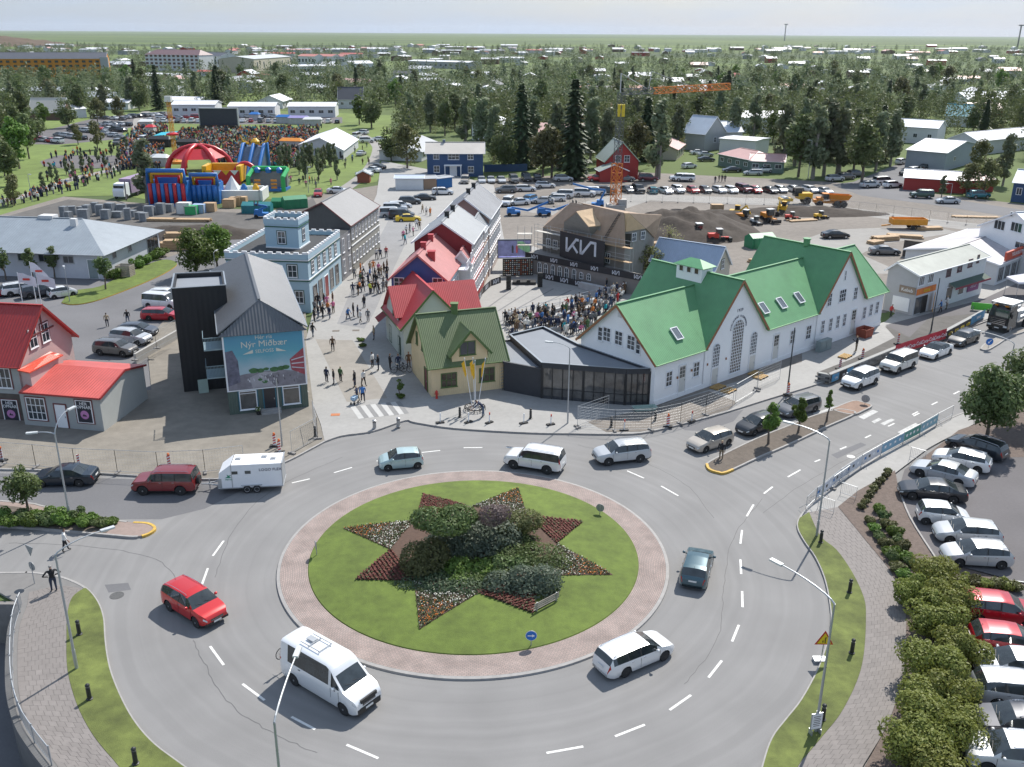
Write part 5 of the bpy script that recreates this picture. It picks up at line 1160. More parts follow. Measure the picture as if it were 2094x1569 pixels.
BF=[(1647,1044),(1668,1024),(1682,1014),(1716,986),(1760,956),(1800,933),(1846,908),(1880,890),(1915,869),(1947,852)]
cf=thing('crowd_barrier','row of steel crowd barriers with printed cloths along the right street','barrier',at(*BF[0],.13))
cols=[None,(.55,.58,.62),(.60,.62,.66),(.52,.55,.60),(.58,.58,.60),(.20,.36,.48),(.10,.30,.26),(.25,.45,.55),None]
for i,(a,b)in enumerate(zip(BF,BF[1:])):
 a,b=at(*a,.13),at(*b,.13);up=V3((0,0,1));mb=MB();d=(b-a).normalized();a2,b2=a+d*.05,b-d*.05
 mb.tube([a2,a2+up*1.1,b2+up*1.1,b2],.02,5);mb.tube([a2+up*.2,b2+up*.2],.02,4)
 for k in range(1,12):p=a2.lerp(b2,k/12);mb.tube([p+up*.2,p+up*1.1],.007,3,cap=False)
 n=V3((-d.y,d.x,0));mb.tube([a2+n*.5,a2+up*.5,a2-n*.5],.018,4);o=mb.build('barrier_panel',STL,cf)
 if cols[i]:
  mb=MB();mb.beam(a2+up*.64+n*-.03,b2+up*.64+n*-.03,.015,.80);cl=mb.build('banner',mat('banner_cloth_%d'%i,cols[i],.7,var=.12,scale=3),cf)
  for k in range(4):q=a2.lerp(b2,.15+k*.22);MB().box(q+up*.66-n*.042,(.30,.006,.22),atan2(d.y,d.x)).build('print',[WHI,M_BLUE,TRM][(k+i)%3]if i<5 else WHI,cl)
for k,(x,y)in enumerate(((1672,1040),(1718,1012),(1860,938))):
 a=at(x,y,.13);mb=MB();up=V3((0,0,1));dd=V3((.55,-.5,0));mb.tube([a,a+up*1.05,a+dd*1.6+up*1.05,a+dd*1.6],.02,5);mb.tube([a+up*.2,a+dd*1.6+up*.2],.02,4)
 for q in range(1,9):mb.tube([a+dd*1.6*q/9+up*.2,a+dd*1.6*q/9+up*1.05],.007,3,cap=False)
 tag(mb.build('barrier_section',STL),['crowd barrier turned across the footway at the street corner','second crowd barrier turned across the footway','crowd barrier turned across the footway near the green banner'][k],'barrier')
mesh_fence([(1700,1000),(1735,975)],'low fence panel behind the first printed cloths',1.0)
WA=[(1672,779),(1693,783),(1825,728),(1927,694),(2007,650)]
bw=thing('block_wall','low grey block wall with banners between street and building site','wall',at(*WA[1],.12))
WP=ats(WA,.12);hW=.85
M_BLK=mat('wall_block',(.20,.195,.19),.9,var=.2,scale=2,rand=.15);mb=MB();
for a,b in zip(WP,WP[1:]):mb.beam(a+V3((0,0,hW/2-.02)),b+V3((0,0,hW/2-.02)),.34,hW-.04)
mb.build('core',mat('wall_core',(.08,.08,.08),.95),bw)
cnt=0;rest=MB()
for a,b in zip(WP,WP[1:]):
 d=(b-a);L_=d.length;d.normalize();rz=atan2(d.y,d.x);n_=max(1,int(L_/.62));n=V3((d.y,-d.x,0))
 for r in range(4):
  for k in range(n_):
   p=a+d*((k+.5+(.25 if r%2 else-.25))*L_/n_)+n*(.19+RU(0,.03));q=V3((p.x,p.y,.12+.105+r*.21));t=MB()if cnt<290 else rest
   t.box(q,(L_/n_-.05,.08,.18),rz)
   if cnt<290:t.build('block',M_BLK,bw)
   cnt+=1
 t=MB();t.beam(a+V3((0,0,hW+.03)),b+V3((0,0,hW+.03)),.42,.08);t.build('coping',mat('coping',(.30,.30,.29),.85,var=.1),bw)
if rest.f:rest.build('blocks',M_BLK,bw,kind='stuff')
def wall_banner(p0,p1,zlo,zhi,m,label,txt=None,tm=None,size=.4,rep=1):
 a,b=at(*p0,.12),at(*p1,.12);d=(b-a).normalized();n=V3((d.y,-d.x,0))*.33;L_=(b-a).length;r=thing('banner',label,'banner',a)
 mb=MB();k=max(2,int(L_/.8));P=[a.lerp(b,q/k)+n*(1+.12*sin(q*2.1))for q in range(k+1)]
 for q in range(k):mb.poly([P[q]+V3((0,0,zlo)),P[q+1]+V3((0,0,zlo)),P[q+1]+V3((0,0,zhi)),P[q]+V3((0,0,zhi))])
 for q in range(k):mb.poly([P[q]-n*.06+V3((0,0,zlo)),P[q+1]-n*.06+V3((0,0,zlo)),P[q+1]-n*.06+V3((0,0,zhi)),P[q]-n*.06+V3((0,0,zhi))][::-1])
 mb.build('cloth',m,r)
 if txt:
  for q in range(rep):text('lettering',txt,r,a.lerp(b,(q+.5)/rep)+n*1.22+V3((0,0,(zlo+zhi)/2-size*.36)),d,(0,0,1),size,tm or WHI)
M_BNB,M_BNK,M_BNR=mat('banner_blue',(.08,.28,.48),.6,var=.1),mat('banner_black',(.03,.03,.035),.6,var=.1),mat('banner_red',(.50,.03,.05),.6,var=.12)
for i,(x0,y0,x1,y1,m,t,lb)in enumerate(((1694,782,1709,776,M_BNB,'ON','first small blue banner on the block wall'),(1710,775.5,1724,769.5,M_BNK,'KIA','black small banner next to the first blue one on the block wall'),(1725,769,1738,764,M_BNB,'ON','second small blue banner on the block wall'),(1739,763.5,1750,759,M_BNK,'KIA','dark small banner at the bare stretch of the block wall'))):wall_banner((x0,y0),(x1,y1),.1,.85,m,lb,t,WHI,.3)
wall_banner((1823,729),(1927,694),.15,1.35,M_BNR,'long red banner with white writing on the block wall','Coca-Cola',WHI,.62,4)
wall_banner((1929,693),(1977,667),.15,.95,M_BNK,'black banner with yellow writing at the far end of the block wall','GLEÐI',mat('print_yellow',(.75,.55,.03),.6,var=0),.45,4)
wall_banner((1978,666),(2007,650),.15,1.15,M_BNB,'pale blue banner at the far end of the block wall','EIMSKIP',WHI,.4,1)
a,b=at(277.6,744.5),at(364.5,694);cw=MB();cw.beam(a+V3((0,0,.55)),b+V3((0,0,.55)),.25,1.1);tag(centre(cw.build('concrete_wall',mat('pale_concrete',(.38,.37,.35),.85,var=.12))),'pale concrete wall between the left car park and the black stair tower','wall')
mesh_fence([(276,738),(362,690)],'wire fence standing on the pale concrete wall',2.0,1.1)
FB=at(971,838,.13)
fs=thing('flag_stand','round black frame at the foot of the yellow flag poles','flag stand',FB)
mb=MB();
for r in(.95,.62):mb.tube([FB+V3((r*cos(t),r*sin(t),.28 if r>.8 else .12))for t in[2*pi*k/16 for k in range(17)]],.04,5,cap=False)
for k in range(12):t=2*pi*k/12;mb.tube([FB+V3((.98*cos(t),.98*sin(t),0)),FB+V3((.95*cos(t),.95*sin(t),.4)),FB+V3((.6*cos(t),.6*sin(t),.12))],.03,5)
mb.build('ring_frame',M_BLACK,fs)
M_FLAG=mat('flag_yellow',(.72,.42,.02),.7,var=.1)
for i,(b0,tp,lb)in enumerate((((966,834),(951,719),'left yellow flag on a leaning white pole'),((971,833),(968,709),'middle yellow flag on an upright white pole'),((973,839),(972,724),'front yellow flag on a white pole between the others'),((977,834),(993,719),'right yellow flag on a leaning white pole'))):
 P=at(*b0,.13);T=at(*tp,4.9);
 T=V3((P.x+(T.x-P.x),P.y,4.9+0));T.x=P.x+(tp[0]-b0[0])*.045
 r=thing('flag_pole',lb,'flag pole',P);MB().tube([P,T],.035,6,r2=.025).build('pole',WHI,r);MB().lathe(T,[(.02,0),(.06,.04),(.02,.1)],8).build('finial',WHI,r)
 mb=MB();d=(T-P).normalized();w_=V3((-.30,-.1,-.05))if i<3 else V3((-.3,-.12,-.1));n_=8;A=[T-d*(.15+1.35*k/n_)for k in range(n_+1)];B=[A[k]+w_*(1-.45*k/n_)+V3((0,.08*sin(k*1.3),-.25))for k in range(n_+1)]
 for k in range(n_):mb.poly([A[k],A[k+1],B[k+1],B[k]]);mb.poly([A[k]+V3((0,.012,0)),B[k]+V3((0,.012,0)),B[k+1]+V3((0,.012,0)),A[k+1]+V3((0,.012,0))])
 mb.build('flag',M_FLAG,r)
M_FLW=mat('flag_white',(.62,.62,.68),.7,var=.08)
for i,(b0,tp,lb)in enumerate((((56,672),(44,557),'lower left white flag above the red-roofed pink house'),((82,660),(66,535),'tallest white flag above the red-roofed pink house'),((94,676),(79,560),'right white flag above the red-roofed pink house'))):
 P=at(*b0);h=hga(P,*tp);r=thing('flag_pole',lb,'flag pole',P);T=P+V3((0,0,h));MB().tube([P,T],.06,6,r2=.035).build('pole',WHI,r)
 mb=MB();n_=8;A=[T+V3((k*.24,.10*sin(k),-.1-.035*k*k*(.8 if i==1 else .25)))for k in range(n_+1)]
 for k in range(n_):mb.poly([A[k],A[k+1],A[k+1]-V3((0,0,1.15)),A[k]-V3((0,0,1.15))]);mb.poly([A[k]+V3((0,.02,0)),A[k]+V3((0,.02,-1.15)),A[k+1]+V3((0,.02,-1.15)),A[k+1]+V3((0,.02,0))])
 f_=mb.build('flag',M_FLW,r)
 MB().box(A[4]+V3((0,-.06,-.55)),(.8,.01,.25)).build('print',M_RED,f_)
person((111.5,1209),2.2,'hips','black','person in black with a white back print standing at the left street corner',.13,1.05,lh=False)
P=at(111.5,1209,.13)
person((134.7,1128),.5,'walk','white','person in a white top and jeans crossing behind the left lamp arm',0,lh=True)
person((1474,941),-2.2,'stand','black','person in dark uniform standing at the tip of the right traffic island',0,1.02,lh=False)
person((988,853),3.4,'bend','navy','person in a dark hooded jacket bending beside the flag poles',.13,1.05,lh=False)
person((1750,719.4),2.6,'phone','black','person in black standing on the pale pavement before the white building',.13,1.05,lh=False)
person((1820.6,649),.2,'walk','red','person with a red top walking past the grey shop wall',.13)
person((1922.6,640),2.8,'walk','blue','person with a light blue backpack walking past the orange kiosk',.13)
person((1935,633),3.0,'stand','white','person in a pale top and dark red trousers by the kiosk',.13)
# ---- buildings
V3=Vector
def V2(p,z):return V3((p[0],p[1],z))
def win(parent,a,b,u,z,w,h,nx=2,ny=2,fm=None,sill=True,name='window',glass=None,off=0,arch=False,trim=None,bar=.05,top=None):
 a2,b2=V3((a[0],a[1],0)),V3((b[0],b[1],0));e=(b2-a2).normalized();n=V3((e.y,-e.x,0));c=a2+e*u+n*off+V3((0,0,z));rz=atan2(e.y,e.x);fm=fm or WHI;mb=MB()
 F=.08
 def bx(du,dz,w_,h_,d=.07):mb.box(c+e*du+V3((0,0,dz))+n*(d/2),(w_,d,h_),rz)
 if arch:
  r=w/2;pts=[c+e*(r*cos(t))+V3((0,0,h/2-r+r*sin(t)))+n*.05 for t in[pi*k/10 for k in range(11)]];mb.tube(pts,F*.55,4);bx(-w/2,-r/2,F,h-r);bx(w/2,-r/2,F,h-r);bx(0,-h/2,w,F)
 else:
  bx(-w/2,0,F,h);bx(w/2,0,F,h);bx(0,h/2,w+F,F,.075);bx(0,-h/2,w+F,F,.075)
 for k in range(1,nx):
  du=-w/2+w*k/nx;hh=h if not arch else h-(w/2-sqrt(max(0,(w/2)**2-du*du)));bx(du,(hh-h)/2,bar,hh,.06)
 for k in range(1,ny):
  dz=-h/2+h*k/ny;ww=w
  if arch and dz>h/2-w/2:ww=2*sqrt(max(0,(w/2)**2-(dz-h/2+w/2)**2))
  bx(0,dz,ww,bar,.058)
 if trim:
  t_=MB()
  for du,dz,w_,h_ in((-w/2-.09,0,.1,h+.26),(w/2+.09,0,.1,h+.26),(0,h/2+.09,w+.1,.1),(0,-h/2-.09,w+.1,.1)):t_.box(c+e*du+V3((0,0,dz))+n*.025,(w_,.05,h_),rz)
 o=mb.build(name,fm,parent)
 if trim:t_.build('frame',trim,o)
 pm=MB()
 if arch:pm.poly([c+n*.02+V3((0,0,h/2-w/2))+e*(w/2*cos(t))+V3((0,0,w/2*sin(t)))for t in[pi*k/10 for k in range(11)]]+[c+n*.02+e*(-w/2)+V3((0,0,-h/2)),c+n*.02+e*(w/2)+V3((0,0,-h/2))])
 else:pm.box(c+n*.012,(w,.024,h),rz)
 pm.build('pane',glass or GLA,o)
 if sill:s=MB();s.box(c+n*.06+V3((0,0,-h/2-.06)),(w+.2,.12,.05),rz);s.build('sill',fm,o)
 return o
def wpx(parent,a,b,px,w,h,nx=2,ny=2,**k):u,z=owl(V3((a[0],a[1],0)),V3((b[0],b[1],0)),*px);return win(parent,a,b,u,z,w,h,nx,ny,**k)
def door(parent,a,b,u,w,h,m,z0=.12,glassy=False,trim=None,px=None):
 a2,b2=V3((a[0],a[1],0)),V3((b[0],b[1],0))
 if px:u=owl(a2,b2,*px)[0]
 e=(b2-a2).normalized();n=V3((e.y,-e.x,0));c=a2+e*u+V3((0,0,z0+h/2));rz=atan2(e.y,e.x)
 mb=MB();mb.box(c+n*.02,(w,.05,h),rz);o=mb.build('door',m,parent)
 t_=MB()
 for du,dz,w_,h_ in((-w/2-.05,0,.1,h),(w/2+.05,0,.1,h),(0,h/2+.05,w+.2,.1)):t_.box(c+e*du+V3((0,0,dz))+n*.04,(w_,.08,h_),rz)
 t_.build('frame',trim or WHI,o)
 if glassy:
  g=MB()
  for i in range(2):
   for j in range(3):g.box(c+e*((i-.5)*w*.42)+V3((0,0,h*(.42-j*.13)-.05))+n*.05,(w*.34,.02,h*.11),rz)
  g.build('pane',GLA,o,kind='stuff')
 k=MB();k.box(c+e*(w*.38)+n*.07+V3((0,0,-.05)),(.05,.06,.14),rz);k.build('handle',STL,o);return o
def slope(mb,quad,th=.10,ridge=None,m=0):
 P=[V3(p)for p in quad];n=(P[1]-P[0]).cross(P[2]-P[0]).normalized()
 if n.z<0:P.reverse();n=-n;P=P[-1:]+P[:-1]if False else P
 u=(V3(quad[1])-V3(quad[0]));mb.uvpoly(P,u,m);Q=[p-n*th for p in P];mb.poly(Q[::-1],m)
 for i in range(len(P)):j=(i+1)%len(P);mb.poly([P[j],P[i],Q[i],Q[j]],m)
class House:
 def __init__(s,label,cat,A,B,C,D,he,hr,wm,rm,oh=.3,hip0=0,hip1=0,name='house',z0=.1,roff=0,tm=None,group=None,gm=None,flat=False,base_m=None,walls=True):
  s.A,s.B,s.C,s.D=[V3((p[0],p[1],0))for p in(A,B,C,D)];s.he,s.hr=he,hr;tm=tm or WHI
  s.root=thing(name,label,cat,(s.A+s.B+s.C+s.D)/4+V3((0,0,z0)),0,group);r=s.root
  mAB,mDC=s.A.lerp(s.B,.5+roff),s.D.lerp(s.C,.5+roff);dr=(mDC-mAB).normalized()
  R0,R1=mAB+dr*hip0,mDC-dr*hip1;up=V3((0,0,1))
  if walls:
   for i,(a,b)in enumerate(((s.A,s.B),(s.B,s.C),(s.C,s.D),(s.D,s.A))):
    mb=MB();q=[V2(a,z0-.15),V2(b,z0-.15),V2(b,he),V2(a,he)]
    if i==0 and not hip0 and not flat:q=q[:3]+[V2(mAB,hr-.05)]+q[3:]
    if i==2 and not hip1 and not flat:q=q[:3]+[V2(mDC,hr-.05)]+q[3:]
    mb.uvpoly(q,b-a);mb.build('wall',(gm if gm and i in(0,2)else wm),r)
  if flat:return
  s.R0,s.R1=V2(R0,hr),V2(R1,hr)
  oAB=-dr*(oh if not hip0 else 0);oDC=dr*(oh if not hip1 else 0)
  for s_,(e0,e1)in((1,(s.A,s.D)),(-1,(s.B,s.C))):
   side=((e0-(mAB if s_ else 0)));side=(e0-mAB);side.z=0;run=side.length;side.normalize();drop=(hr-he)/run*oh
   E0=V2(e0+side*oh+oAB-(dr*oh if hip0 else V3()),he-drop+.06);E1=V2(e1+side*oh+oDC+(dr*oh if hip1 else V3()),he-drop+.06)
   mb=MB();slope(mb,[E0,E1,s.R1+oDC+up*.06,s.R0+oAB+up*.06]);o=mb.build('roof',rm,r)
   g=MB();g.beam(E0+up*-.03,E1+up*-.03,.1,.1);g.build('gutter',tm,o)
   if s_==1:
    c=MB();c.beam(s.R0+oAB+up*.1,s.R1+oDC+up*.1,.26,.06);c.build('ridge_cap',rm,o);s.roof=o
   for(e,rr,hp)in((E0,s.R0+oAB,hip0),(E1,s.R1+oDC,hip1)):
    if not hp:v=MB();v.beam(e+up*-.05,rr+up*-.01,.07,.2);v.build('verge_board',tm,r)
  for(hp,a,b,rr,sg)in((hip0,s.A,s.B,s.R0,-1),(hip1,s.D,s.C,s.R1,1)):
   if hp:
    sd=(b-a).normalized();f=(hr-he)/hp*oh;E0=V2(a-sd*oh+dr*sg*oh,he-f+.06);E1=V2(b+sd*oh+dr*sg*oh,he-f+.06)
    mb=MB();slope(mb,[E0,E1,rr+up*.06]);mb.build('hip_roof',rm,r)
def rectp(x,y,th,W,L):
 t=radians(th);c,s_=cos(t),sin(t);f=lambda u,v:V3((x+u*c-v*s_,y+u*s_+v*c,0));return f(0,0),f(W,0),f(W,L),f(0,L)
def chimney(parent,p,z,w=.6,h=1.1,m=None,name='chimney'):
 mb=MB();mb.box((p[0],p[1],z+h/2-.4),(w,w,h+.8));o=mb.build(name,m or TRM,parent);MB().box((p[0],p[1],z+h+.03),(w+.14,w+.14,.1)).build('cap',m or TRM,o)
def wgrid(parent,a,b,zs,n,w,h,u0=.9,u1=None,nx=2,ny=2,**k):
 L_=(b-a).length;u1=u1 or L_-.9
 for z in zs:
  for i in range(n):win(parent,a,b,u0+(u1-u0)*(i/max(1,n-1)),z,w,h,nx,ny,**k)
M_WALLW=mat('white_render',(.86,.86,.86),.7,var=.035,scale=.6,det=6)
M_GREENR=mat_ribs('green_sheet_roof',(.105,.275,.125),.22,strength=.22,rough=.5,streak=.10)
M_TAN=mat('brown_verge',(.30,.13,.06),.7,var=.2)
x0,y0,th,L_,D_=13.1,80.65,40.76,40.53,9.67
t_=radians(th);EX,EY=V3((cos(t_),sin(t_),0)),V3((-sin(t_),cos(t_),0));O_=V3((x0,y0,0));up=V3((0,0,1))
W0=lambda u,v,z=0:O_+EX*u+EY*v+up*z
he,hr=4.52,8.88
H=House('long white building with three bright green gabled roofs and arched windows','building',W0(0,D_),W0(0,0),W0(L_,0),W0(L_,D_),he,hr,M_WALLW,M_GREENR,oh=.38,name='white_building',tm=mat('green_trim',(.16,.33,.15),.5));wb=H.root
GM=MATS['green_trim']
for g,w_,h_,b_ in((11.93,9.7,10.22,11.4),(31.09,9.37,10.31,10.9)):
 for v,sg in((-.06,1),(b_-.4,-1)):
  q=[W0(g-w_/2,v,he-.6),W0(g+w_/2,v,he-.6),W0(g+w_/2,v,he),W0(g,v,h_-.12),W0(g-w_/2,v,he)];MB().poly(q if sg>0 else q[::-1]).build('wall',M_WALLW,wb)
 q=[W0(g-w_/2+.0,-.06,0),W0(g+w_/2,-.06,0),W0(g+w_/2,-.06,he-.6),W0(g-w_/2,-.06,he-.6)];MB().poly(q).build('wall',M_WALLW,wb)
 for s_ in(-1,1):
  drop=.25;e0,e1=W0(g+s_*(w_/2+.25),-.38,he-drop),W0(g+s_*(w_/2+.25),b_,he-drop);r1,r0=W0(g,b_,h_),W0(g,-.38,h_)
  mb=MB();slope(mb,[e0,e1,r1,r0]);o=mb.build('roof',M_GREENR,wb);MB().beam(e0-up*.08,r0-up*.08,.06,.24).build('verge_board',M_TAN,wb)
  MB().beam(e0+EY*.6,e1,.12,.1).build('gutter',GM,o)
 c=MB();c.beam(W0(g,-.38,h_+.03),W0(g,b_,h_+.03),.3,.07);c.build('ridge_cap',M_GREENR,wb)
v=MB();v.beam(W0(-.41,-.35,he-.35),W0(-.41,D_/2,hr-.1),.05,.22);v.beam(W0(-.41,D_+.35,he-.35),W0(-.41,D_/2,hr-.1),.05,.22);v.build('verge_board',M_TAN,wb)
MB().lathe(W0(31.09,5.2,10.1),[(.38,0),(.38,.7),(.46,.72),(.46,.85)],12).build('vent',M_GREENR,wb)
MB().beam(W0(.02,-.04,.35),W0(L_-.02,-.04,.35),.06,.5).build('plinth',M_WALLW,wb)
for o in[c for c in COL.objects if c.parent==wb and c.name.startswith('roof')][1:2]:
 for ch in[c for c in COL.objects if c.parent==o]:bpy.data.objects.remove(ch)
 bpy.data.objects.remove(o)
for u0,u1,v0,z0_ in((-.38,7.08,-.38,he-.29),(16.78,26.4,-.38,he-.29),(35.78,L_+.38,-.38,he-.29),(7.08,16.78,.02,he+.08),(26.4,35.78,.02,he+.08)):
 mb=MB();slope(mb,[W0(u0,v0,z0_),W0(u1,v0,z0_),W0(u1,D_/2,hr+.06),W0(u0,D_/2,hr+.06)],.08);o=mb.build('roof',M_GREENR,wb)
 if v0<0:MB().beam(W0(u0,v0-.03,z0_-.02),W0(u1,v0-.03,z0_-.02),.1,.08).build('gutter',GM,o)
fa,fb_=W0(0,-.06),W0(L_,-.06);A0_,B0_=W0(0,0),W0(L_,0)
for px in((1367.5,774.7),(1423.3,755),(1620.3,689)):wpx(wb,A0_,B0_,px,.85,1.45,2,3)
wpx(wb,A0_,B0_,(1652.7,679.5),.9,1.5,2,3)
for px in((1681.7,668.5),(1697.8,663.8),(1712.6,658.4),(1726.2,654.3)):wpx(wb,fa,fb_,px,.62,1.45,2,3)
for px in((1767,640),(1780.4,634),(1793,629)):wpx(wb,A0_,B0_,px,.62,1.4,2,3)
M_DOORW=mat('door_white',(.62,.61,.57),.5,var=.04)
for px in((1393,785),(1585,714)):door(wb,A0_,B0_,0,.95,2.9,M_DOORW,glassy=True,px=px,z0=.35)
door(wb,fa,fb_,0,.95,2.9,M_DOORW,glassy=True,px=(1744,654),z0=.35)
uA=owl(V3((fa.x,fa.y,0)),V3((fb_.x,fb_.y,0)),1506,711)[0]
win(wb,fa,fb_,uA,3.45,1.75,5.5,6,17,arch=True,bar=.055,sill=True,glass=mat('glass_brown',(.09,.07,.05),.12,var=.4,scale=1.5))
for px in((1463.6,730),(1539,717)):
 u=owl(V3((fa.x,fa.y,0)),V3((fb_.x,fb_.y,0)),*px)[0];win(wb,fa,fb_,u,3.15,1.05,2.5,4,7,arch=True,sill=False);door(wb,fa,fb_,u,.95,1.75,M_DOORW,z0=.2)
for px,w_ in(((1696.2,613.3),.75),((1722.7,604.5),1.3),((1749,600),.75)):wpx(wb,fa,fb_,px,w_,1.4,2 if w_<1 else 3,3)
wpx(wb,fa,fb_,(1728.4,563.9),.28,1.1,1,2,sill=False)
gA,gB=W0(0,D_),W0(0,0)
for px,w_,nx in(((1228,682.7),.6,1),((1241.5,684),.95,2),((1265.7,691.5),.95,2),((1291,701),.95,2),((1305.4,709.5),.55,1)):wpx(wb,gA,gB,px,w_,1.35,nx,3)
mb=MB();u,z=owl(gA,gB,1268,644);p=gA.lerp(gB,u/D_);mb.box(p-EX*.03+up*z,(.05,.5,.5),t_);mb.build('vent',mat('vent_grey',(.6,.6,.6),.6),wb)
def skylight(parent,px,z,nrm,ue,w_=.9,l_=1.3):
 p=at(*px,z);ue=ue.normalized();n=nrm.normalized();ve=n.cross(ue);mb=MB()
 for s_ in(-1,1):mb.box(p+ue*(s_*w_/2)+n*.06,(.09,l_+.09,.12),ux=ue,uy=ve);mb.box(p+ve*(s_*l_/2)+n*.055,(w_+.06,.09,.11),ux=ue,uy=ve)
 o=mb.build('skylight',WHI,parent);g=MB();g.box(p+n*.05,(w_,l_,.04),ux=ue,uy=ve);g.build('pane',mat('skylight_glass',(.13,.15,.17),.05,var=.3,spec=.9),o)
sl=atan2(hr-he,D_/2);nf=-EY*sin(sl)+up*cos(sl)
def z_on_front(px):
 d=ray(*px);
 k=(W0(0,0,he)-V3((0,0,HC))).dot(nf)/d.dot(nf);return HC+d.z*k
for px in((1383.3,682.7),(1561.3,630.7),(1597.6,620.3),(1633.8,609.2)):skylight(wb,px,z_on_front(px)+.06,nf,EX)
LU=lambda u,v,z=0:W0(11.05+u,4.1+v*1.2,z)
lr=bpy.data.objects.new('lantern',None);COL.objects.link(lr);lr.parent=wb
q=[LU(0,2.7),LU(0,0),LU(1.7,0),LU(1.7,2.7)]
for i in range(4):MB().poly([V2(q[i],8.6),V2(q[(i+1)%4],8.6),V2(q[(i+1)%4],10.75),V2(q[i],10.75)]).build('wall',M_WALLW,lr)
c0,c1=LU(.85,.85,11.35),LU(.85,1.85,11.35);k4=[LU(-.25,2.95,10.68),LU(-.25,-.25,10.68),LU(1.95,-.25,10.68),LU(1.95,2.95,10.68)]
M_GLT=mat('green_light_roof',(.10,.30,.14),.5)
for f in([k4[0],k4[1],c0,c1],[k4[2],k4[3],c1,c0],[k4[1],k4[2],c0],[k4[3],k4[0],c1]):mb=MB();slope(mb,f,.06);mb.build('roof',M_GLT,lr)
for i in range(3):win(lr,q[0],q[1],.65+i*.97,10.3,.55,.6,1,1,sill=False,glass=MATS['glass_brown'])
cc=fa+EX*uA+up*5.32;nrm=V3((EX.y,-EX.x,0))
M_DKP=mat('dark_print',(.05,.05,.09))
text('lettering','1929',wb,cc+up*1.72+nrm*.03,EX,up,.42,M_DKP,space=1.25)
S_='MJÓLKURBÚ FLÓAMANNA'
for i,ch in enumerate(S_):
 if ch==' ':continue
 a=radians(176-172*i/(len(S_)-1));r_=1.14;p=cc+EX*(r_*cos(a))+up*(r_*sin(a))+nrm*.03;uxx=EX*sin(a)-up*cos(a)
 text('lettering',ch,wb,p,uxx,EX*cos(a)+up*sin(a),.30,M_DKP)
for px in((1384,772),(1413,757),(1445,745),(1483,733)):
 u,z=owl(A0_,B0_,*px);MB().box(A0_+EX*u+nrm*.1+up*z,(.1,.14,.22),t_).build('wall_lamp',M_TAN,wb)
def skipbox(px,label,m,w_=1.5,d_=1.2,h_=.9,rz=.7,z=.13,name='skip',cat='skip'):
 P=at(*px,z);r=thing(name,label,cat,P,rz);mb=MB();q=[(-w_/2,-d_/2),(w_/2,-d_/2),(w_/2,d_/2),(-w_/2,d_/2)]
 for i in range(4):(a,b),(c,d)=q[i],q[(i+1)%4];mb.add([(a*.85,b*.9,0),(c*.85,d*.9,0),(c,d,h_),(a,b,h_),(a*.8,b*.85,0.03),(c*.8,d*.85,.03),(c*.94,d*.92,h_),(a*.94,b*.92,h_)],[(0,1,2,3),(5,4,7,6),(3,2,6,7)])
 mb.poly([(a*.85,b*.9,.05)for a,b in q]);mb.build('body',m,r,lc=1);rb=MB()
 for i in range(4):(a,b),(c,d)=q[i],q[(i+1)%4];rb.beam((a,b,h_),(c,d,h_),.06,.06)
 rb.build('rim',m,r,lc=1);return r
skipbox((1767,688),'rusty red skip at the far corner of the white building',mat('rust_red',(.28,.07,.04),.8,var=.25),1.7,1.3,1.0)
P=at(1683,716,.13);cb=thing('utility_cabinet','grey utility cabinet against the white building','cabinet',P,t_);MB().box((0,0,.6),(2.2,.6,1.2)).build('body',mat('cabinet_grey',(.22,.27,.27),.6),cb,lc=1)
for x in(-.5,.5):MB().box((x,-.32,.6),(.9,.03,1.0)).build('door',MATS['cabinet_grey'],cb,lc=1)
def pallet(px,label,rz=0,z=.14,n=1,m=None,w_=1.2,d_=.8,group=None,name='pallet',cat='pallet'):
 P=at(*px,z);r=thing(name,label,cat,P,rz,group)
 for k in range(n):
  for i in range(5):MB().box((0,-d_/2+d_*(i+.5)/5,.14+k*.16),(w_,d_/7,.025)).build('plank',m or WOD,r,lc=1)
  mb=MB()
  for x in(-w_*.45,0,w_*.45):mb.box((x,0,.065+k*.16),(.1,d_,.12))
  mb.build('bearer',m or WOD,r,lc=1)
 return r
M_PLY=mat('yellow_ply',(.40,.25,.09),.8,var=.15)
for px,lb in(((1468,793),'left wooden board step below the arched door'),((1490,800),'yellowish pallet board lying in front of the big arched window'),((1545,765),'wooden board step right of the big arched window'),((1555,772),'second board step right of the big arched window'),((1728,730),'orange-brown pallet on the pale pavement near the standing person in black')):pallet(px,lb,t_+.1,m=M_PLY,w_=1.5,d_=1.0)
skipbox((1318,838),'pale green mortar trough at the corner of the dark pavilion',mat('trough',(.35,.45,.40),.6),2.2,.7,.3,.2,name='trough',cat='trough')
PB=[(1030,801),(1107.7,816.7),(1276.8,830.7),(1328,819)]
pv=thing('pavilion','low dark cafe pavilion with glass front and grey flat roof','building',at(1180,800));M_DK=mat('dark_cladding',(.035,.038,.045),.6,var=.12,scale=2)
B_=[at(*p,0)for p in PB];hz=3.45;g0,g1,g2=B_[1],B_[2],B_[3]
RT=[V2(g0,hz),V2(g1,hz),V2(g2,hz),at(1190.6,694.8,hz),at(1111,671.6,hz),at(1043,688,hz)]
RT[2]=W0(-.05,.6,hz);RT[3]=W0(-.05,D_+.2,hz)
mb=MB();tess(mb,RT);mb.build('roof',mat('felt_roof',(.20,.22,.25),.8,var=.06,scale=.5),pv)
pl=RT
mb=MB()
for i in range(6):
 a,b=RT[i],RT[(i+1)%6];mb.beam(a+up*.0,b+up*.0,.28,.5)if i in(0,1)else mb.beam(a+up*.08,b+up*.08,.2,.28)
mb.build('fascia',M_DK,pv);mb=MB()
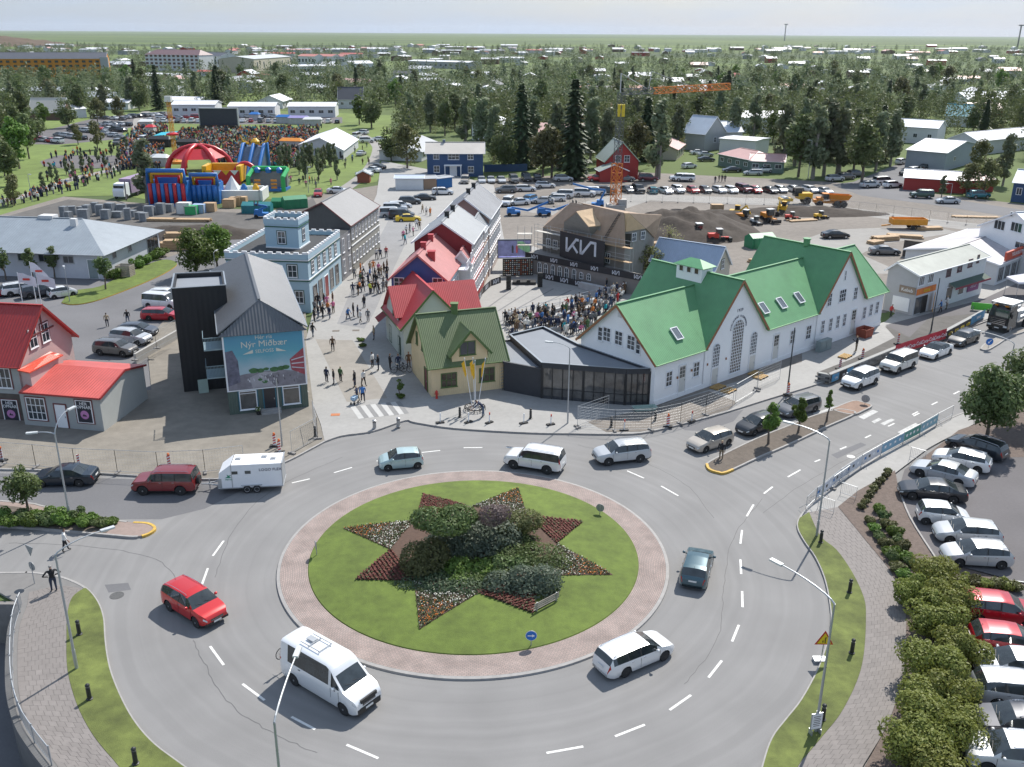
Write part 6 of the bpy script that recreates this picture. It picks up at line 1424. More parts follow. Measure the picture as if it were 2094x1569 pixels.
for i in range(6):
 a,b=RT[i],RT[(i+1)%6];mb.beam(a+up*(.265 if i<2 else .23),b+up*(.265 if i<2 else .23),.2,.03)
mb.build('coping',mat('zinc',(.30,.33,.36),.4,.4),pv)
for i,(a,b)in enumerate(((RT[0],RT[5]),(RT[5],RT[4]))):
 mb=MB();a,b=a.copy(),b.copy();mb.poly([V2(b,0),V2(a,0),V2(a,hz),V2(b,hz)]);mb.build('wall',M_DK,pv)
q=[V2(B_[0],2.95),V2(B_[1],2.95),V2(RT[5],2.95)+V3((.1,0,0)),at(1020,700,2.95)]
mb=MB();tess(mb,q);mb.build('roof',MATS['felt_roof'],pv);mb=MB()
for i in range(4):mb.beam(q[i]+up*.05,q[(i+1)%4]+up*.05,.2,.2)
mb.build('fascia',M_DK,pv)
for i in(0,3):a,b=V2(q[i],0),V2(q[(i+1)%4],0);MB().poly([a,b,V2(b,2.95),V2(a,2.95)]).build('wall',M_DK,pv)
for k in range(8):a=V2(q[0],.3+k*.3)+V3((-.12,.1,0));MB().box(a,(.5,.06,.04),1.0).build('louvre',STL,pv)
M_GLC=mat('cafe_glass',(.10,.095,.09),.05,var=.5,scale=.8,spec=.9)
for(a,b,n)in((g0,g1,8),(g1,V2(RT[2],0),4)):
 e=(b-a).normalized();L2=(b-a).length;nn=V3((e.y,-e.x,0));rz=atan2(e.y,e.x)
 for k in range(n):
  c=a+e*(L2*(k+.5)/n);MB().box(c+up*1.75,(L2/n-.08,.04,2.9),rz).build('pane',M_GLC,pv)
  MB().box(c+up*.25+nn*.03,(L2/n-.02,.05,.3),rz).build('sill_panel',M_DK,pv)
  MB().box(c+up*1.15+nn*.03,(L2/n,.06,.05),rz).build('transom',TRM,pv)
 for k in range(n+1):c=a+e*(L2*k/n);MB().box(c+up*1.7+nn*.03,(.08 if k not in(0,4,n)else .22,.12,3.4),rz).build('mullion',TRM,pv)
A,B,C,D=rectp(-10.18,89.83,-70.28,7.65,7.25);M_YW=mat_ribs('yellow_siding',(.70,.55,.33),.2,strength=.2,rough=.75,var=.04,streak=.05)
M_GDK=mat_ribs('dark_green_roof',(.10,.14,.06),.18,strength=.3,rough=.6,streak=.12);GTR=mat('dark_green_trim',(.09,.15,.045),.6)
H=House('small cream-yellow house with dark green steep roof and green windows','house',A,B,C,D,3.4,7.15,M_YW,M_GDK,oh=.42,tm=GTR,name='yellow_house');yh=H.root
e=(C-B).normalized();inn=V3((-e.y,e.x,0));a=B+e*2.05;b=B+e*5.55;mid=(a+b)/2
mb=MB();mb.poly([V2(a,3.2)-inn*.04,V2(b,3.2)-inn*.04,V2(b,4.45)-inn*.04,V2(mid,6.35)-inn*.04,V2(a,4.45)-inn*.04]);dm=mb.build('dormer',M_YW,yh)
for p in(a,b):MB().poly([V2(p,3.3),V2(p,4.45),V2(p+inn*1.2,4.45)]).build('side',M_YW,dm)
for s_,p in((-1,a),(1,b)):
 e0=V2(p+e*s_*.35-inn*.4,4.45-.42);r0=V2(mid-inn*.4,6.42);r1=V2(mid+inn*3.2,6.42);e1=V2(p+e*s_*.35+inn*1.2,4.45-.42);mb=MB();slope(mb,[e0,e1,r1,r0]);mb.build('roof',M_GDK,dm);v=MB();v.beam(e0-up*.06,r0-up*.06,.07,.22);v.build('verge_board',GTR,dm)
wpx(yh,B,C,(918,777),1.5,1.35,3,2,fm=GTR,glass=MATS['glass_brown']);wpx(yh,B,C,(995.5,766),1.5,1.35,3,2,fm=GTR,glass=MATS['glass_brown']);wpx(yh,a-inn*.04,b-inn*.04,(956,712),1.5,1.3,2,1,fm=GTR)
door(yh,A,B,0,.95,2.2,mat('door_maroon',(.16,.03,.03),.5),px=(872,778),trim=GTR);wpx(yh,A,B,(853,691),.6,1.2,2,2,fm=GTR);wpx(yh,A,B,(864,706),.5,1.0,1,2,fm=GTR)
chimney(yh,H.R0.lerp(H.R1,.48),7.1,.62,.85,GTR)
hyd=thing('fire_hydrant','red fire hydrant at the corner of the yellow house','hydrant',at(893,815,.13));MB().lathe((0,0,0),[(.13,0),(.11,.05),(.10,.55),(.14,.57),(.13,.7),(.04,.82)],10).build('body',M_RED,hyd,lc=1);MB().lathe((0,0,.45),[(.05,-.2),(.05,.2)],8,axis='X').build('outlet',M_RED,hyd,lc=1)
fx=rectp(-11.35,93.19,20.1,6.42,8.33);A,B,C,D=fx;M_PG=mat('pale_green_wall',(.52,.56,.52),.7,var=.04);M_RR=mat_ribs('red_sheet_roof',(.42,.045,.05),.2,strength=.25,rough=.45,streak=.1)
H=House('pale green-white house with bright red cross-gabled roof','house',A,B,C,D,3.9,7.42,M_PG,M_RR,oh=.4,tm=GTR,name='red_roofed_house');rh=H.root
tt=radians(20.1);ex,ey=V3((cos(tt),sin(tt),0)),V3((-sin(tt),cos(tt),0));Q0=V3((-11.35,93.19,0));Q=lambda u,v,z=0:Q0+ex*u+ey*v+up*z
M_RR2=M_RR
for s_,(v0,zz)in((-1,(4.54-2.9,4.3)),(1,(4.54+2.9,4.3))):
 mb=MB();slope(mb,[Q(-.45,v0,zz),Q(9.2,v0,zz),Q(9.2,4.54,7.05),Q(-.45,4.54,7.05)]if s_<0 else[Q(9.2,v0,zz),Q(-.45,v0,zz),Q(-.45,4.54,7.05),Q(9.2,4.54,7.05)]);mb.build('roof',M_RR2,rh)
for u in(-.05,8.8):
 q=[Q(u,1.9,0),Q(u,7.2,0),Q(u,7.2,4.45),Q(u,4.54,6.95),Q(u,1.9,4.45)];MB().poly(q if u>1 else q[::-1]).build('wall',M_PG,rh)
MB().poly([Q(6,1.9,0),Q(8.8,1.9,0),Q(8.8,1.9,4.4),Q(6,1.9,4.4)]).build('wall',M_PG,rh)
FDK=mat('frame_dark_green',(.06,.10,.07),.5)
for px in((799.5,682),(817.5,706)):wpx(rh,D,A,px,1.0,1.9,2,2,fm=FDK,sill=False)
wpx(rh,Q(-.05,8),Q(-.05,0),(806,646),.8,1.0,2,2,fm=FDK)
mb=MB();mb.add([Q(-1.2,6.6,2.5),Q(-.1,6.6,3.3),Q(-.1,8.6,3.3),Q(-1.2,8.6,2.5)],[(0,1,2,3),(3,2,1,0)]);cnp=mb.build('canopy',M_RR,rh)
def townhouse(label,x,y,W,L_,he,hr,gm,wm,rm,tm,nwin,name,floors=(2.0,4.7,7.2),chim=(.3,.7),chm=None):
 A,B,C,D=rectp(x,y,-5.8,W,L_);H=House(label,'house',A,B,C,D,he,hr,wm,rm,oh=.35,tm=tm,name=name,gm=gm)
 wgrid(H.root,B,C,floors,nwin,.95,1.45,.9,L_-.9,2,2,bar=.05);wgrid(H.root,D,A,floors[:2],max(3,nwin-3),.9,1.4,1.2,L_-1.2)
 e=(C-B).normalized();n=V3((e.y,-e.x,0))
 for z in(3.4,6.0):MB().beam(V2(B,z)+n*.06,V2(C,z)+n*.06,.12,.16).build('string_course',WHI,H.root)
 for c in chim:chimney(H.root,H.R0.lerp(H.R1,c),hr-.1,.55,.75,chm)
 return H
M_RIBG=mat_ribs('grey_sheet_roof',(.26,.275,.29),.35,strength=.4,rough=.5,streak=.08);M_PINKR=mat_ribs('faded_red_roof',(.42,.17,.165),.25,strength=.4,rough=.5,streak=.1)
H1=townhouse('blue-gabled town house with faded red roof beside the square',-13.6,102.4,6.2,11.2,6.75,9.4,mat('royal_blue_wall',(.055,.09,.26),.7,var=.06),mat('cream_blue_wall',(.45,.52,.60),.7,var=.05),M_PINKR,mat('pink_trim',(.5,.16,.15),.5),8,'town_house',floors=(1.9,4.6),chm=M_RR)
chimney(H1.root,(-9.2,104.3),8.0,.8,1.3,M_RR)
for px in((816,577),(895,578)):wpx(H1.root,H1.A,H1.B,px,1.1,1.0,2,2)
mb=MB();e=(H1.C-H1.B).normalized();n=V3((e.y,-e.x,0));p=H1.B.lerp(H1.C,.72)
for z in(3.5,6.2):mb.box(V2(p,z)+n*.7,(3.2,1.4,.12),atan2(e.y,e.x))
for k in range(9):
 for z in(3.5,6.2):mb.box(V2(p,z+.5)+n*1.35+e*(-1.5+k*.375),(.05,.05,.9))
mb.box(V2(p,7.1)+n*1.35,(3.2,.06,.06),atan2(e.y,e.x));mb.box(V2(p,4.4)+n*1.35,(3.2,.06,.06),atan2(e.y,e.x));mb.build('balcony',WHI,H1.root)
H2=townhouse('dark red town house with light grey roof in the middle of the row',-12.1,113.7,7.04,11.3,8.5,10.9,mat('dark_red_wall',(.26,.03,.035),.7,var=.06),mat('red_front',(.40,.07,.07),.7),M_RIBG,WHI,8,'town_house')
H3=townhouse('pinkish brown town house with dark grey roof at the far end of the row',-10.21,130.3,6.92,13.2,8.5,11.07,mat('pink_brown_wall',(.33,.22,.19),.7,var=.05),mat('grey_pink_front',(.45,.38,.35),.7),mat_ribs('slate_roof',(.17,.18,.20),.35,strength=.5,rough=.6,streak=.2),WHI,8,'town_house')
for(a,b,c,d,hh,rr,wm)in(((-7.3,110.6),(-5.1,110.4),(-4.9,113.5),(-7.1,113.7),6.6,8.0,mat('white_link',(.62,.62,.62),.7)),((-6.3,124.6),(-3.9,124.4),(-3.4,130.4),(-5.9,130.6),7.6,9.2,mat('tan_link',(.42,.30,.24),.7))):
 Hx=House('narrow white link house between the first two row houses' if a[1]<115 else 'narrow link house between the red and the pinkish row houses','house',a,b,c,d,hh,rr,wm,M_PINKR if a[1]<115 else M_RIBG,oh=.2,name='town_house');wgrid(Hx.root,Hx.B,Hx.C,(2.0,4.7,6.9),2 if a[1]<115 else 4,.75,1.4,.7)
A,B,C,D=rectp(-25.35,77.85,18.3,7.0,23.6);M_DGR=mat_ribs('dark_ribbed_roof',(.125,.13,.14),.28,strength=1.0,rough=.45,streak=.05,metal=.3);M_GRNW=mat_ribs('green_grey_siding',(.085,.115,.095),.22,strength=.35,rough=.7)
H=House('dark-roofed house with the huge town-centre billboard on its end wall','house',A,B,C,D,8.05,10.15,M_GRNW,M_DGR,oh=.35,tm=mat('zinc',(.3,.3,.3)),name='billboard_house',hip0=1.4,hip1=2.6);bh=H.root
e=(B-A).normalized();n=V3((e.y,-e.x,0));rz=atan2(e.y,e.x)
BZ0,BZ1=2.35,7.85;bl=thing('billboard','huge sky-blue billboard with a town view and pale lettering','billboard',A+e*3.5+n*.1+up*BZ0)
MB().box(A+e*3.5+n*.06+up*(BZ0+BZ1)/2,(7.05,.08,BZ1-BZ0),rz).build('frame',WHI,bl)
def mat_print():
 m=bpy.data.materials.new('billboard_print');t,p=nodes_of(m);N,L=t.nodes,t.links;uv=N.new('ShaderNodeTexCoord');sx=N.new('ShaderNodeSeparateXYZ');L.new(uv.outputs['UV'],sx.inputs[0])
 n=N.new('ShaderNodeTexNoise');iv(n,'Scale',.8);iv(n,'Detail',5);L.new(uv.outputs['UV'],n.inputs['Vector']);a=N.new('ShaderNodeMath');a.operation='MULTIPLY_ADD';L.new(n.outputs[0],a.inputs[0]);iv(a,1,1.2);L.new(sx.outputs[1],a.inputs[2])
 r=N.new('ShaderNodeValToRGB');mr=N.new('ShaderNodeMapRange');iv(mr,1,2.9);iv(mr,2,8.4);L.new(a.outputs[0],mr.inputs[0]);L.new(mr.outputs[0],r.inputs[0]);el=r.color_ramp.elements
 el[0].color=(.34,.46,.52,1);el[0].position=.38;el[1].color=(.07,.25,.40,1);el[1].position=1;q=el.new(.62);q.color=(.10,.33,.42,1);L.new(r.outputs[0],p.inputs['Base Color']);iv(p,'Roughness',.35);return m
BA=lambda u,z,d=.11:A+e*u+n*d+up*z
def bp(pts,m,d,name='print'):mb=MB();mb.uvpoly([BA(u,z,d)for u,z in pts],e);return mb.build(name,m,bl)
bp([(.12,BZ0+.1),(6.88,BZ0+.1),(6.88,BZ1-.1),(.12,BZ1-.1)],mat_print(),.104)
bp([(.12,BZ0+.1),(6.88,BZ0+.1),(6.88,3.6),(4.6,4.05),(3.0,4.0),(1.6,3.9),(.12,3.6)],mat('print_street',(.20,.19,.22),.5,var=.35,scale=1.5),.107)
bp([(2.2,2.5),(4.2,2.5),(3.2,3.6),(4.8,3.85),(3.0,3.95),(2.0,3.5)],mat('print_paving',(.34,.33,.36),.5,var=.2),.109)
bp([(.12,BZ0+.5),(1.2,3.2),(1.15,5.2),(.75,6.2),(.12,6.1)],mat('print_houses_dark',(.12,.12,.17),.5,var=.5,scale=2.2),.111)
bp([(6.88,3.3),(5.7,3.9),(5.6,4.9),(6.88,5.9)],mat('print_red_houses',(.30,.06,.08),.5,var=.4,scale=3),.111)
for k in range(3):bp([(5.75+.0,4.1+k*.33),(6.85,3.9+k*.55),(6.85,4.0+k*.55),(5.75,4.2+k*.33)],mat('print_pale',(.5,.5,.55),.5),.114)
for k,(u,z,r_)in enumerate(((2.4,4.15,.42),(3.0,4.1,.35),(4.2,4.1,.4),(4.8,4.15,.35),(5.2,4.2,.35),(3.5,4.2,.25),(3.3,3.0,.25),(2.9,3.25,.2))):bp([(u+r_*cos(t)*(1+.2*sin(t*5)),z+.6*r_*sin(t))for t in[2*pi*q/12 for q in range(12)]],mat('print_tree',(.05,.14,.05),.5,var=.5,scale=4),.113)
for k in range(34):u,z=RU(1.4,6.4),RU(2.6,3.7);hh=.12+(3.8-z)*.12;bp([(u,z),(u+.06,z),(u+.05,z+hh),(u+.01,z+hh)],[TRM,MATS['print_pale'],WHI][k%3],.116)
M_LETT=mat('print_cream',(.62,.60,.52),.6,var=0)
for s_,z,sz in(('Hér rís',7.05,.52),('Nýr Miðbær',6.35,.80),('SELFOSS',5.78,.44)):text('lettering',s_,bl,BA(3.5,z,.118),e,up,sz,M_LETT)
for s_ in(-1,1):bp([(3.5+s_*1.0,5.78),(3.5+s_*1.9,5.72),(3.5+s_*1.0,6.1)],M_LETT,.118)
for px in((508,818),(596,807)):wpx(bh,A,B,px,1.45,1.75,1,1,trim=mat('teal_trim',(.03,.13,.18),.5),glass=M_GLC)
for px in((508,818),(596,807)):
 u,z=owl(A,B,*px);MB().box(A+e*u+n*.05+up*(z+.65),(1.45,.04,.04),rz).build('transom',WHI,bh)
door(bh,A,B,0,1.0,2.3,mat('door_dark',(.03,.03,.035),.3),px=(552,815),trim=MATS['teal_trim'],z0=.2)
mb=MB();u=owl(A,B,552,815)[0];mb.box(A+e*u+n*.5+up*.2,(1.8,.9,.16),rz);mb.box(A+e*u+n*.25+up*.32,(1.8,.45,.16),rz);mb.build('step',KRB,bh)
pt=thing('flower_pot','potted white flowers beside the billboard house door','plant',A+e*(u-1.15)+n*.6+up*.12);MB().lathe((0,0,0),[(.16,0),(.22,.35)],10).build('pot',TRM,pt,lc=1);mb=MB();leaves(mb,[((0,0,.5),(.28,.28,.25))],160,.09);mb.build('foliage',LFB,pt,lc=1);mb=MB();leaves(mb,[((0,0,.56),(.3,.3,.26))],40,.07);mb.build('blossom',MATS['petal_white'],pt,lc=1,kind='stuff')
wgrid(bh,B,C,(1.9,4.6,6.8),7,.9,1.3,1.5)
T=[at(377.2,804.2),V3((-26.75,84.9,0)),V3((-28.5,90.2,0)),V3((-33.0,89.2,0))]
M_BLKC=mat_ribs('black_cladding',(.013,.014,.017),.5,strength=.25,rough=.55,streak=.1)
H=House('black windowless stair tower joined to the billboard house','tower',T[0],T[1],T[2],T[3],10.3,10.3,M_BLKC,M_BLKC,flat=True,name='stair_tower');sr=H.root
ctr=sum(T,V3())/4;mb=MB();tess(mb,[V2(p.lerp(ctr,.1),9.9)for p in T]);mb.build('roof',mat('felt_roof',(.2,.2,.2)),sr)
for i in range(4):
 a,b=T[i],T[(i+1)%4];m2=MB();a1,b1=a.lerp(ctr,.10),b.lerp(ctr,.10);m2.poly([V2(a,10.3),V2(b,10.3),V2(b1,10.3),V2(a1,10.3)]);m2.poly([V2(a1,10.3),V2(b1,10.3),V2(b1,9.88),V2(a1,9.88)]);m2.build('parapet',M_BLKC,sr)
 m2=MB();m2.beam(V2(a,10.32),V2(b,10.32),.14,.05);m2.build('coping',mat('zinc',(.3,.3,.3)),sr)
for z in(6.3,3.7):
 p=A.lerp(D,.06)+V3((-e.x,-e.y,0))*.8;mb=MB();mb.box(V2(p,z),(1.6,2.4,.12),rz);o=mb.build('balcony',mat('balcony_steel',(.22,.30,.34),.5,.3),bh)
 for k in range(14):MB().box(V2(p,z+.55)+e*(-.78+k*.12)+n*1.18,(.03,.03,1.05),rz).build('baluster',MATS['balcony_steel'],o)
 MB().box(V2(p,z+1.1)+n*1.18,(1.6,.05,.05),rz).box(V2(p,z+1.1)-e*.78,(.05,2.4,.05),rz).build('rail',MATS['balcony_steel'],o)
P=at(417,802,.13);bd=thing('display_board','pale sandwich board leaning by the foot of the black stair tower','board',P,.4);MB().add([(-.45,-.25,0),(.45,-.25,0),(.45,0,1.3),(-.45,0,1.3),(-.45,.25,0),(.45,.25,0)],[(0,1,2,3),(3,2,5,4),(1,5,2),(0,3,4)]).build('panel',MATS['trough'],bd,lc=1)
A,B,C,D=rectp(-35.04,112.24,-5.59,10.25,14.22);M_CB=mat('pale_blue_wall',(.36,.50,.58),.7,var=.04,scale=.8);M_CBW=mat('castle_white',(.70,.72,.74),.6,var=.03);M_GB=mat('green_band',(.02,.10,.06),.6)
H=House('pale blue castle-like shop with white battlements','building',A,B,C,D,7.25,7.25,M_CB,M_CB,flat=True,name='castle_shop');cs=H.root
mb=MB();tess(mb,[V2(p,6.75)for p in(A,B,C,D)]);mb.build('roof',mat('black_felt',(.035,.037,.04),.8,var=.2),cs)
def battlement(root,P,z,h=.24,step=.52,wd=.2,m=None):
 ct=sum(P,V3())/len(P)
 for i in range(len(P)):
  a,b=P[i],P[(i+1)%len(P)];e_=(b-a).normalized();L2=(b-a).length;k=int(L2/step);MB().beam(V2(a,z-.32),V2(b,z-.32),wd,.64).build('parapet',MATS['pale_blue_wall']if m is None else m,root);rz_=atan2(e_.y,e_.x)
  for q in range(k):
   if q%2==0:c=a+e_*(L2*(q+.5)/k);MB().box(V2(c,z+h/2),(L2/k+.06,wd+.05,h),rz_).build('merlon',M_CBW,root)
  MB().beam(V2(a,z+.012),V2(b,z+.012),wd+.03,.03).build('coping',M_CBW,root)
battlement(cs,[A,B,C,D],7.25)
for z,m in((6.35,M_GB),(6.5,M_CBW),(3.95,M_GB),(4.1,M_CBW)):
 for a,b in((A,B),(B,C),(D,A)):ee=(b-a).normalized();nn=V3((ee.y,-ee.x,0));MB().beam(V2(a,z)+nn*.05,V2(b,z)+nn*.05,.1,.12).build('band',m,cs)
for px in((639,544.7),(651.6,536),(663,527.5),(674.6,518),(685.5,509)):wpx(cs,B,C,px,.95,1.5,2,3,trim=FDK)
for px in((644.8,603.5),(655.7,592),(678.3,569),(689,560.5)):wpx(cs,B,C,px,1.5,2.6,1,2,fm=mat('shop_frame',(.2,.2,.2),.5),sill=False,glass=M_GLC)
door(cs,B,C,0,1.5,2.8,mat('door_red',(.22,.03,.03),.4),px=(667.4,580.6),trim=M_CBW)
for px in((598,554.8),(540,560)):wpx(cs,A,B,px,1.1,1.5,2,2,trim=FDK)
wpx(cs,A,B,(612.4,607.8),1.0,1.5,2,2,trim=FDK)
TW=[V3((-31.3,117.3,0)),V3((-26.9,116.4,0)),V3((-26.45,120.6,0)),V3((-30.9,121.5,0))]
tw=bpy.data.objects.new('tower',None);COL.objects.link(tw);tw.parent=cs
for i in range(4):
 MB().poly([V2(TW[i],6.7),V2(TW[(i+1)%4],6.7),V2(TW[(i+1)%4],10.2),V2(TW[i],10.2)]).build('wall',M_CB,tw)
battlement(tw,TW,10.45,step=.42);mb=MB();tess(mb,[V2(p,9.95)for p in TW]);mb.build('roof',MATS['black_felt'],tw)
for a,b in((TW[0],TW[1]),(TW[1],TW[2])):ee=(b-a).normalized();nn=V3((ee.y,-ee.x,0));MB().beam(V2(a,9.5)+nn*.05,V2(b,9.5)+nn*.05,.1,.12).build('band',M_GB,tw);MB().beam(V2(a,6.85)+nn*.05,V2(b,6.85)+nn*.05,.1,.16).build('band',M_CBW,tw);
wpx(tw,TW[0],TW[1],(576,486),1.0,1.5,2,2,trim=FDK,sill=False);wpx(tw,TW[1],TW[2],(620.5,479),.9,1.5,2,2,trim=FDK,sill=False)
for k in range(4):q=A.lerp(C,.2+k*.2)+V3((1.5-k,k*.6-1,0));MB().lathe(V2(q,6.75),[(.08,0),(.08,.4),(.12,.42)],8).build('roof_vent',STL,cs)
A,B,C,D=V3((-32,139.0,0)),V3((-22.9,131.2,0)),V3((-21.1,147.2,0)),V3((-30.4,149.5,0));M_BEI=mat('stone_grey_wall',(.25,.245,.22),.75,var=.06)
H=House('grey-beige long building with dark grey roof behind the castle-like shop','building',A,B,C,D,7.0,9.5,M_BEI,mat_ribs('mid_grey_roof',(.15,.155,.165),.35,strength=.5,rough=.55,streak=.05),gm=mat('dark_gable',(.085,.08,.08),.8,var=.1),oh=.3,name='grey_building',tm=mat('maroon_trim',(.16,.05,.05),.6));wgrid(H.root,B,C,(2.2,5.6),9,.85,1.5,.9)
e=(C-B).normalized();nn=V3((e.y,-e.x,0));MB().beam(V2(B,4.0)+nn*.05,V2(C,4.0)+nn*.05,.1,.14).build('band',M_CBW,H.root)
A2,B2,C2,D2=V3((-25.4,126.6,0)),V3((-23.5,126.3,0)),V3((-22.95,131.0,0)),V3((-26,132.5,0));H=House('narrow dark link building between castle-like shop and grey building','building',A2,B2,C2,D2,6.4,6.5,mat('link_grey',(.22,.22,.23),.7),M_DGR,flat=True,name='link_building');wgrid(H.root,B2,C2,(2.0,4.9),2,.8,1.9,1.1);mb=MB();tess(mb,[V2(p,6.4)for p in(A2,B2,C2,D2)]);mb.build('roof',MATS['black_felt'],H.root)
A,B,C,D=rectp(-56.6-44*cos(radians(6.2)),126.9+44*sin(radians(6.2)),-6.2,44,16.7);M_PWH=mat('pale_grey_wall',(.52,.54,.58),.7,var=.05)
H=House('long pale building with grey-blue hipped metal roof at the left','building',D,A,B,C,3.75,6.7,M_PWH,mat_ribs('blue_grey_roof',(.24,.275,.31),.4,strength=.4,rough=.5,streak=.08),hip0=7,hip1=7,oh=.7,name='long_building',tm=mat('eave_grey',(.4,.42,.45),.6));lw=H.root
for px in((140,531),(47,526),(90,528),(5,525)):wpx(lw,A,B,px,1.5,1.0,2,1,fm=STL)
door(lw,A,B,0,1.3,2.6,mat('cabinet_grey',None),px=(192,560));wpx(lw,B,C,(233,520),1.0,1.1,1,1,fm=STL);wpx(lw,B,C,(264.7,506),1.0,1.1,1,1,fm=STL);wpx(lw,B,C,(312,500),3.4,2.2,3,1,fm=STL)
for px,w_ in(((100,452),2.2),((152,460),.9)):p=at(*px,6.2);MB().box(p+up*.3,(w_,w_*.7,1.2),-.1).build('roof_vent',MATS['vent_grey'],lw)
P=at(258,566);bx_=thing('bin_shelter','slatted grey wooden bin shelter on the grass wedge','shelter',P,-.1)
for k in range(7):
 for s_ in(-1,1):MB().box((0,s_*.8,.15+k*.24),(2.0,.05,.19)).build('plank',MATS['grey_wood'],bx_,lc=1);MB().box((s_*1.0,0,.15+k*.24),(.05,1.6,.19)).build('plank',MATS['grey_wood'],bx_,lc=1)
R_=V3((-42.8,76.3,0));S_2=V3((-41.7,84.4,0));dl=V3((-1,.136,0)).normalized();A,B,C,D=R_,S_2,S_2+dl*17,R_+dl*17
M_PNK=mat('pink_wall',(.50,.38,.365),.7,var=.05);M_GRYW=mat('grey_wall',(.34,.355,.35),.7,var=.05);M_MAR=mat('maroon_trim',None);M_RR3=mat_ribs('deep_red_roof',(.33,.025,.025),.28,strength=.5,rough=.5,streak=.08)
H=House('pink and grey house with deep red steep roof at the left edge','house',A,B,C,D,5.6,9.5,M_GRYW,M_RR3,gm=M_PNK,oh=.45,tm=mat('red_trim',(.28,.03,.03),.5),name='pink_house');ph=H.root
for px in((66.5,692),(91.5,680)):wpx(ph,A,B,px,1.05,1.7,2,2,trim=M_MAR)
wpx(ph,D,A,(7,773),1.4,1.8,3,2,trim=M_MAR)
mb=MB();u,z=owl(A,B,78,660);mb.beam(V2(A.lerp(B,.24),7.15)+V3((.06,0,0)),V2(A.lerp(B,.7),7.15)+V3((.06,0,0)),.05,.16);mb.beam(V2(A.lerp(B,.5),7.1)+V3((.06,0,0)),V2(A.lerp(B,.5),9.2)+V3((.06,0,0)),.05,.16);mb.build('timber_band',M_MAR,ph)
a_,b_2,c_=V3((-42.6,75.42,0)),V3((-35.09,74.03,0)),V3((-34.17,81.73,0));d_2=a_+(c_-b_2)
ha=3.3;an=thing('annex','grey low shop annex with bright coral-red metal roof','annex',(a_+c_)/2);M_COR=mat_ribs('coral_roof',(.52,.10,.085),.28,strength=.5,rough=.4,streak=.14)
ub,zb_=owl(b_2,c_,250.8,757.2);rd0=V2(b_2.lerp(c_,ub/(c_-b_2).length),zb_);rd1=V2(a_.lerp(d_2,ub/(c_-b_2).length),zb_)
for q,m in(([V2(a_,0),V2(b_2,0),V2(b_2,ha),V2(a_,ha)],M_GRYW),([V2(b_2,0),V2(c_,0),V2(c_,3.35),rd0,V2(b_2,ha)],mat('annex_side',(.40,.415,.40),.7,var=.06,scale=.8)),([V2(c_,0),V2(d_2,0),V2(d_2,3.35),V2(c_,3.35)],M_GRYW)):MB().poly(q).build('wall',m,an)
o1=V3((.18,-.35,0));mb=MB();slope(mb,[V2(a_,ha)+o1+up*.02,V2(b_2,ha)+o1+up*.02,rd0+V3((.18,0,.08)),rd1+V3((0,0,.08))]);ro=mb.build('roof',M_COR,an);MB().beam(V2(a_,ha)+o1-up*.06,V2(b_2,ha)+o1-up*.06,.1,.14).build('gutter',MATS['red_trim'],ro)
mb=MB();slope(mb,[V2(c_,3.45)+V3((.18,.2,0)),V2(d_2,3.45),rd1+up*.08,rd0+V3((.18,0,.08))]);mb.build('roof',M_COR,an)
MB().beam(V2(b_2,ha)+V3((.2,-.3,-.05)),rd0+V3((.2,0,.0)),.08,.18).beam(rd0+V3((.2,0,0)),V2(c_,3.4)+V3((.2,.2,0)),.08,.18).build('verge_board',MATS['red_trim'],an)
wpx(an,a_,b_2,(75,836),1.75,2.0,4,3,trim=M_MAR,sill=False);door(an,a_,b_2,0,1.05,2.15,WHI,px=(126,850),trim=M_MAR,z0=.15)
def poster(parent,a,b,px,w_=1.35,h_=1.95):
 u,z=owl(a,b,*px);ee=(b-a).normalized();nn=V3((ee.y,-ee.x,0));c=a+ee*u+up*z;rz_=atan2(ee.y,ee.x);mb=MB();mb.box(c+nn*.03,(w_+.36,.05,h_+.3),rz_);mb2=MB();mb2.box(c+nn*.05,(w_+.18,.05,h_+.14),rz_);mb3=MB();mb3.box(c+nn*.062,(w_,.04,h_),rz_)
 o=mb.build('poster',M_MAR,parent);mb2.build('frame',WHI,o);mb3.build('print',mat('poster_black',(.02,.022,.035),.5),o)
 mb=MB();q=c+nn*.088+up*-.28;mb.poly([q+ee*(.40*cos(t))+up*(.40*sin(t))for t in[2*pi*k/20 for k in range(20)]]);mb.build('emblem',mat('poster_pink',(.48,.20,.42),.5),o)
 mb=MB();q=c+nn*.092+up*-.30;mb.poly([q+ee*x+up*y for x,y in((-.22,-.12),(.2,-.12),(.12,.05),(.02,-.02),(-.05,.14),(-.14,.02))]);mb.build('emblem',TRM,o)
 for s_,zz in(('HÉR',.62),('OPNAR',.30)):text('lettering',s_,o,c+nn*.088+up*zz,ee,up,.40,WHI)
poster(an,a_,b_2,(173.5,842));
fA,fB=D,A;poster(ph,fA,fB,(23,840))
mb=MB();u,z=owl(fA,fB,22,842);mb.box(fA+(fB-fA).normalized()*u+V3((0,-.012,1.3)),(3.0,.06,2.6),atan2((fB-fA).y,(fB-fA).x));mb.build('timber_panel',mat('dark_boards',(.09,.075,.065),.85,var=.25),ph)
p0,p1,p2,p3=at(35,757,4.9),at(60,762,4.9),at(129,725.5,4.9),at(103,719,5.4);mb=MB();slope(mb,[p0,p1,p2,p3]);cn=mb.build('canopy_roof',mat_ribs('orange_red_roof',(.60,.075,.04),.28,strength=.4,rough=.4),an)
q=[at(61,763,4.75),at(127,727,4.75)];MB().poly([V2(q[0],3.2),V2(q[1],3.2),q[1],q[0]]).poly([V2(at(36,757,4.75),0),V2(q[0],0),q[0],at(36,757,4.75)]).build('wall',M_PNK,an)
kh=thing('house_under_construction','half-built house with raw wood roof sheathing and scaffolding','building',at(1200,560))
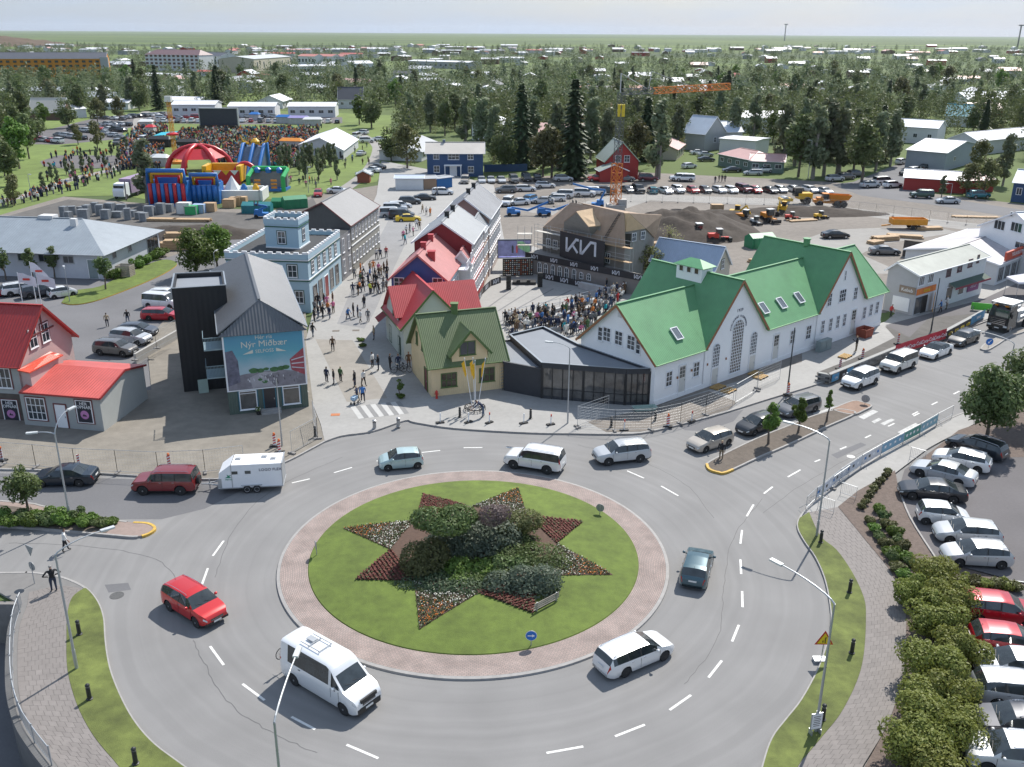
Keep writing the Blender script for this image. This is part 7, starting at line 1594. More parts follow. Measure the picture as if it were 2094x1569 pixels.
M_SH=mat('roof_sheathing',(.36,.265,.195),.85,var=.12,scale=1.2);M_SHL=mat('fresh_sheathing',(.58,.42,.27),.85,var=.12,scale=1.2);M_BLKW=mat('grey_block_wall',(.20,.19,.175),.9,var=.12,scale=2);M_BLKW2=mat('mid_block_wall',(.27,.265,.25),.9,var=.1,scale=2)
def boards(parent,quad,m,row=.55,name='board',lift=.02):
 a,b,c,d=[V3(p)for p in quad];n=(b-a).cross(d-a).normalized();n=n if n.z>0 else-n;k=max(2,int(max((d-a).length,(c-b).length)/row))
 for i in range(k):
  t0,t1=i/k+.006,(i+1)/k-.006;l0,l1,r0,r1=a.lerp(d,t0),a.lerp(d,t1),b.lerp(c,t0),b.lerp(c,t1);mb=MB();h=n*(lift+RU(0,.012));mb.poly([l0+h,r0+h,r1+h,l1+h]);mb.poly([l0,r0,r0+h,l0+h]);o=mb.build(name,m,parent)
def kp(x,y,z):return at(1080+x/6.823,370+y/6.823,z)
FL,RL,RR,FR=kp(205,650,6.3),kp(600,300,10.2),kp(1340,445,10.2),kp(1345,960,5.6);FM=kp(1075,850,6.0)
BL=FL+V3((1.5,8.5,0));BR=kp(1760,800,5.2)
for q in([FL,FR,RR,RL],):mb=MB();slope(mb,q,.15);kr=mb.build('roof',M_SH,kh);boards(kr,q,M_SH,.6)
mb=MB();slope(mb,[BL,FL,RL],.15);mb.build('hip_roof',M_SH,kh)
mb=MB();slope(mb,[kp(1350,705,7.6),kp(1630,660,7.6),RR+V3((.5,0,0)),RR],.15);k2=mb.build('hip_roof',M_SHL,kh);boards(k2,[kp(1350,705,7.6),kp(1630,660,7.6),RR+V3((.6,0,0)),RR],M_SHL,.6)
mb=MB();slope(mb,[kp(1630,660,7.6),BR,RR+V3((6,7,-1.5)),RR+V3((.5,0,0))],.15);mb.build('hip_roof',M_SH,kh)
mb=MB();slope(mb,[BR,BL+V3((14,3,0)),RL+V3((1,.1,-.02)),RR],.1);mb.build('roof',M_SH,kh)
W_FL,W_FR=V2(FL,0),V2(FR,0)
for q,m in(([W_FL,W_FR,V2(FR,5.7),V2(FL,6.2)],M_BLKW),([V2(FR,0),V2(kp(1350,705,7.6),0),kp(1350,705,7.6),V2(FR,5.7)],M_BLKW),([V2(kp(1350,705,7.6),0),V2(kp(1630,660,7.6),0),kp(1630,660,7.55),kp(1350,705,7.55)],M_BLKW2),([V2(kp(1630,660,7.6),0),V2(BR,0),BR,kp(1630,660,7.55)],M_BLKW2),([V2(BL,0),W_FL,V2(FL,6.2),V2(BL,6.2)],M_BLKW)):MB().poly(q).build('wall',m,kh)
d0,d1,d2,d3,d4=kp(500,700,6.4),kp(880,790,6.2),kp(845,640,8.1),kp(672,425,10.0),kp(500,560,8.1)
n_=V3((-.15,-.5,0));mb=MB();mb.poly([d0,d1,d2,d3,d4]);dm=mb.build('dormer',M_BLKW2,kh);b3=kp(970,370,10.0);b2=kp(1012,622,8.1);mb=MB();slope(mb,[d2,b2,b3,d3],.12);dr=mb.build('roof',M_SHL,dm);mb=MB();slope(mb,[d4,d3,b3,d4+(b3-d3)],.12);mb.build('roof',M_SH,dm);MB().poly([d1,b2-up*1.8,b2,d2]).build('side',M_BLKW2,dm)
wa,wb_=V2(d0,0),V2(d1,0)
for x in(580,705,800):wpx(kh,wa,wb_,(1080+x/6.823,370+(690+(x-580)*.2)/6.823),.5,1.0,2,2,sill=False,glass=mat('glass_grey',(.2,.2,.2),.3)if x<600 else None)
for x in(285,380,1110):wpx(kh,W_FL,W_FR,(1080+x/6.823,370+(870+(x-285)*.25)/6.823),.8,1.3,2,2,sill=False)
a_3,b_3=V2(kp(1350,705,7.6),0),V2(kp(1630,660,7.6),0)
for x,y in((1475,785),(1600,760)):wpx(kh,a_3,b_3,(1080+x/6.823,370+y/6.823),.75,1.1,2,2,sill=False)
mb=MB();u,z=owl(a_3,b_3,1080+1365/6.823,370+800/6.823);mb.box(a_3.lerp(b_3,.12)+up*6.3+V3((0,-.05,0)),(1.0,.06,1.9));mb.build('opening',TRM,kh)
la,lb=kp(1075,820,6.4),kp(1290,470,9.9);ld=MB();sd=V3((.22,.06,.0))
for s_ in(-1,1):ld.beam(la+sd*s_+up*.15,lb+sd*s_+up*.15,.05,.05)
lo=thing('roof_ladder','long ladder lying up the raw wood roof','ladder',la);ld.build('stile',TRM,lo)
for k in range(16):mb=MB();p=la.lerp(lb,(k+.5)/16)+up*.2;mb.box(p,(.55,.12,.06),.2);mb.build('rung',TRM,lo)
sc_=thing('scaffolding','steel tube scaffolding with plank decks round the half-built house','scaffolding',at(1100,540));sA=W_FL+V3((-1.2,-1.0,0));sB=W_FR+V3((.6,-1.4,0));ne=(sB-sA).normalized();nn=V3((ne.y,-ne.x,0))
for z in(2.1,4.1,6.0):
 k=7
 for i in range(k):a,b=sA.lerp(sB,i/k),sA.lerp(sB,(i+1)/k);MB().beam(V2(a,z)+nn*-.3,V2(b,z)+nn*-.3,.7,.05).build('deck_plank',WOD if i>4 else mat('pale_deck',(.5,.48,.44),.8),sc_)
for i in range(8):
 for o_ in(0,-.7):p=sA.lerp(sB,i/7)+nn*o_;MB().tube([p,V2(p,7.0)],.03,4).build('standard',STL,sc_)
for z in(2.6,3.1,4.6,5.1,6.5,7.0):MB().tube([V2(sA,z),V2(sB,z)],.025,4).build('ledger',STL,sc_)
s0=V2(sA,0)+V3((-2.4,.4,0))
for i in range(3):
 for j in range(2):p=s0+V3((i*1.0,j*1.0,0));MB().tube([p,V2(p,6.6-j*.4)],.03,4).build('standard',STL,sc_)
for z in(1.9,3.8,5.4):MB().box(V2(s0,z)+V3((1,.5,0)),(2.2,1.1,.06)).build('deck_plank',MATS['pale_deck'],sc_)
def kia(parent,o,ux,w_,h_,m,th_=.14):
 ux=V3(ux).normalized();nn_=ux.cross(V3((0,0,1)));
 for pl_ in([(0,1),(0,0),(.05,0),(.33,1),(.40,1)],[(.20,.56),(.38,0)],[(.50,1),(.50,0),(.56,0),(.84,1),(1.0,1),(1.0,0)]):
  mb=MB();P_=[V3(o)+ux*(x*w_)+up*(y*h_)for x,y in pl_]
  for a,b in zip(P_,P_[1:]):
   d_=(b-a).normalized();s_=d_.cross(nn_).normalized()*(th_*h_*.75);d_=d_*th_*h_*.5;mb.poly([a-s_-d_,b-s_+d_,b+s_+d_,a+s_-d_])
  mb.build('lettering',m,parent)
u0,zt=owl(sA+nn*.2,sB+nn*.2,1146,471.9);_,zl=owl(sA+nn*.2,sB+nn*.2,1145.2,523.9);u1,zt2=owl(sA+nn*.2,sB+nn*.2,1237.6,494.6);_,zl2=owl(sA+nn*.2,sB+nn*.2,1236,556)
Pb=lambda u,z,d=.25:sA+ne*u+nn*d+up*z
bn=thing('banner','big black banner with the white car maker logo on the scaffolding','banner',Pb(u0,zl));mb=MB();k=10
for i in range(k):ua,ub_=u0+(u1-u0)*i/k,u0+(u1-u0)*(i+1)/k;f=lambda t,a,b:a+(b-a)*t;mb.poly([Pb(ua,f(i/k,zl,zl2)),Pb(ub_,f((i+1)/k,zl,zl2)),Pb(ub_,f((i+1)/k,zt,zt2)),Pb(ua,f(i/k,zt,zt2))])
mb.build('cloth',mat('banner_black',None),bn);kia(bn,Pb(u0+(u1-u0)*.16,(zl+zt)/2-.75,.30),ne,(u1-u0)*.64,1.7,mat('kia_white',(.62,.64,.70),.6))
M_ARC=mat('arcade_stone',(.235,.215,.205),.85,var=.12,scale=1.5)
q0,q1=at(1109,572),at(1200,591.5);ae=(q1-q0).normalized();an_=V3((ae.y,-ae.x,0));a0_=q0-an_*1.4-ae*4.3;a1_=a0_+ae*27
ar=thing('arcade','long low stone arcade with white-framed arched windows beside the square','building',(a0_+a1_)/2)
hL,hR=owl(a0_,a1_,1080,519.5)[1],owl(a0_,a1_,1297,588.4)[1];hT=2.95
MB().poly([V2(a0_,0),V2(a1_,0),V2(a1_,1.6),V2(a0_.lerp(a1_,.7),hT-.1),V2(a0_,hT)]).build('wall',M_ARC,ar);MB().poly([V2(a0_,hT),V2(a0_.lerp(a1_,.7),hT-.1),V2(a1_,1.6),V2(a1_,1.6)-an_*3.5,V2(a0_,hT)-an_*3.5]).build('roof',mat('terrace',(.28,.27,.26),.85),ar)
MB().poly([V2(a0_,0)-an_*3.5,V2(a0_,0),V2(a0_,hT),V2(a0_,hT)-an_*3.5]).build('wall',M_ARC,ar)
for x,y in((1103.4,550.3),(1116,554.7),(1130.6,559),(1144.5,563.5),(1158.4,567.9),(1173.8,570.8),(1188.5,573.7),(1203.8,576.7)):
 u,z=owl(a0_,a1_,x,y);win(ar,a0_,a1_,u,1.25 if x<1180 else 1.3,.62,1.5 if x<1180 else .9,2,2,arch=True,sill=False)
def strip(label,a,b,z0,z1,n,lh):
 r=thing('banner',label,'banner',a);d_=(b-a).normalized();L2=(b-a).length;nn_=V3((d_.y,-d_.x,0));MB().beam(V2(a,(z0+z1)/2),V2(b,(z0+z1)/2),.04,z1-z0).build('cloth',MATS['banner_black'],r)
 for i in range(n):c=a+d_*(L2*(i+.5)/n);kia(r,V2(c,z0+(z1-z0-lh)/2)-d_*lh*1.2+nn_*.035,d_,lh*2.4,lh,MATS['kia_white'],.17)
strip('black banner strip with six white logos along the top of the arcade',a0_+an_*.08,a0_.lerp(a1_,.78)+an_*.08,hT-.75,hT+.15,6,.45)
strip('black banner strip with three white logos on the floor before the arcade',q0,q1,.13,1.0,3,.5)
for k,(a,b)in enumerate((((978,621),(986,604)),((987,603),(1003,588)),((1004,587),(1024,580)))):strip(['left black banner piece with a white logo at the foot of the row houses','middle black banner piece at the foot of the row houses','black banner piece with a white logo left of the stage screen'][k],at(*a),at(*b),.13,1.0,1,.5)
mb=MB();u_=at(1216,597);cw_=mb.box(u_+up*.5,(5.0,.7,.9),atan2(ae.y,ae.x));tag(centre(mb.build('counter',mat('grey_counter',(.42,.42,.43),.6))),'grey bar counter before the right part of the arcade','counter')
def screen(label,b0,b1,z0,z1,m,deco=None,legs=True):
 a,b=at(*b0),at(*b1);r=thing('video_screen',label,'screen',(a+b)/2);d_=(b-a).normalized();rz_=atan2(d_.y,d_.x);L2=(b-a).length;nn_=V3((d_.y,-d_.x,0));c=(a+b)/2;MB().box(V2(c,(z0+z1)/2),(L2,.25,z1-z0),rz_).build('frame',TRM,r)
 MB().uvpoly([V2(a,z0+.08)+nn_*.135+d_*.08,V2(b,z0+.08)+nn_*.135-d_*.08,V2(b,z1-.08)+nn_*.135-d_*.08,V2(a,z1-.08)+nn_*.135+d_*.08],d_).build('display',m,r)
 MB().beam(V2(a,z1+.05),V2(b,z1+.05),.12,.12).build('top_rail',STL,r)
 if legs:MB().box(V2(c,z0/2),(.35,.35,z0)).build('mast',TRM,r)
 return r,a,b,d_,nn_
def emis(name,col,s):
 m=mat(name,col,.4,var=.45,scale=1.2);p=m.node_tree.nodes['Principled BSDF'];m.node_tree.links.new(p.inputs['Base Color'].links[0].from_socket,p.inputs['Emission Color']);iv(p,'Emission Strength',s);return m
r,a,b,d_,nn_=screen('large raised video screen showing two walking figures on blue',(1017,552),(1085,551),1.7,4.4,emis('screen_blue',(.075,.08,.15),.9));L2=(b-a).length
MB().poly([V2(a,0)+nn_*.145+d_*(L2*x)+up*z for x,z in((.62,3.3),(.97,2.2),(.97,3.4),(.75,4.2),(.58,4.2))]).build('display_figure',emis('screen_green',(.10,.20,.12),.7),r)
for x,m in((.45,'screen_dark'),(.58,'screen_red')):MB().poly([V2(a,0)+nn_*.15+d_*(L2*(x+dx))+up*z for dx,z in((-.02,2.5),(.03,2.5),(.035,3.4),(0,3.7),(-.03,3.4))]).build('display_figure',emis(m,(.03,.03,.04)if 'dark' in m else(.3,.05,.06),.5),r)
MB().poly([V2(a,0)+nn_*.15+d_*(L2*x)+up*z for x,z in((.05,1.9),(.85,1.9),(.85,2.05),(.05,2.0))]).build('display_figure',emis('screen_violet',(.3,.3,.6),.8),r)
r,a,b,d_,nn_=screen('lower dark stage wall covered with small square pictures',(1028,569),(1090,567),.3,2.75,mat('wall_black',(.015,.013,.012),.5),legs=False);L2=(b-a).length
MT=[mat('tile_cream',(.5,.42,.32),.5),mat('tile_orange',(.45,.12,.05),.5),mat('tile_white',(.6,.6,.6),.5)]
for i in range(14):
 for j in range(8):c=V2(a,.55+j*.28)+nn_*.14+d_*(L2*(i+.6)/14.4);MB().box(c,(.15,.02,.13),atan2(d_.y,d_.x)).build('picture_tile',MT[(i*5+j*3+(i*j)%4)%3],r)
for px,lb in(((1040,592),'left black speaker stack beside the stage'),((1104,587),'right black speaker stack beside the stage')):
 P=at(*px,.13);s=thing('speaker_stack',lb,'speaker',P,.1)
 for k in range(4):MB().box((0,0,.26+k*.5),(.62,.55,.46)).build('cabinet',TRM,s,lc=1)
P=at(1072,580,.13);st=thing('stage','low black stage deck with monitors before the picture wall','stage',P,0);MB().box((0,0,.2),(3.2,1.5,.35)).build('deck',TRM,st,lc=1)
for x in(-.8,.6):MB().box((x,-.5,.5),(.5,.4,.3)).build('monitor',TRM,st,lc=1)
rdg=at(1480.6,505.8,5.9)
Lb=9.5;dirb=V3((-.80,.60,0));g_mid=V2(rdg,0)
sdv=V3((dirb.y,-dirb.x,0))
pA,pB=g_mid-sdv*2.4,g_mid+sdv*2.4
H=House('small cream house with pale blue metal roof behind the green roofs','house',pA,pB,pB+dirb*Lb,pA+dirb*Lb,3.3,5.9,mat('cream_wall',(.50,.47,.40),.7,var=.05),mat_ribs('pale_blue_roof',(.33,.40,.52),.3,strength=.4,rough=.45,streak=.06),oh=.25,name='cream_house')
win(H.root,pA,pB,2.4,3.6,.8,1.2,2,2,trim=FDK);win(H.root,pB,pA,2.4,3.6,.8,1.2,2,2,trim=FDK)
hs=5.35;a,b=at(1865.3,647.7),at(1804.7,633.3);f1=at(2004,603);f0=a;back=(b-a);
H=House('grey-sided two-storey shop building with green-grey roof','shop',b,a,f1,f1+back,5.3,6.3,mat('shop_white',(.60,.61,.62),.7,var=.05),mat_ribs('greygreen_roof',(.29,.31,.28),.4,strength=.35,rough=.6,streak=.15),gm=mat('shop_grey',(.36,.37,.39),.7,var=.06),oh=.35,name='shop_building',roff=-.2);sh=H.root
uu=lambda x,y:owl(a,f1,x,y)
for px in((1884,575),(1903,569)):wpx(sh,a,f1,px,1.2,1.1,3,1)
for px in((1940,557),(1962.5,547.5),(1984,538),(2000,529)):wpx(sh,a,f1,px,1.0 if px[0]<1995 else .5,1.0,3 if px[0]<1995 else 1,2,fm=mat('frame_maroon',(.10,.03,.05),.5),glass=GLA)
e=(f1-a).normalized();n=V3((e.y,-e.x,0));rz=atan2(e.y,e.x);Ls=(f1-a).length
mb=MB();ua=uu(1935,610)[0];mb.add([a+e*ua+up*3.0,a+e*Ls+up*3.0,a+e*Ls+n*1.0+up*2.55,a+e*ua+n*1.0+up*2.55,a+e*ua+n*1.0+up*2.35,a+e*Ls+n*1.0+up*2.35],[(0,1,2,3),(3,2,5,4)],0);mb.build('awning',mat('awning_green',(.045,.08,.06),.7),sh);MB().beam(a+e*ua+n*1.02+up*2.43,a+e*Ls+n*1.02+up*2.43,.04,.24).build('awning_edge',mat('maroon_edge',(.22,.02,.04),.6),sh)
for px,w_ in(((1940,600),1.6),((1965,589),1.4)):wpx(sh,a,f1,px,w_,1.7,1,1,glass=M_GLC,sill=False)
mb=MB();ub_=uu(1990,578)[0];mb.box(a+e*ub_+n*.08+up*1.75,(2.9,.06,1.5),rz);o=mb.build('sign_panel',mat('sign_magenta',(.22,.05,.16),.5,var=.3),sh);text('lettering','SELF',o,a+e*ub_+n*.13+up*1.5,e,up,.9,mat('sign_pinkwhite',(.65,.55,.65),.5))
mb=MB();uc=uu(1905,610)[0];mb.box(a+e*2.3+n*.08+up*3.05,(4.4,.08,.75),rz);o=mb.build('sign_panel',mat('sign_orange',(.62,.16,.02),.5,var=.25),sh);text('lettering','KEBAB',o,a+e*2.3+n*.14+up*2.85,e,up,.5,mat('print_yellow',None))
MB().box(a+e*.9+n*.06+up*1.3,(1.4,.06,2.1),rz).build('shop_front',M_GLC,sh);MB().box(a+e*2.3+n*.05+up*1.25,(1.2,.06,2.2),rz).build('opening',TRM,sh);MB().box(a+e*3.9+n*.45+up*1.3,(1.0,.06,2.3),rz+.5).build('sign_panel',mat('sign_amber',(.62,.28,.04),.6,var=.15),sh)
gb,ga=a,b
for px,w_,h_,m,nm in(((1856,593),2.1,.9,mat('sign_brown',(.22,.17,.13),.6),'sign_panel'),((1842,621),2.2,1.7,WHI,'blank_panel')):
 u,z=owl(b,a,*px);ee=(a-b).normalized();n2=V3((ee.y,-ee.x,0));mb=MB();mb.box(b+ee*u+n2*.05+up*z,(w_,.08,h_),atan2(ee.y,ee.x));o=mb.build(nm,m,sh)
 if nm=='sign_panel':text('lettering','Kebab',o,b+ee*u+n2*.11+up*(z-.2),ee,up,.6,WHI)
p0=at(2032.6,586);p1=at(2150,536);e2=(p1-p0).normalized();n2=V3((e2.y,-e2.x,0));bk2=-n2*13
H=House('low white shop with red sign board at the right edge','shop',p0+bk2,p0,p1,p1+bk2,3.1,4.3,mat('shop_white',None),mat_ribs('pale_metal_roof',(.42,.40,.42),1.2,strength=.3,rough=.5,streak=.12),oh=.3,name='low_shop');r3=H.root
mb=MB();mb.box(p0+e2*6.5+up*3.9+n2*.1,(9,.3,1.2),atan2(e2.y,e2.x));o=mb.build('sign_panel',mat('sign_red',(.50,.07,.03),.5),r3);text('lettering','TÖLVULISTINN',o,p0+e2*6.2+up*3.7+n2*.27,e2,up,.7,WHI)
for k in range(4):win(r3,p0,p1,1.5+k*2.3,1.5,1.7,1.9,3,1,fm=STL,sill=False,glass=M_GLC)
gA_,gB_=at(2005.5,461,5.8),at(2150,500,5.8);ax=at(2073,418,8.6);e3=(gB_-gA_).normalized();n3=V3((-e3.y,e3.x,0));gA2=V2(gA_,0);gB2=V2(gA_+e3*13.5,0)
H=House('tall white gabled house at the right edge behind the low shops','house',gA2,gB2,gB2+n3*11,gA2+n3*11,5.8,8.9,M_WALLW,mat_ribs('pale_roof',(.50,.54,.60),.4,strength=.4,rough=.5),oh=.35,name='white_house')
for px in((2044.5,460.5),(2079,465)):wpx(H.root,gA2,gB2,px,2.1,1.3,3,1,fm=WHI)
wpx(H.root,gA2,gB2,(2069,438),.45,.6,1,1);wpx(H.root,gA2,gB2,(2086,502),1.8,.9,2,1)
tn=thing('party_tent','small white canopy tent standing behind the black truck','tent',at(2088,606));
for dx,dy in((-1.5,-1.5),(1.5,-1.5),(1.5,1.5),(-1.5,1.5)):MB().tube([(dx,dy,0),(dx,dy,2.3)],.03,4).build('leg',STL,tn,lc=1)
mb=MB();
for k in range(4):q=[(-1.6,-1.6),(1.6,-1.6),(1.6,1.6),(-1.6,1.6)];a4,b4=q[k],q[(k+1)%4];mb.poly([(*a4,2.3),(*b4,2.3),(0,0,3.1)]);mb.poly([(*a4,2.05),(*b4,2.05),(*b4,2.3),(*a4,2.3)])
mb.build('canopy',mat('tent_white',(.66,.66,.72),.7,var=.05),tn,lc=1)
mb=MB();P=at(2006,636,.15);gp=thing('barrier_banner','bright green banner board in front of the black truck','banner',P,-.35);mb.box((0,0,.55),(2.4,.06,.9));mb.build('panel',mat('lime_green',(.12,.55,.06),.5),gp,lc=1);MB().box((-1,0,.3),(.05,.5,.6)).box((1,0,.3),(.05,.5,.6)).build('foot',STL,gp,lc=1)
# ---- middle distance: ground sheets
M_ASPL=mat('light_gravel_road',(.26,.25,.235),.92,var=.12,scale=.6,det=9,var2=.1,scale2=.06)
sheet('car_park_surface',[(-500,600),(-60,560),(200,560),(330,530),(380,515),(470,470),(505,470),(480,640),(370,690),(335,746),(335,860),(-500,860)],.04,M_ASPH2)
sheet('construction_ground',[(-500,462),(0,440),(130,402),(400,425),(560,430),(640,400),(800,375),(860,380),(1010,365),(1300,352),(1700,372),(2094,418),(2500,450),(2700,560),(2094,560),(1900,600),(1810,640),(1560,640),(1300,640),(1000,600),(760,600),(620,560),(480,560),(330,530),(200,520),(-500,560)],-.01,M_GRAVEL)
sheet('construction_ground',[(-500,470),(0,446),(140,408),(400,430),(560,440),(640,405),(660,440),(560,500),(330,516),(-500,520)],-.002,M_GRAVEL_D)
sheet('gravel_lane',[(1025,425),(1150,425),(1240,402),(1320,396),(1500,404),(1640,408),(1740,425),(1900,447),(2094,468),(2600,520),(2600,540),(2094,486),(1880,458),(1740,438),(1640,422),(1500,418),(1330,410),(1240,440),(1120,440)],-.002,M_ASPL)
sheet('gravel_lane',[(1560,520),(1700,470),(1900,462),(1960,475),(1800,500),(1760,520),(1850,560),(1600,560)],-.002,M_ASPL)
sheet('street',[(1700,378),(1745,372),(1850,330),(1940,296),(1990,296),(1930,330),(1850,372),(1900,400),(2094,430),(2600,470),(2600,500),(2094,448),(1900,418),(1760,400)],.004,M_ASPH2)
gw=[(126,621),(150,598),(205,588),(262,560),(330,534),(362,540),(345,556),(300,578),(240,602),(190,619),(150,625)]
slab('grass_wedge',cpt(gw+[gw[0]])[:-1],.17,[MATS['park_grass']if False else M_GRASS,M_YELP],zb=.03)
PKP=[(-500,262),(-60,250),(270,232),(560,226),(800,236),(800,330),(770,372),(640,398),(400,424),(250,400),(130,402),(0,440),(-500,470)]
sheet('park_lawn',PKP,-.02,M_PARK)
sheet('park_pitch',[(82,330),(120,318),(235,318),(245,330),(225,344),(130,345),(88,340)],-.008,M_ASPH3)
mb=MB();ribbon(cpt([(-200,462),(0,412),(60,398),(150,365),(235,345),(262,320),(276,280),(284,240),(300,228)],-.008),-1.6,1.6,-.008,mb);ribbon(cpt([(700,390),(752,350),(772,310),(765,292),(730,270)],-.008),-1.6,1.6,-.008,mb);mb.build('park_path',M_ASPL,kind='structure')
sheet('car_park_surface',[(-100,292),(60,275),(200,240),(330,228),(560,232),(700,240),(700,252),(480,255),(330,252),(262,262),(240,285),(120,296)],-.012,M_ASPH3)
def heap(name,px,w_,d_,h_,m,label,cat,rz=0,seed=1,kind=None):
 rnd=random.Random(seed);P=at(*px);N_=34;mb=MB();ph=[(rnd.uniform(.5,3),rnd.uniform(0,6),rnd.uniform(.5,3),rnd.uniform(0,6))for _ in range(6)]
 def hh(x,y):
  r=hypot(x/w_,y/d_)*2;b=max(0,1-r**1.6);n_=sum(sin(x*a*.5+b_)*cos(y*c*.5+d__)for a,b_,c,d__ in ph)/6;return h_*b*(1+.45*n_)+.10*b*rnd.uniform(-1,1)-.02
 vs=[(P.x+w_*(i/N_-.5),P.y+d_*(j/N_-.5),hh(w_*(i/N_-.5),d_*(j/N_-.5)))for j in range(N_+1)for i in range(N_+1)]
 mb.add(vs,[(j*(N_+1)+i,j*(N_+1)+i+1,(j+1)*(N_+1)+i+1,(j+1)*(N_+1)+i)for j in range(N_)for i in range(N_)]);o=mb.build(name,m,smooth=True)
 if kind:o['kind']=kind
 else:tag(centre(o),label,cat)
 return o
M_EARTH=mat('dark_earth',(.05,.039,.031),.95,var=.35,scale=1.2,det=9,bump=.8,bscale=2)
heap('earth_mound',(1400,470),26,24,3.4,M_EARTH,'big mound of dark earth beside the half-built house','earth mound',seed=3)
heap('earth_mound',(1475,448),20,14,1.6,M_EARTH,'lower tail of dark earth behind the big mound','earth mound',seed=4)
heap('earth_mound',(1640,436),34,9,1.3,M_EARTH,'long low bank of dark earth below the roller and the dump truck','earth mound',seed=5)
heap('earth_bank',(400,480),30,10,1.6,M_EARTH,'','',seed=6,kind='structure')
# ---- parked cars further away
LOWP={}
def far_car(px,kind,col,face,label,group,z=0):
 if kind not in LOWP:LOWP[kind]=make_car(kind,False);LOWP[kind].location=(0,0,-50);
 s=LOWP[kind]
 o=s if 'label' not in s else s.copy()
 if o is not s:COL.objects.link(o)
 o.location=at(*px,z);o.rotation_euler=(0,0,radians(face));o.color=(*col,1);o['label']=label;o['category']='car';o['group']=group;return o
CN=dict(white=WHT,silver=SLV,grey=GRY,black=BLK,red=REDC,darkgrey=DGR,maroon=(.13,.015,.025),teal=(.02,.16,.20),blue=(.04,.20,.42),beige=BEI,green=(.03,.07,.05))
KC=['hatchback','suv','estate','saloon','small_hatchback','large_suv']
def row(cars,face,where,group,kinds=None,jit=6):
 for i,c in enumerate(cars):
  x,y,col=c[:3];kind=c[3]if len(c)>3 else KC[(i*7+int(x))%4]
  far_car((x,y),kind,CN[col],(c[4]if len(c)>4 else face)+RU(-jit,jit),'%s %s, %s from the left in %s'%(col.replace('darkgrey','dark grey'),{'large_suv':'off-road car','small_hatchback':'small hatchback','minibus_small':'minibus'}.get(kind,kind),ORD[i],where),group)
row([(1283,393,'darkgrey'),(1305,394,'black','large_suv'),(1334,395,'teal','hatchback',90),(1360.5,395,'white','saloon'),(1386,394,'white','suv'),(1416.7,394,'red','hatchback'),(1442,394,'darkgrey','hatchback'),(1470,394,'white','hatchback'),(1495,394,'white','estate'),(1520,393,'maroon','large_suv'),(1544.5,394,'red','hatchback'),(1574.6,394,'black','saloon'),(1596,393,'white','hatchback'),(1623,392,'silver','saloon'),(1656,393,'white','estate'),(1685,396,'silver','saloon')],-75,'the front row above the building site','cars in the long front row above the building site')
row([(951,375,'beige','large_suv'),(985,374,'silver','hatchback'),(1004,373,'silver','saloon'),(1025,373,'silver','saloon'),(1050.5,373,'grey','large_suv'),(1076,370,'darkgrey','large_suv'),(1099,370,'black','suv'),(1151.5,371,'silver','suv',10),(1221,371,'red','suv',190),(1278,371,'grey','suv',0),(1325,371,'maroon','large_suv',0),(1389,370,'white','large_suv',180)],-85,'the row by the dark blue fence','cars along the dark fence and the trees')
row([(1034.5,394,'grey','suv',180),(1074.6,391,'white','estate',0),(1114.7,384,'white','estate',5)],0,'the short row beside the row houses','cars in the gravel lot right of the row houses')
row([(1038.5,420,'white','large_suv',-100),(1060.5,419,'white','saloon',-160),(1081,415,'blue','suv',-120),(1110.7,416,'silver','saloon',180),(1135,411,'white','estate',180),(1150,405,'white','large_suv',180),(1195,402,'white','large_suv',0),(1216.7,399,'white','large_suv',0),(1237,397,'darkgrey','large_suv',0)],-90,'the row beside the boom lifts','cars beside the blue boom lifts')
row([(802,444,'silver','minibus_small'),(808,434,'silver','large_suv'),(818,426,'white','estate'),(822,448,'black','minibus_small'),(838,418,'darkgrey','suv'),(868.5,410,'black','saloon'),(905,399,'white','suv')],10,'the lot ending the shopping street','cars at the far end of the shopping street')
row([(651,401,'red','hatchback',-80),(691,395,'white','saloon',0)],0,'the pair parked beyond the grey-beige building','pair of cars beyond the grey-beige building')
row([(1706.7,371,'silver','suv'),(1729.5,367,'grey','suv'),(1748.5,361,'grey','suv'),(1778.6,384,'silver','suv'),(1805,377,'white','minibus_small'),(1824,384,'white','suv'),(1884,405,'green','large_suv',180),(1937.5,416,'silver','saloon',180),(2000,406,'teal','large_suv',15)],20,'the line by the right crossroads','cars under the trees at the right crossroads')
row([(1842,336,'white','suv'),(1852,358,'black','saloon'),(1870.6,352,'white','estate'),(1883,328,'black','large_suv'),(1892,346,'darkgrey','saloon'),(1902,324,'black','estate'),(1913,320,'darkgrey','estate')],40,'the far right side street','cars in the far side street at the right')
row([(1400,371,'white','large_suv',180),(1427,316,'white','saloon',0),(1430,306,'grey','saloon',10),(1409,344,'white','hatchback',30),(1444,330,'darkgrey','saloon',10),(1442,320,'silver','saloon',10),(1496,352,'black','saloon',180),(1539.5,358,'silver','estate',180),(1563,353,'white','suv',180)],0,'the yard by the green low building','cars in the yard before the green low building')
row([(1707.5,487,'black','saloon',10),(1808,520,'grey','saloon',0)],0,'the open gravel behind the white building','cars standing on the open gravel')
FG='cars parked round the festival field'
k_=0
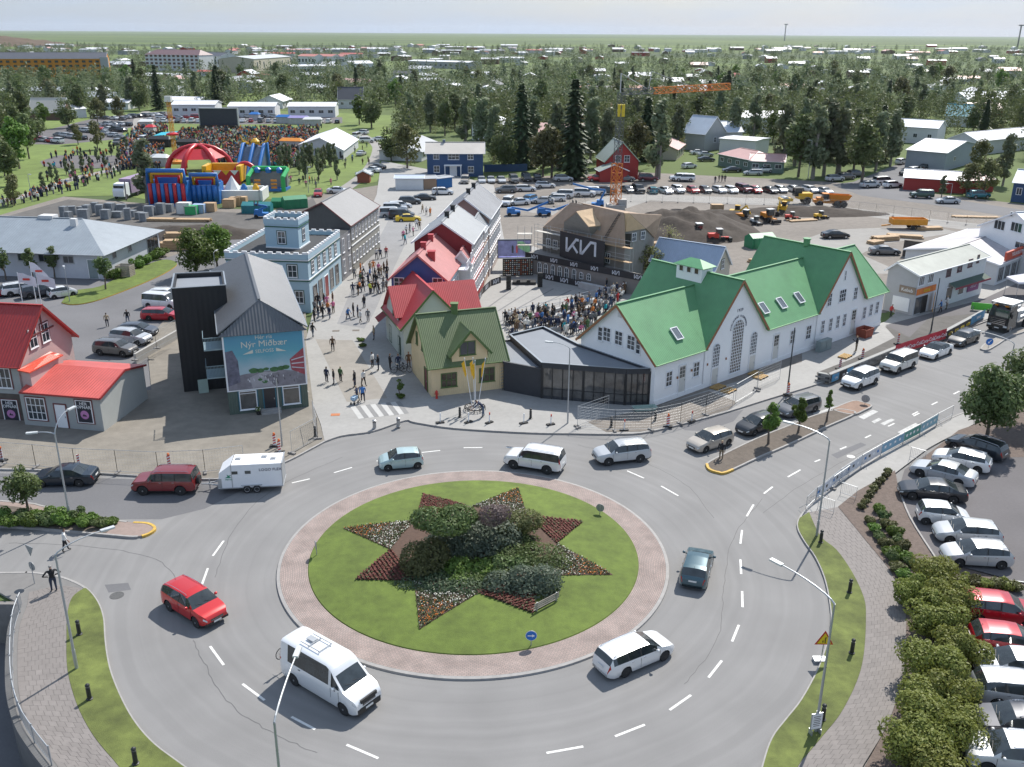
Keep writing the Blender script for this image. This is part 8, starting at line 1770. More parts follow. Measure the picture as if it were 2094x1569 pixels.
for ri_,(x0_,y0_,x1_,y1_,n_,fc)in enumerate(((62,286,118,293,5,150),(122,279,172,286,5,150),(150,268,190,272,4,150),(190,258,262,258,6,145),(203,266,250,270,4,150),(213,276,246,284,3,150),(258,243,330,236,7,160),(310,251,420,251,9,100),(480,250,690,252,13,90),(480,241,560,241,4,0),(330,243,420,243,6,0),(195,243,250,246,4,150))):
 for i in range(n_):
  t=i/max(1,n_-1);c=RND.choice(['white','white','silver','silver','darkgrey','black','white','red','grey']);k_+=1
  where='left of the park path' if x1_<270 else 'behind the festival screen' if x0_<440 else 'before the white sheds'
  far_car((x0_+(x1_-x0_)*t+RU(-2,2),y0_+(y1_-y0_)*t),KC[k_%6],CN[c],fc+RU(-8,8),'%s %s, %s in row %d, %s'%(c.replace('darkgrey','dark grey'),KC[k_%6].replace('_',' ').replace('suv','off-road car'),ORD[i],ri_+1,where),FG)
for i,(x,y,c,k,f)in enumerate(((730,282,'white','minibus_small',80),(741,275,'white','suv',160),(750,292,'white','large_suv',10),(717,309,'white','minibus_small',80),(739,318,'silver','saloon',80),(776,288,'white','saloon',0),(292,290,'white','minibus_small',-88),(292,303,'white','minibus_small',-88),(240,296,'grey','large_suv',-80),(745,360,'white','estate',150),(762,352,'white','saloon',150),(772,346,'darkgrey','saloon',150))):far_car((x,y),k,CN[c],f,'%s %s %s, %s from the left'%(c,k.replace('_',' ').replace('suv','off-road car'),'beside the white tent' if x>700 else 'along the park path',ORD[i%6]),'vehicles standing on the festival grass')
yc=far_car((834.7,453),'saloon',(.72,.50,.02),10,'bright yellow sports car at the far end of the shopping street','yellow');del yc['group']
LP='cars in the left car park'
for kind,col,r_,f_,sd_,lb in(('hatchback',REDC,(-20,612),(18,606),'R','red hatchback at the left edge of the left car park'),('suv',WHT,(30,607),(62,603),'R','white and grey sport utility car second from left in the left car park'),('suv',(.04,.045,.06),(72,611),(100,607),'R','dark grey sport utility car under the flag poles'),('small_hatchback',WHT,(116,612),(146,607),'R','small white hatchback beside the grass wedge lamp'),('minibus_small',WHT,(306,631),(346,634),'R','white people carrier behind the red estate'),('estate',(.45,.015,.03),(303,657),(352,658),'R','red estate car in front of the white people carrier'),('suv',WHT,(322,619),(352,620),'R','white car mostly hidden by the black stair tower'),('hatchback',(.05,.055,.07),(254,689),(300,690),'R','dark grey hatchback third from the bottom of the left car park'),('suv',SLV,(234,704),(286,709),'R','silver sport utility car between two grey cars'),('suv',(.12,.115,.11),(203,728),(254,732),'R','brown-grey boxy car nearest the concrete wall')):car(kind,col,r_,f_,sd_,lb,.04,LP)
# ---- festival things
def rig(name,label,cat,px,z=0,rz=0):return thing(name,label,cat,at(*px,z),rz)
bs=rig('stage_screen','large black screen stage at the back of the festival crowd','screen',(450,262));L2=8.0*.98;MB().box((0,0,3.4),(13.5,1.0,6.6)).build('screen',mat('screen_off',(.035,.04,.055),.5),bs,lc=1);MB().box((0,-.1,6.8),(13.8,1.3,.25)).box((-6.8,-.1,3.4),(.3,1.3,6.8)).box((6.8,-.1,3.4),(.3,1.3,6.8)).build('frame',STL,bs,lc=1);mb=MB();mb.box((0,-1.5,.6),(13,2.4,1.0));mb.build('stage',TRM,bs,lc=1)
e0,e1=at(612,314),at(703,326);bv=at(733,302)-at(703,326);e1=e0+(e1-e0);tn=House('big white festival tent with shaded open side','tent',e1+bv,e0+bv,e0,e1,2.4,5.0,mat('tent_side',(.50,.52,.56),.7,var=.08),MATS['tent_white'],oh=.3,name='tent')
for k in range(9):win(tn.root,e0,e1,1.2+k*((e1-e0).length-2.4)/8,1.15,1.1,1.9,1,1,arch=True,sill=False,fm=MATS['tent_white'],glass=mat('tent_dark',(.06,.06,.07),.8),name='opening')
def arch_tube(mb,c,w_,h_,r,rz=0,n=12,m=0,a0=0,a1=pi):
 mb.tube([V3(c)+V3((cos(rz)*w_*cos(t),sin(rz)*w_*cos(t),h_*sin(t)))for t in[a0+(a1-a0)*k/n for k in range(n+1)]],r,8,m=m)
M_IR,M_IB,M_IY,M_IG,M_IW=mat('vinyl_red',(.50,.02,.03),.35,var=.1),mat('vinyl_blue',(.02,.14,.42),.35,var=.1),mat('vinyl_yellow',(.70,.38,.02),.35,var=.1),mat('vinyl_green',(.03,.35,.10),.35,var=.1),mat('vinyl_white',(.66,.67,.66),.4,var=.05)
rd=rig('inflatable_dome','red inflatable spider dome with six legs over the festival grass','inflatable',(410,350))
for k in range(6):t=pi*2*k/6+.3;MB().tube([V3((7.6*cos(t)*q,7.6*sin(t)*q,6.2*sqrt(max(0,1-q**2.2))))for q in(1,.97,.88,.72,.5,.25,0)],.75,8,r2=.45).build('leg',M_IR,rd,lc=1,smooth=True)
mb=MB();
for k in range(6):t0_,t1_=pi*2*k/6+.3,pi*2*(k+1)/6+.3;mb.poly([(6.6*cos(t0_),6.6*sin(t0_),3.4),(6.6*cos(t1_),6.6*sin(t1_),3.4),(3.4*cos(t1_),3.4*sin(t1_),5.6),(3.4*cos(t0_),3.4*sin(t0_),5.6)])
mb.build('panel',M_IR,rd,lc=1)
def slide(px,w_,d_,h_,label,cols,m2,rz=0):
 r=rig('inflatable_slide',label,'inflatable',px,0,rz);n_=len(cols)
 for k,c in enumerate(cols):x=-w_/2+w_*(k+.5)/n_;MB().tube([(x,-d_/2,.5),(x,-d_/2,h_*.62)],w_/n_*.52,8).build('rib',c,r,lc=1,smooth=True)
 for s_ in(-1,1):MB().box((s_*w_/2,0,h_*.33),(.5,d_,h_*.66)).build('side_wall',m2,r,lc=1)
 MB().box((0,0,.3),(w_,d_+.4,.6)).box((0,d_/2-.3,h_*.35),(w_,.6,h_*.7)).build('base',m2,r,lc=1)
 for q,m in((1,M_IB),(.82,M_IY),(.62,M_IB if m2 is M_IR else M_IR)):mb=MB();zz=h_*.60;mb.tube([(-w_/2*q,-d_/2+.3+(1-q)*2,zz),(-w_/2*q,-d_/2+.3+(1-q)*2,zz+h_*.36*q),(w_/2*q,-d_/2+.3+(1-q)*2,zz+h_*.36*q),(w_/2*q,-d_/2+.3+(1-q)*2,zz)],.42,8);mb.build('arch',m,r,lc=1,smooth=True)
 return r
slide((354,418),7.2,5,7.2,'tall inflatable slide with red and blue stripes and yellow top',[M_IR,M_IB,M_IR,M_IB,M_IR,M_IB,M_IR,M_IB,M_IR],M_IB)
slide((426,414),5.2,4,6.0,'smaller blue inflatable slide with yellow and red arch',[M_IB]*5,M_IB,.05)
sd=rig('inflatable_slide','high blue inflatable slide with golden horns on top','inflatable',(520,366),0,-.12);sd.scale=(.82,)*3
MB().add([(-3,-6,0),(3,-6,0),(3,4,0),(-3,4,0),(-3,-6,.8),(3,-6,.8),(3,2,8.8),(-3,2,8.8),(3,4,8.8),(-3,4,8.8)],[(0,1,5,4),(4,5,6,7),(7,6,8,9),(1,2,8,6,5),(3,0,4,7,9),(2,3,9,8)]).build('slide',mat('slide_grey',(.10,.14,.2),.4,var=.3),sd,lc=1)
for x in(-3.1,0,3.1):MB().tube([(x,-6.4,.6),(x,-5.6,1.2),(x,1.8,9.5),(x,3.6,9.8),(x,4,0)],.55,8).build('rail',M_IB,sd,lc=1,smooth=True)
for s_ in(-1,1):MB().tube([(s_*2,3,9.4),(s_*3.6,3,10.2),(s_*4.4,3,12)],.45,6,r2=.1).build('horn',M_IY,sd,lc=1)
MB().lathe((0,3,9.4),[(1.2,0),(1.3,.8),(.5,1.6)],10).build('head',M_IY,sd,lc=1)
oc=rig('bouncy_castle','white inflatable obstacle course with coloured figures inside','inflatable',(490,408),0,.06)
for dx,dy,w_,d_ in((0,-3,10,.8),(0,3,10,.8),(-5,0,.8,6.8),(5,0,.8,6.8)):MB().box((dx,dy,1.2),(w_,d_,2.2)).build('wall',M_IW,oc,lc=1)
MB().lathe((-1.2,0,.2),[(2.4,0),(2.2,1.5),(.7,3.6),(.1,4.6)],8).build('peak',M_IW,oc,lc=1)
for k,(x,m)in enumerate(((-3.6,M_IR),(-1,M_IG),(1.2,M_IB),(3.6,M_IY))):MB().lathe((x,-.5,.3),[(.7,0),(.7,2.2),(.3,2.9)],8).build('figure',m,oc,lc=1)
MB().box((0,0,.15),(10.6,7,.3)).build('base',M_IG,oc,lc=1)
go=rig('bouncy_castle','green and grey inflatable obstacle run with orange steps','inflatable',(551,388),0,-.05)
MB().box((0,0,.25),(8.2,4.6,.5)).build('base',M_IB,go,lc=1);MB().box((0,1.4,2),(7.6,1.2,3.6)).build('back_wall',mat('vinyl_grey',(.18,.19,.2),.4),go,lc=1)
for s_ in(-1,1):MB().tube([(s_*3.8,-2.2,0),(s_*3.8,-2.2,3),(s_*3.8,1.8,4.2)],.5,8).build('pillar_tube',M_IG,go,lc=1)
MB().tube([(-3.8,1.6,4.3),(3.8,1.6,4.3)],.6,8).build('top_tube',M_IG,go,lc=1)
for x in(-1.8,1.8):
 for k in range(3):MB().box((x,-2.3,.8+k*.75),(1.3,.12,.4)).build('step',ORG,go,lc=1)
for x in(-2.4,0,2.4):MB().lathe((x,.3,3.6),[(.6,0),(.7,.8),(.2,1.2)],8).build('bump',M_IB,go,lc=1)
ci=rig('bouncy_castle','red circus-like bouncy castle with yellow inflated walls','inflatable',(462,374),0,.05)
MB().box((0,-2.6,1.6),(8,.8,3.0)).build('front_wall',M_IR,ci,lc=1)
for dx,dy,w_,d_ in((0,2.6,8,1),(-3.8,0,1,6),(3.8,0,1,6)):MB().box((dx,dy,2.4),(w_,d_,3.4)).build('wall',M_IY,ci,lc=1)
for k in range(4):MB().poly([(-3.8+k*1.9,-3.05,3.2),(-1.9+k*1.9,-3.05,3.2),(-2.85+k*1.9,-3.05,2.1)]).build('pennant',M_IW if k%2 else M_IY,ci,lc=1)
ra=rig('inflatable_arch','red inflatable arch in front of the blue slide','inflatable',(504,372));mb=MB();arch_tube(mb,(0,0,0),3.0,4.2,.5);mb.build('arch',M_IR,ra,lc=1,smooth=True)
ba_=rig('market_tent','turquoise sheet canopy on the left edge of the crowd','tent',(340,293));MB().poly([(-3,-2,2.4),(3,-2,2.8),(3.5,2,3.4),(-2,2.5,3)]).build('canopy',mat('turquoise',(.02,.38,.50),.6),ba_,lc=1);mb=MB()
for x,y in((-3,-2),(3,-2),(3.4,2),(-2,2.4)):mb.tube([(x,y,0),(x,y,2.6)],.05,4)
mb.build('pole',STL,ba_,lc=1)
for i,(x,y,m,w_,lb)in enumerate(((330,300,TRM,7,'black-roofed stall tent left of the crowd'),(385,306,TRM,6,'black stall tent at the lower left of the crowd'),(582,252,M_IB,6,'blue-topped food stall right of the stage screen'),(612,254,mat('stall_violet',(.28,.25,.5),.6),8,'violet-white food stall behind the crowd'),(640,257,M_IW,7,'white food stall next to the violet one'),(597,304,ORG,7,'orange stall just left of the white tent'),(300,262,M_IW,5,'white stall by the park path'),(330,340,M_IW,5,'white stall at the foot of the drop tower'),(310,274,M_IR,3,'small red stall by the park path'),(522,246,M_IB,4,'blue and yellow stall right of the stage'))):
 r=rig('market_stall',lb,'stall',(x,y),0,RU(-.2,.2));MB().box((0,0,1.1),(w_*.9,2.6,2.2)).build('body',mat('stall_side',(.45,.45,.46),.7,var=.2)if m is not TRM else TRM,r,lc=1);mb=MB();mb.add([(-w_/2,-1.6,2.3),(w_/2,-1.6,2.3),(w_/2,1.6,2.3),(-w_/2,1.6,2.3),(-w_/2+.8,0,3.1),(w_/2-.8,0,3.1)],[(0,1,5,4),(2,3,4,5),(1,2,5),(3,0,4),(3,2,1,0)]);mb.build('canopy',m,r,lc=1)
def lattice(mb,a,b,w_,seg,r=.05,up_=None):
 a,b=V3(a),V3(b);d=(b-a).normalized();s_=d.orthogonal().normalized()if up_ is None else V3(up_).cross(d).normalized();t_2=d.cross(s_);C4=[(s_*x+t_2*y)*w_/2 for x,y in((1,1),(-1,1),(-1,-1),(1,-1))];L2=(b-a).length;n_=max(1,int(L2/seg))
 for c in C4:mb.tube([a+c,b+c],r,4)
 for k in range(n_):
  p0_,p1_=a+d*(L2*k/n_),a+d*(L2*(k+1)/n_)
  for i in range(4):mb.tube([p0_+C4[i],p1_+C4[(i+1)%4]],r*.6,3,cap=False);mb.tube([p1_+C4[i],p0_+C4[(i+1)%4]],r*.6,3,cap=False);mb.tube([p1_+C4[i],p1_+C4[(i+1)%4]],r*.6,3,cap=False)
dt=rig('drop_tower','tall thin orange lattice fair ride leaning above the crowd','fair ride',(360,334));P=at(360,334);hD=hga(P,344,205);topx=ray(344,205);kx=P.y/topx.y*topx.x-P.x
mb=MB();lattice(mb,(0,0,0),(kx,0,hD),.8,1.4,.06);mb.build('mast',mat('crane_yellow',(.62,.32,.02),.5,var=.1),dt,lc=1);MB().box((kx,0,hD+.3),(1.6,1.2,1.4)).build('head',M_IW,dt,lc=1);MB().lathe((kx*.45,0,hD*.45),[(1.5,0),(1.6,.4),(.8,.7)],12).build('gondola',M_IR,dt,lc=1);MB().box((0,0,.3),(5,4,.6)).build('base',ORG,dt,lc=1)
tr=rig('truck','white and purple box truck with crane arm beside the poplar','truck',(264,402),0,radians(-97));MB().box((-3.5,0,2.3),(9,2.5,2.9)).build('box',mat('truck_purple',(.30,.22,.33),.5,var=.2),tr,lc=1);MB().add([(1.6,-1.2,.6),(1.6,1.2,.6),(4,1.2,.6),(4,-1.2,.6),(1.6,-1.2,3.2),(1.6,1.2,3.2),(3.4,1.15,3.1),(3.4,-1.15,3.1),(4.05,1.2,1.7),(4.05,-1.2,1.7)],[(4,7,6,5),(7,9,8,6),(9,3,2,8),(0,3,9,7,4),(1,5,6,8,2)]).build('cab',WHI,tr,lc=1);MB().box((3.75,0,2.35),(.1,2.1,.9)).build('windscreen',CRG,tr,lc=1)
for x in(3,-1.5,-5,-6.2):
 for s_ in(-1,1):MB().lathe((x,s_*1.1,.5),[(.2,-.15),(.5,-.14),(.5,.14),(.2,.15)],12,axis='Y').build('wheel',M_RUB,tr,lc=1)
MB().beam((2.5,.8,3.3),(7.5,3.5,.6),.25,.3).build('crane_arm',TRM,tr,lc=1)
# tower crane -----
P=at(1258,428);hm=hga(P,1258,190);hx=hga(P,1258,150);cr=thing('tower_crane','orange and grey tower crane with long jib above the half-built house','crane',P)
M_CRO,M_CRG=mat('crane_orange',(.62,.20,.03),.5,var=.1),mat('crane_grey',(.12,.13,.13),.6)
hs_=hga(P,1258,335)
mb=MB();lattice(mb,(0,0,0),(0,0,hs_),1.5,1.5,.10);mb.build('mast',M_CRO,cr,lc=1);mb=MB();lattice(mb,(0,0,hs_),(.3,0,hm),1.1,1.3,.06);mb.build('upper_mast',M_CRG,cr,lc=1)
MB().box((.3,0,hm-3.2),(1.3,1.3,2.2)).build('cab_ladder',mat('machine_yellow',(.70,.52,.03),.5),cr,lc=1)
jx=(1461-1260)*(P.y/1915)*1.06;mb=MB();lattice(mb,(.3,0,hm+.2),(6.2,0,hm+.4),1.0,1.2,.07,(0,0,1));mb.build('jib_root',M_CRG,cr,lc=1);mb=MB();lattice(mb,(6.2,0,hm+.4),(jx,0,hm+1.3),1.1,1.3,.09,(0,0,1));mb.build('jib',M_CRO,cr,lc=1)
MB().tube([(0,0,hm),(0,0,hx)],.14,4).tube([(0,0,hx),(5,0,hm+.8)],.07,4).tube([(5.3,0,hm+.8),(5.7,0,hx+.4)],.08,4).tube([(5.7,0,hx+.4),(13.8,0,hm+1.1)],.07,4).build('pendant',mat('crane_cable',(.5,.5,.5),.5),cr,lc=1);MB().box((0,0,.5),(3.4,3.4,1.0)).box((1.3,0,1.2),(1.6,2,1.6)).build('ballast',mat('pale_concrete',None),cr,lc=1)
def boom(px,label,rz,segs):
 r=rig('boom_lift',label,'boom lift',px,0,rz);r.scale=(.78,)*3;MB().box((0,0,.8),(3.2,2.0,.7)).box((-.6,0,1.5),(1.8,1.6,.8)).build('chassis',M_BLUE,r,lc=1)
 for x in(-1.1,1.1):
  for s_ in(-1,1):MB().lathe((x,s_*1.05,.45),[(.2,-.15),(.45,-.14),(.45,.14),(.2,.15)],10,axis='Y').build('wheel',M_RUB,r,lc=1)
 for a,b in zip(segs,segs[1:]):MB().beam((a[0],0,a[1]),(b[0],0,b[1]),.35,.45).build('boom',M_BLUE if a[0]<30 else WHI,r,lc=1)
 mb=MB();x,z=segs[-1];mb.box((x+.5,0,z-.2),(.9,1.8,.1));
 for dx in(.1,.9):mb.box((x+dx,0,z+.3),(.05,1.8,1.0))
 mb.build('basket',TRM,r,lc=1)
boom((1050,441),'left blue boom lift with its arm stretched to the right',.1,[(-.5,2),(3.5,1.2),(8.5,3.2)]);boom((1112,441),'blue boom lift folded low beside the half-built house',.12,[(-1,1.9),(2.5,1.3),(7,2.8)]);boom((1222,424),'blue boom lift with raised knuckle arm before the crane',pi-.1,[(-.6,1.8),(-1.8,4.4),(1,4.5),(6.5,5.8)]);boom((535,445),'blue boom lift among the building materials at the left',.1,[(-.6,1.8),(1.5,2.6),(-1.5,3.2)])
def machine(px,label,col,rz,kind,sc=1.0):
 r=rig('excavator' if kind=='dig' else 'road_roller' if kind=='roll' else 'dump_truck' if kind=='dump' else 'wheel_loader',label,'machine',px,0,rz);r.scale=(sc,)*3;B=lambda n_,m,*bx:[mb_:=MB(),[mb_.box(c,d)for c,d in bx],mb_.build(n_,m,r,lc=1)]
 W_=lambda x,s_,R_,w_=.5:[mb_:=MB(),mb_.lathe((x,s_,R_),[(R_*.4,-w_/2),(R_,-w_*.45),(R_,w_*.45),(R_*.4,w_/2)],12,axis='Y'),mb_.build('wheel',M_RUB,r,lc=1)]
 if kind=='roll':B('body',col,((-1,0,1.6),(2.8,1.9,1.1)));B('cab',CRG,((.4,0,2.3),(1.4,1.5,1.5)));B('roof',TRM,((.4,0,3.1),(1.7,1.8,.12)));B('drum_frame',col,((2.6,0,.9),(2.2,2.2,.5)));MB().lathe((2.8,0,.75),[(.1,-1),(.75,-.98),(.75,.98),(.1,1)],16,axis='Y').build('drum',STL,r,lc=1);W_(-1.4,.85,.75);W_(-1.4,-.85,.75)
 elif kind=='dump':B('chassis',col,((0,0,1.2),(8,1.2,.5)));B('engine_hood',col,((2.8,0,1.9),(1.6,2,1.0)),((3.9,0,1.5),(1.0,1.8,.7)));B('cab',CRG,((1.5,0,2.6),(1.4,1.9,1.4)));B('roof',col,((1.5,0,3.4),(1.6,2.0,.15)));MB().add([(-4.2,-1.2,1.9),(.3,-1.2,1.6),(.3,1.2,1.6),(-4.2,1.2,1.9),(-4.9,-1.5,3.1),(.8,-1.5,3.3),(.8,1.5,3.3),(-4.9,1.5,3.1)],[(0,3,2,1),(0,1,5,4),(2,3,7,6),(1,2,6,5),(3,0,4,7)]).build('tipper_body',col,r,lc=1);[W_(x,s_,.85,.6)for x in(2.9,-1.5,-3.2)for s_ in(-1.1,1.1)]
 elif kind=='dig':B('track',TRM,((0,.8,.35),(2.6,.45,.7)),((0,-.8,.35),(2.6,.45,.7)));B('house',col,((-.4,0,1.25),(2.0,1.7,.9)));B('cab',CRG,((.1,.4,2.0),(1.0,.8,1.1)));B('roof',col,((.1,.4,2.6),(1.1,.9,.08)));MB().beam((.6,-.3,1.4),(2.0,-.3,2.8),.25,.35).build('boom',col,r,lc=1);MB().beam((2.0,-.3,2.8),(3.0,-.3,1.0),.2,.28).build('stick',col,r,lc=1);B('bucket',TRM,((3.0,-.3,.6),(.6,.8,.6)))
 else:B('body',col,((-1,0,1.5),(2.4,1.7,1.0)));B('cab',CRG,((.4,0,2.3),(1.2,1.4,1.4)));B('roof',M_IW,((.4,0,3.05),(1.4,1.6,.12)));B('arm',col,((1.9,0,1.0),(1.8,.8,.3)));B('bucket',TRM,((3.0,0,.6),(.8,2.2,.8)));[W_(x,s_,.65)for x in(1.2,-1.4)for s_ in(-.85,.85)]
 return r
machine((1632,417),'yellow road roller with dark cab beside the dump truck',M_YELLOW,pi+.1,'roll',1.05);machine((1697,423),'orange articulated dump truck with raised empty bed',ORG,pi-.08,'dump',.78)
machine((1505,446),'small yellow excavator left of the wheel loaders',M_YELLOW,-.4,'dig',.9);machine((1521,453),'orange wheel loader beside the small excavator',ORG,-.6,'load',.72);machine((1571,454),'orange wheel loader with white cab roof in the middle of the pit',ORG,-1.2,'load',.8);machine((1598,438),'yellow excavator in front of the road roller',M_YELLOW,-2.0,'dig',.95);machine((1544,459),'small white machine in front of the orange loaders',M_IW,-1.2,'load',.5);machine((1617,450),'red-orange small machine with green top right of the loaders',M_RED,0,'load',.5);machine((1676,448),'yellow and white compressor machine at the right end of the pit',M_YELLOW,.2,'load',.5)
machine((1466,494),'red telehandler behind the pale blue roof',M_RED,.1,'load',.7);machine((1424,486),'green and red telehandler beside the skip behind the pale blue roof',mat('machine_green',(.02,.16,.07),.5),.1,'load',.8)
def open_trailer(px,label,m,rz,w_=6,d_=2.3,h_=1.0,sc=1):
 r=rig('trailer',label,'trailer',px,0,rz);mb=MB();zz=.9
 for dx,dy,a_,b__ in((0,-d_/2,w_,.08),(0,d_/2,w_,.08),(-w_/2,0,.08,d_),(w_/2,0,.08,d_)):mb.box((dx,dy,zz+h_/2),(a_,b__,h_))
 mb.box((0,0,zz),(w_,d_,.1));mb.build('body',m,r,lc=1);MB().beam((-w_/2,0,.7),(-w_/2-1.6,0,.5),.2,.2).build('drawbar',m,r,lc=1)
 for x in(.6,1.6):
  for s_ in(-1,1):MB().lathe((x,s_*d_*.45,.42),[(.15,-.12),(.42,-.11),(.42,.11),(.15,.12)],10,axis='Y').build('wheel',M_RUB,r,lc=1)
 return r
open_trailer((1855,468),'orange tipping trailer on the open gravel',mat('trailer_orange',(.62,.26,.02),.5),-.05)
def covered(px,label,m,rz,w_=4,d_=2.4,h_=1.8):
 r=rig('covered_skip',label,'skip',px,0,rz);MB().box((0,0,h_/2),(w_,d_,h_)).build('body',m,r,lc=1);MB().add([(-w_/2,-d_/2,h_),(w_/2,-d_/2,h_),(w_/2,d_/2,h_),(-w_/2,d_/2,h_),(-w_/2,0,h_+.6),(w_/2,0,h_+.6)],[(0,1,5,4),(2,3,4,5),(1,2,5),(3,0,4)]).build('lid',m,r,lc=1)
 for k in range(5):MB().box((-w_*.4+k*w_*.2,-d_/2-.03,h_*.5),(.1,.07,h_)).build('rib',m,r,lc=1)
 return r
M_GRN=mat('skip_green',(.02,.20,.09),.5,var=.15);covered((603,425),'green peaked container beyond the grey-beige roof',M_GRN,.5,4.6);covered((573,423),'dark green skip next to the green peaked container',M_GRN,0,3,2,1.2);covered((1553,505),'green covered container behind the white building',M_GRN,.35,4.4,2.4,1.7);skipbox((1282,575),'small green skip at the end of the arcade terrace',M_GRN,2.4,1.5,.9,.1,0);covered((527,435),'teal open container on the left building yard',mat('teal_box',(.02,.18,.20),.5,var=.1),0,5.5,2.4,1.5)
def crate(px,s,m,label,group=None,rz=0,name='crate',cat='crate'):
 r=rig(name,label,cat,px,0,rz)
 if group:r['group']=group
 w_,d_,h_=s;MB().box((0,0,h_/2),(w_,d_,h_)).build('body',m,r,lc=1);mb=MB()
 for x in(-w_/2,w_/2):mb.box((x,-d_/2,h_/2),(.14,.14,h_+.1))
 mb.box((0,-d_/2-.02,h_),(w_+.1,.1,.12));mb.build('frame',STL if m is not WOD else WOD,r,lc=1);return r
GB='grey box units standing on the left building yard';M_UNIT=mat('unit_grey',(.22,.24,.26),.6,.3,var=.3,scale=1)
for i,(x,y)in enumerate(((133,443),(147,438),(168,437),(180,441),(196,434),(206,440),(218,447),(228,438),(240,444),(250,436),(262,449),(272,443),(287,447),(296,452),(306,441),(318,436),(172,448),(142,449),(330,437),(345,433))):crate((x,y),(RU(1,1.9),1.2,RU(1.0,2.1)),M_UNIT,'grey metal box unit in the left building yard, %s in the line'%ORD[i],GB,RU(-.3,.3),'box_unit','box unit')
for i,(x,y,c,lb)in enumerate(((470,424,WOD,'stack of wooden crates before the bouncy castles, left one'),(482,420,WOD,'stack of wooden crates before the bouncy castles, middle one'),(494,419,WOD,'stack of wooden crates before the bouncy castles, right one'),(393,438,mat('bag_green',(.03,.35,.12),.6),'green wrapped bag among white bags'),(378,436,M_IW,'white wrapped bag left of the green one'),(408,435,mat('bag_blue',(.3,.42,.6),.6),'blue-white wrapped bag right of the green one'),(430,432,WOD,'timber bundle right of the wrapped bags'),(1578,515,M_IW,'white wrapped cube behind the white building'),(1583,523,WOD,'low timber bundle beside the white wrapped cube'),(1465,435,WOD,'brown stack of pallets at the left edge of the earth pit'))):crate((x,y),(2.2,1.8,1.6)if c is not M_IW else(2.4,2,2),c,lb)
def lumber(px,label,n,w_=4.5,d_=1.6,rz=0,m=None):
 r=rig('timber_stack',label,'timber stack',px,0,rz)
 for k in range(n):
  for j in range(4):MB().box((RU(-.15,.15),-d_/2+d_*(j+.5)/4,.15+k*.26),(w_*RU(.85,1),d_/4-.04,.2)).build('plank',m or WOD,r,lc=1)
for x,y,n_,w_,rz_,lb in((368,510,6,5,.1,'tallest timber stack left of the round trees'),(352,505,3,4,0,'low timber stack at the foot of the tallest one'),(372,488,4,5.5,.05,'timber stack behind the tallest one'),(330,452,2,6,-.05,'flat timber stack on the dark ground bank'),(392,453,2,7,0,'long flat timber stack right of the flat one'),(1590,530,3,6,.5,'timber stack behind the white building gable'),(1560,535,2,5,.5,'lower timber stack behind the white building gable'),(1640,452,1,6,.3,'pale plank pile in the earth pit'),(1810,492,3,5,.3,'timber pile below the orange trailer'),(1850,486,2,6,-.3,'mixed timber pile right of the orange trailer'),(1790,498,2,3,.6,'short timber pile near the white turret'),(1900,470,2,5,.2,'light timber pile near the right shops'),(1995,445,1,9,-.1,'long pipe bundle on the right gravel'),(1300,478,2,6,.2,'timber pile at the foot of the earth mound'),(1400,478,2,7,-.2,'timber pile between earth mound and pale blue roof'),(1340,505,3,5,.3,'timber pile beside the half-built house')):lumber((x,y),lb,n_,w_,1.6,rz_)
P=at(1900,512);wl_=MB();wl_.beam(at(1845,523)+V3((0,0,1.2)),at(1935,535)+V3((0,0,1.2)),.25,2.6);tag(centre(wl_.build('retaining_wall',mat('dark_boards',None))),'dark board wall behind the green-grey shop roof','wall')
mesh_fence([(1290,413),(1450,416),(1600,420),(1755,434),(1900,452),(2094,474)],'long wire fence along the gravel lane above the earth pit',2.0,0)
mesh_fence([(1100,425),(1290,413)],'wire fence between the boom lifts and the crane',2.0,0)
# sheds and far landmark houses -------
def hq(label,E,he,hr,wm,rm,name='house',cat='house',win_=None,**k):
 (x0_,y0_),(x1_,y1_),dp=E;a,b=at(x0_,y0_),at(x1_,y1_);e_=(b-a).normalized();n_=V3((-e_.y,e_.x,0));side=k.pop('side','long')
 c=(b+n_*dp,a+n_*dp)
 H=House(label,cat,*((c[1],a,b,c[0])if side=='long' else(a,b,c[0],c[1])),he,hr,wm,rm,name=name,z0=0,**k)
 if win_:
  n2_,z_,w_,h_=win_
  for i in range(n2_):win(H.root,a,b,(b-a).length*(i+.5)/n2_,z_,w_,h_,2,1,sill=False)
 H.a,H.b=a,b;return H
def rm_(n_,c):return mat('far_roof_'+n_,c,.5,var=.1,scale=.3)
def wm_(n_,c):return mat('far_wall_'+n_,c,.75,var=.06,scale=.4)
RW,RG,RR_,RP,RD_,RBL=rm_('white',(.66,.67,.70)),rm_('grey',(.32,.34,.36)),rm_('red',(.36,.08,.06)),rm_('pink',(.50,.30,.28)),rm_('dark',(.06,.065,.08)),rm_('blue',(.12,.27,.38))
WW,WG,WB,WC,WR,WGN=wm_('white',(.62,.63,.64)),wm_('grey',(.36,.37,.38)),wm_('brown',(.12,.07,.05)),wm_('cream',(.48,.44,.34)),wm_('red',(.33,.035,.03)),wm_('green',(.14,.20,.18))
H=hq('dark blue two-storey house with beige roof and white windows',((874,361),(988,361),7.5),5.6,7.6,wm_('blue',(.035,.075,.165)),rm_('beige',(.46,.43,.39)),oh=.5);a,b=H.a,H.b;chimney(H.root,H.R0.lerp(H.R1,.3),7.4,.6,.7,MATS['slide_grey'])
for x,y in((892,319),(962,320),(893,346),(963,347)):wpx(H.root,a,b,(x,y),1.35,1.5,2,2)
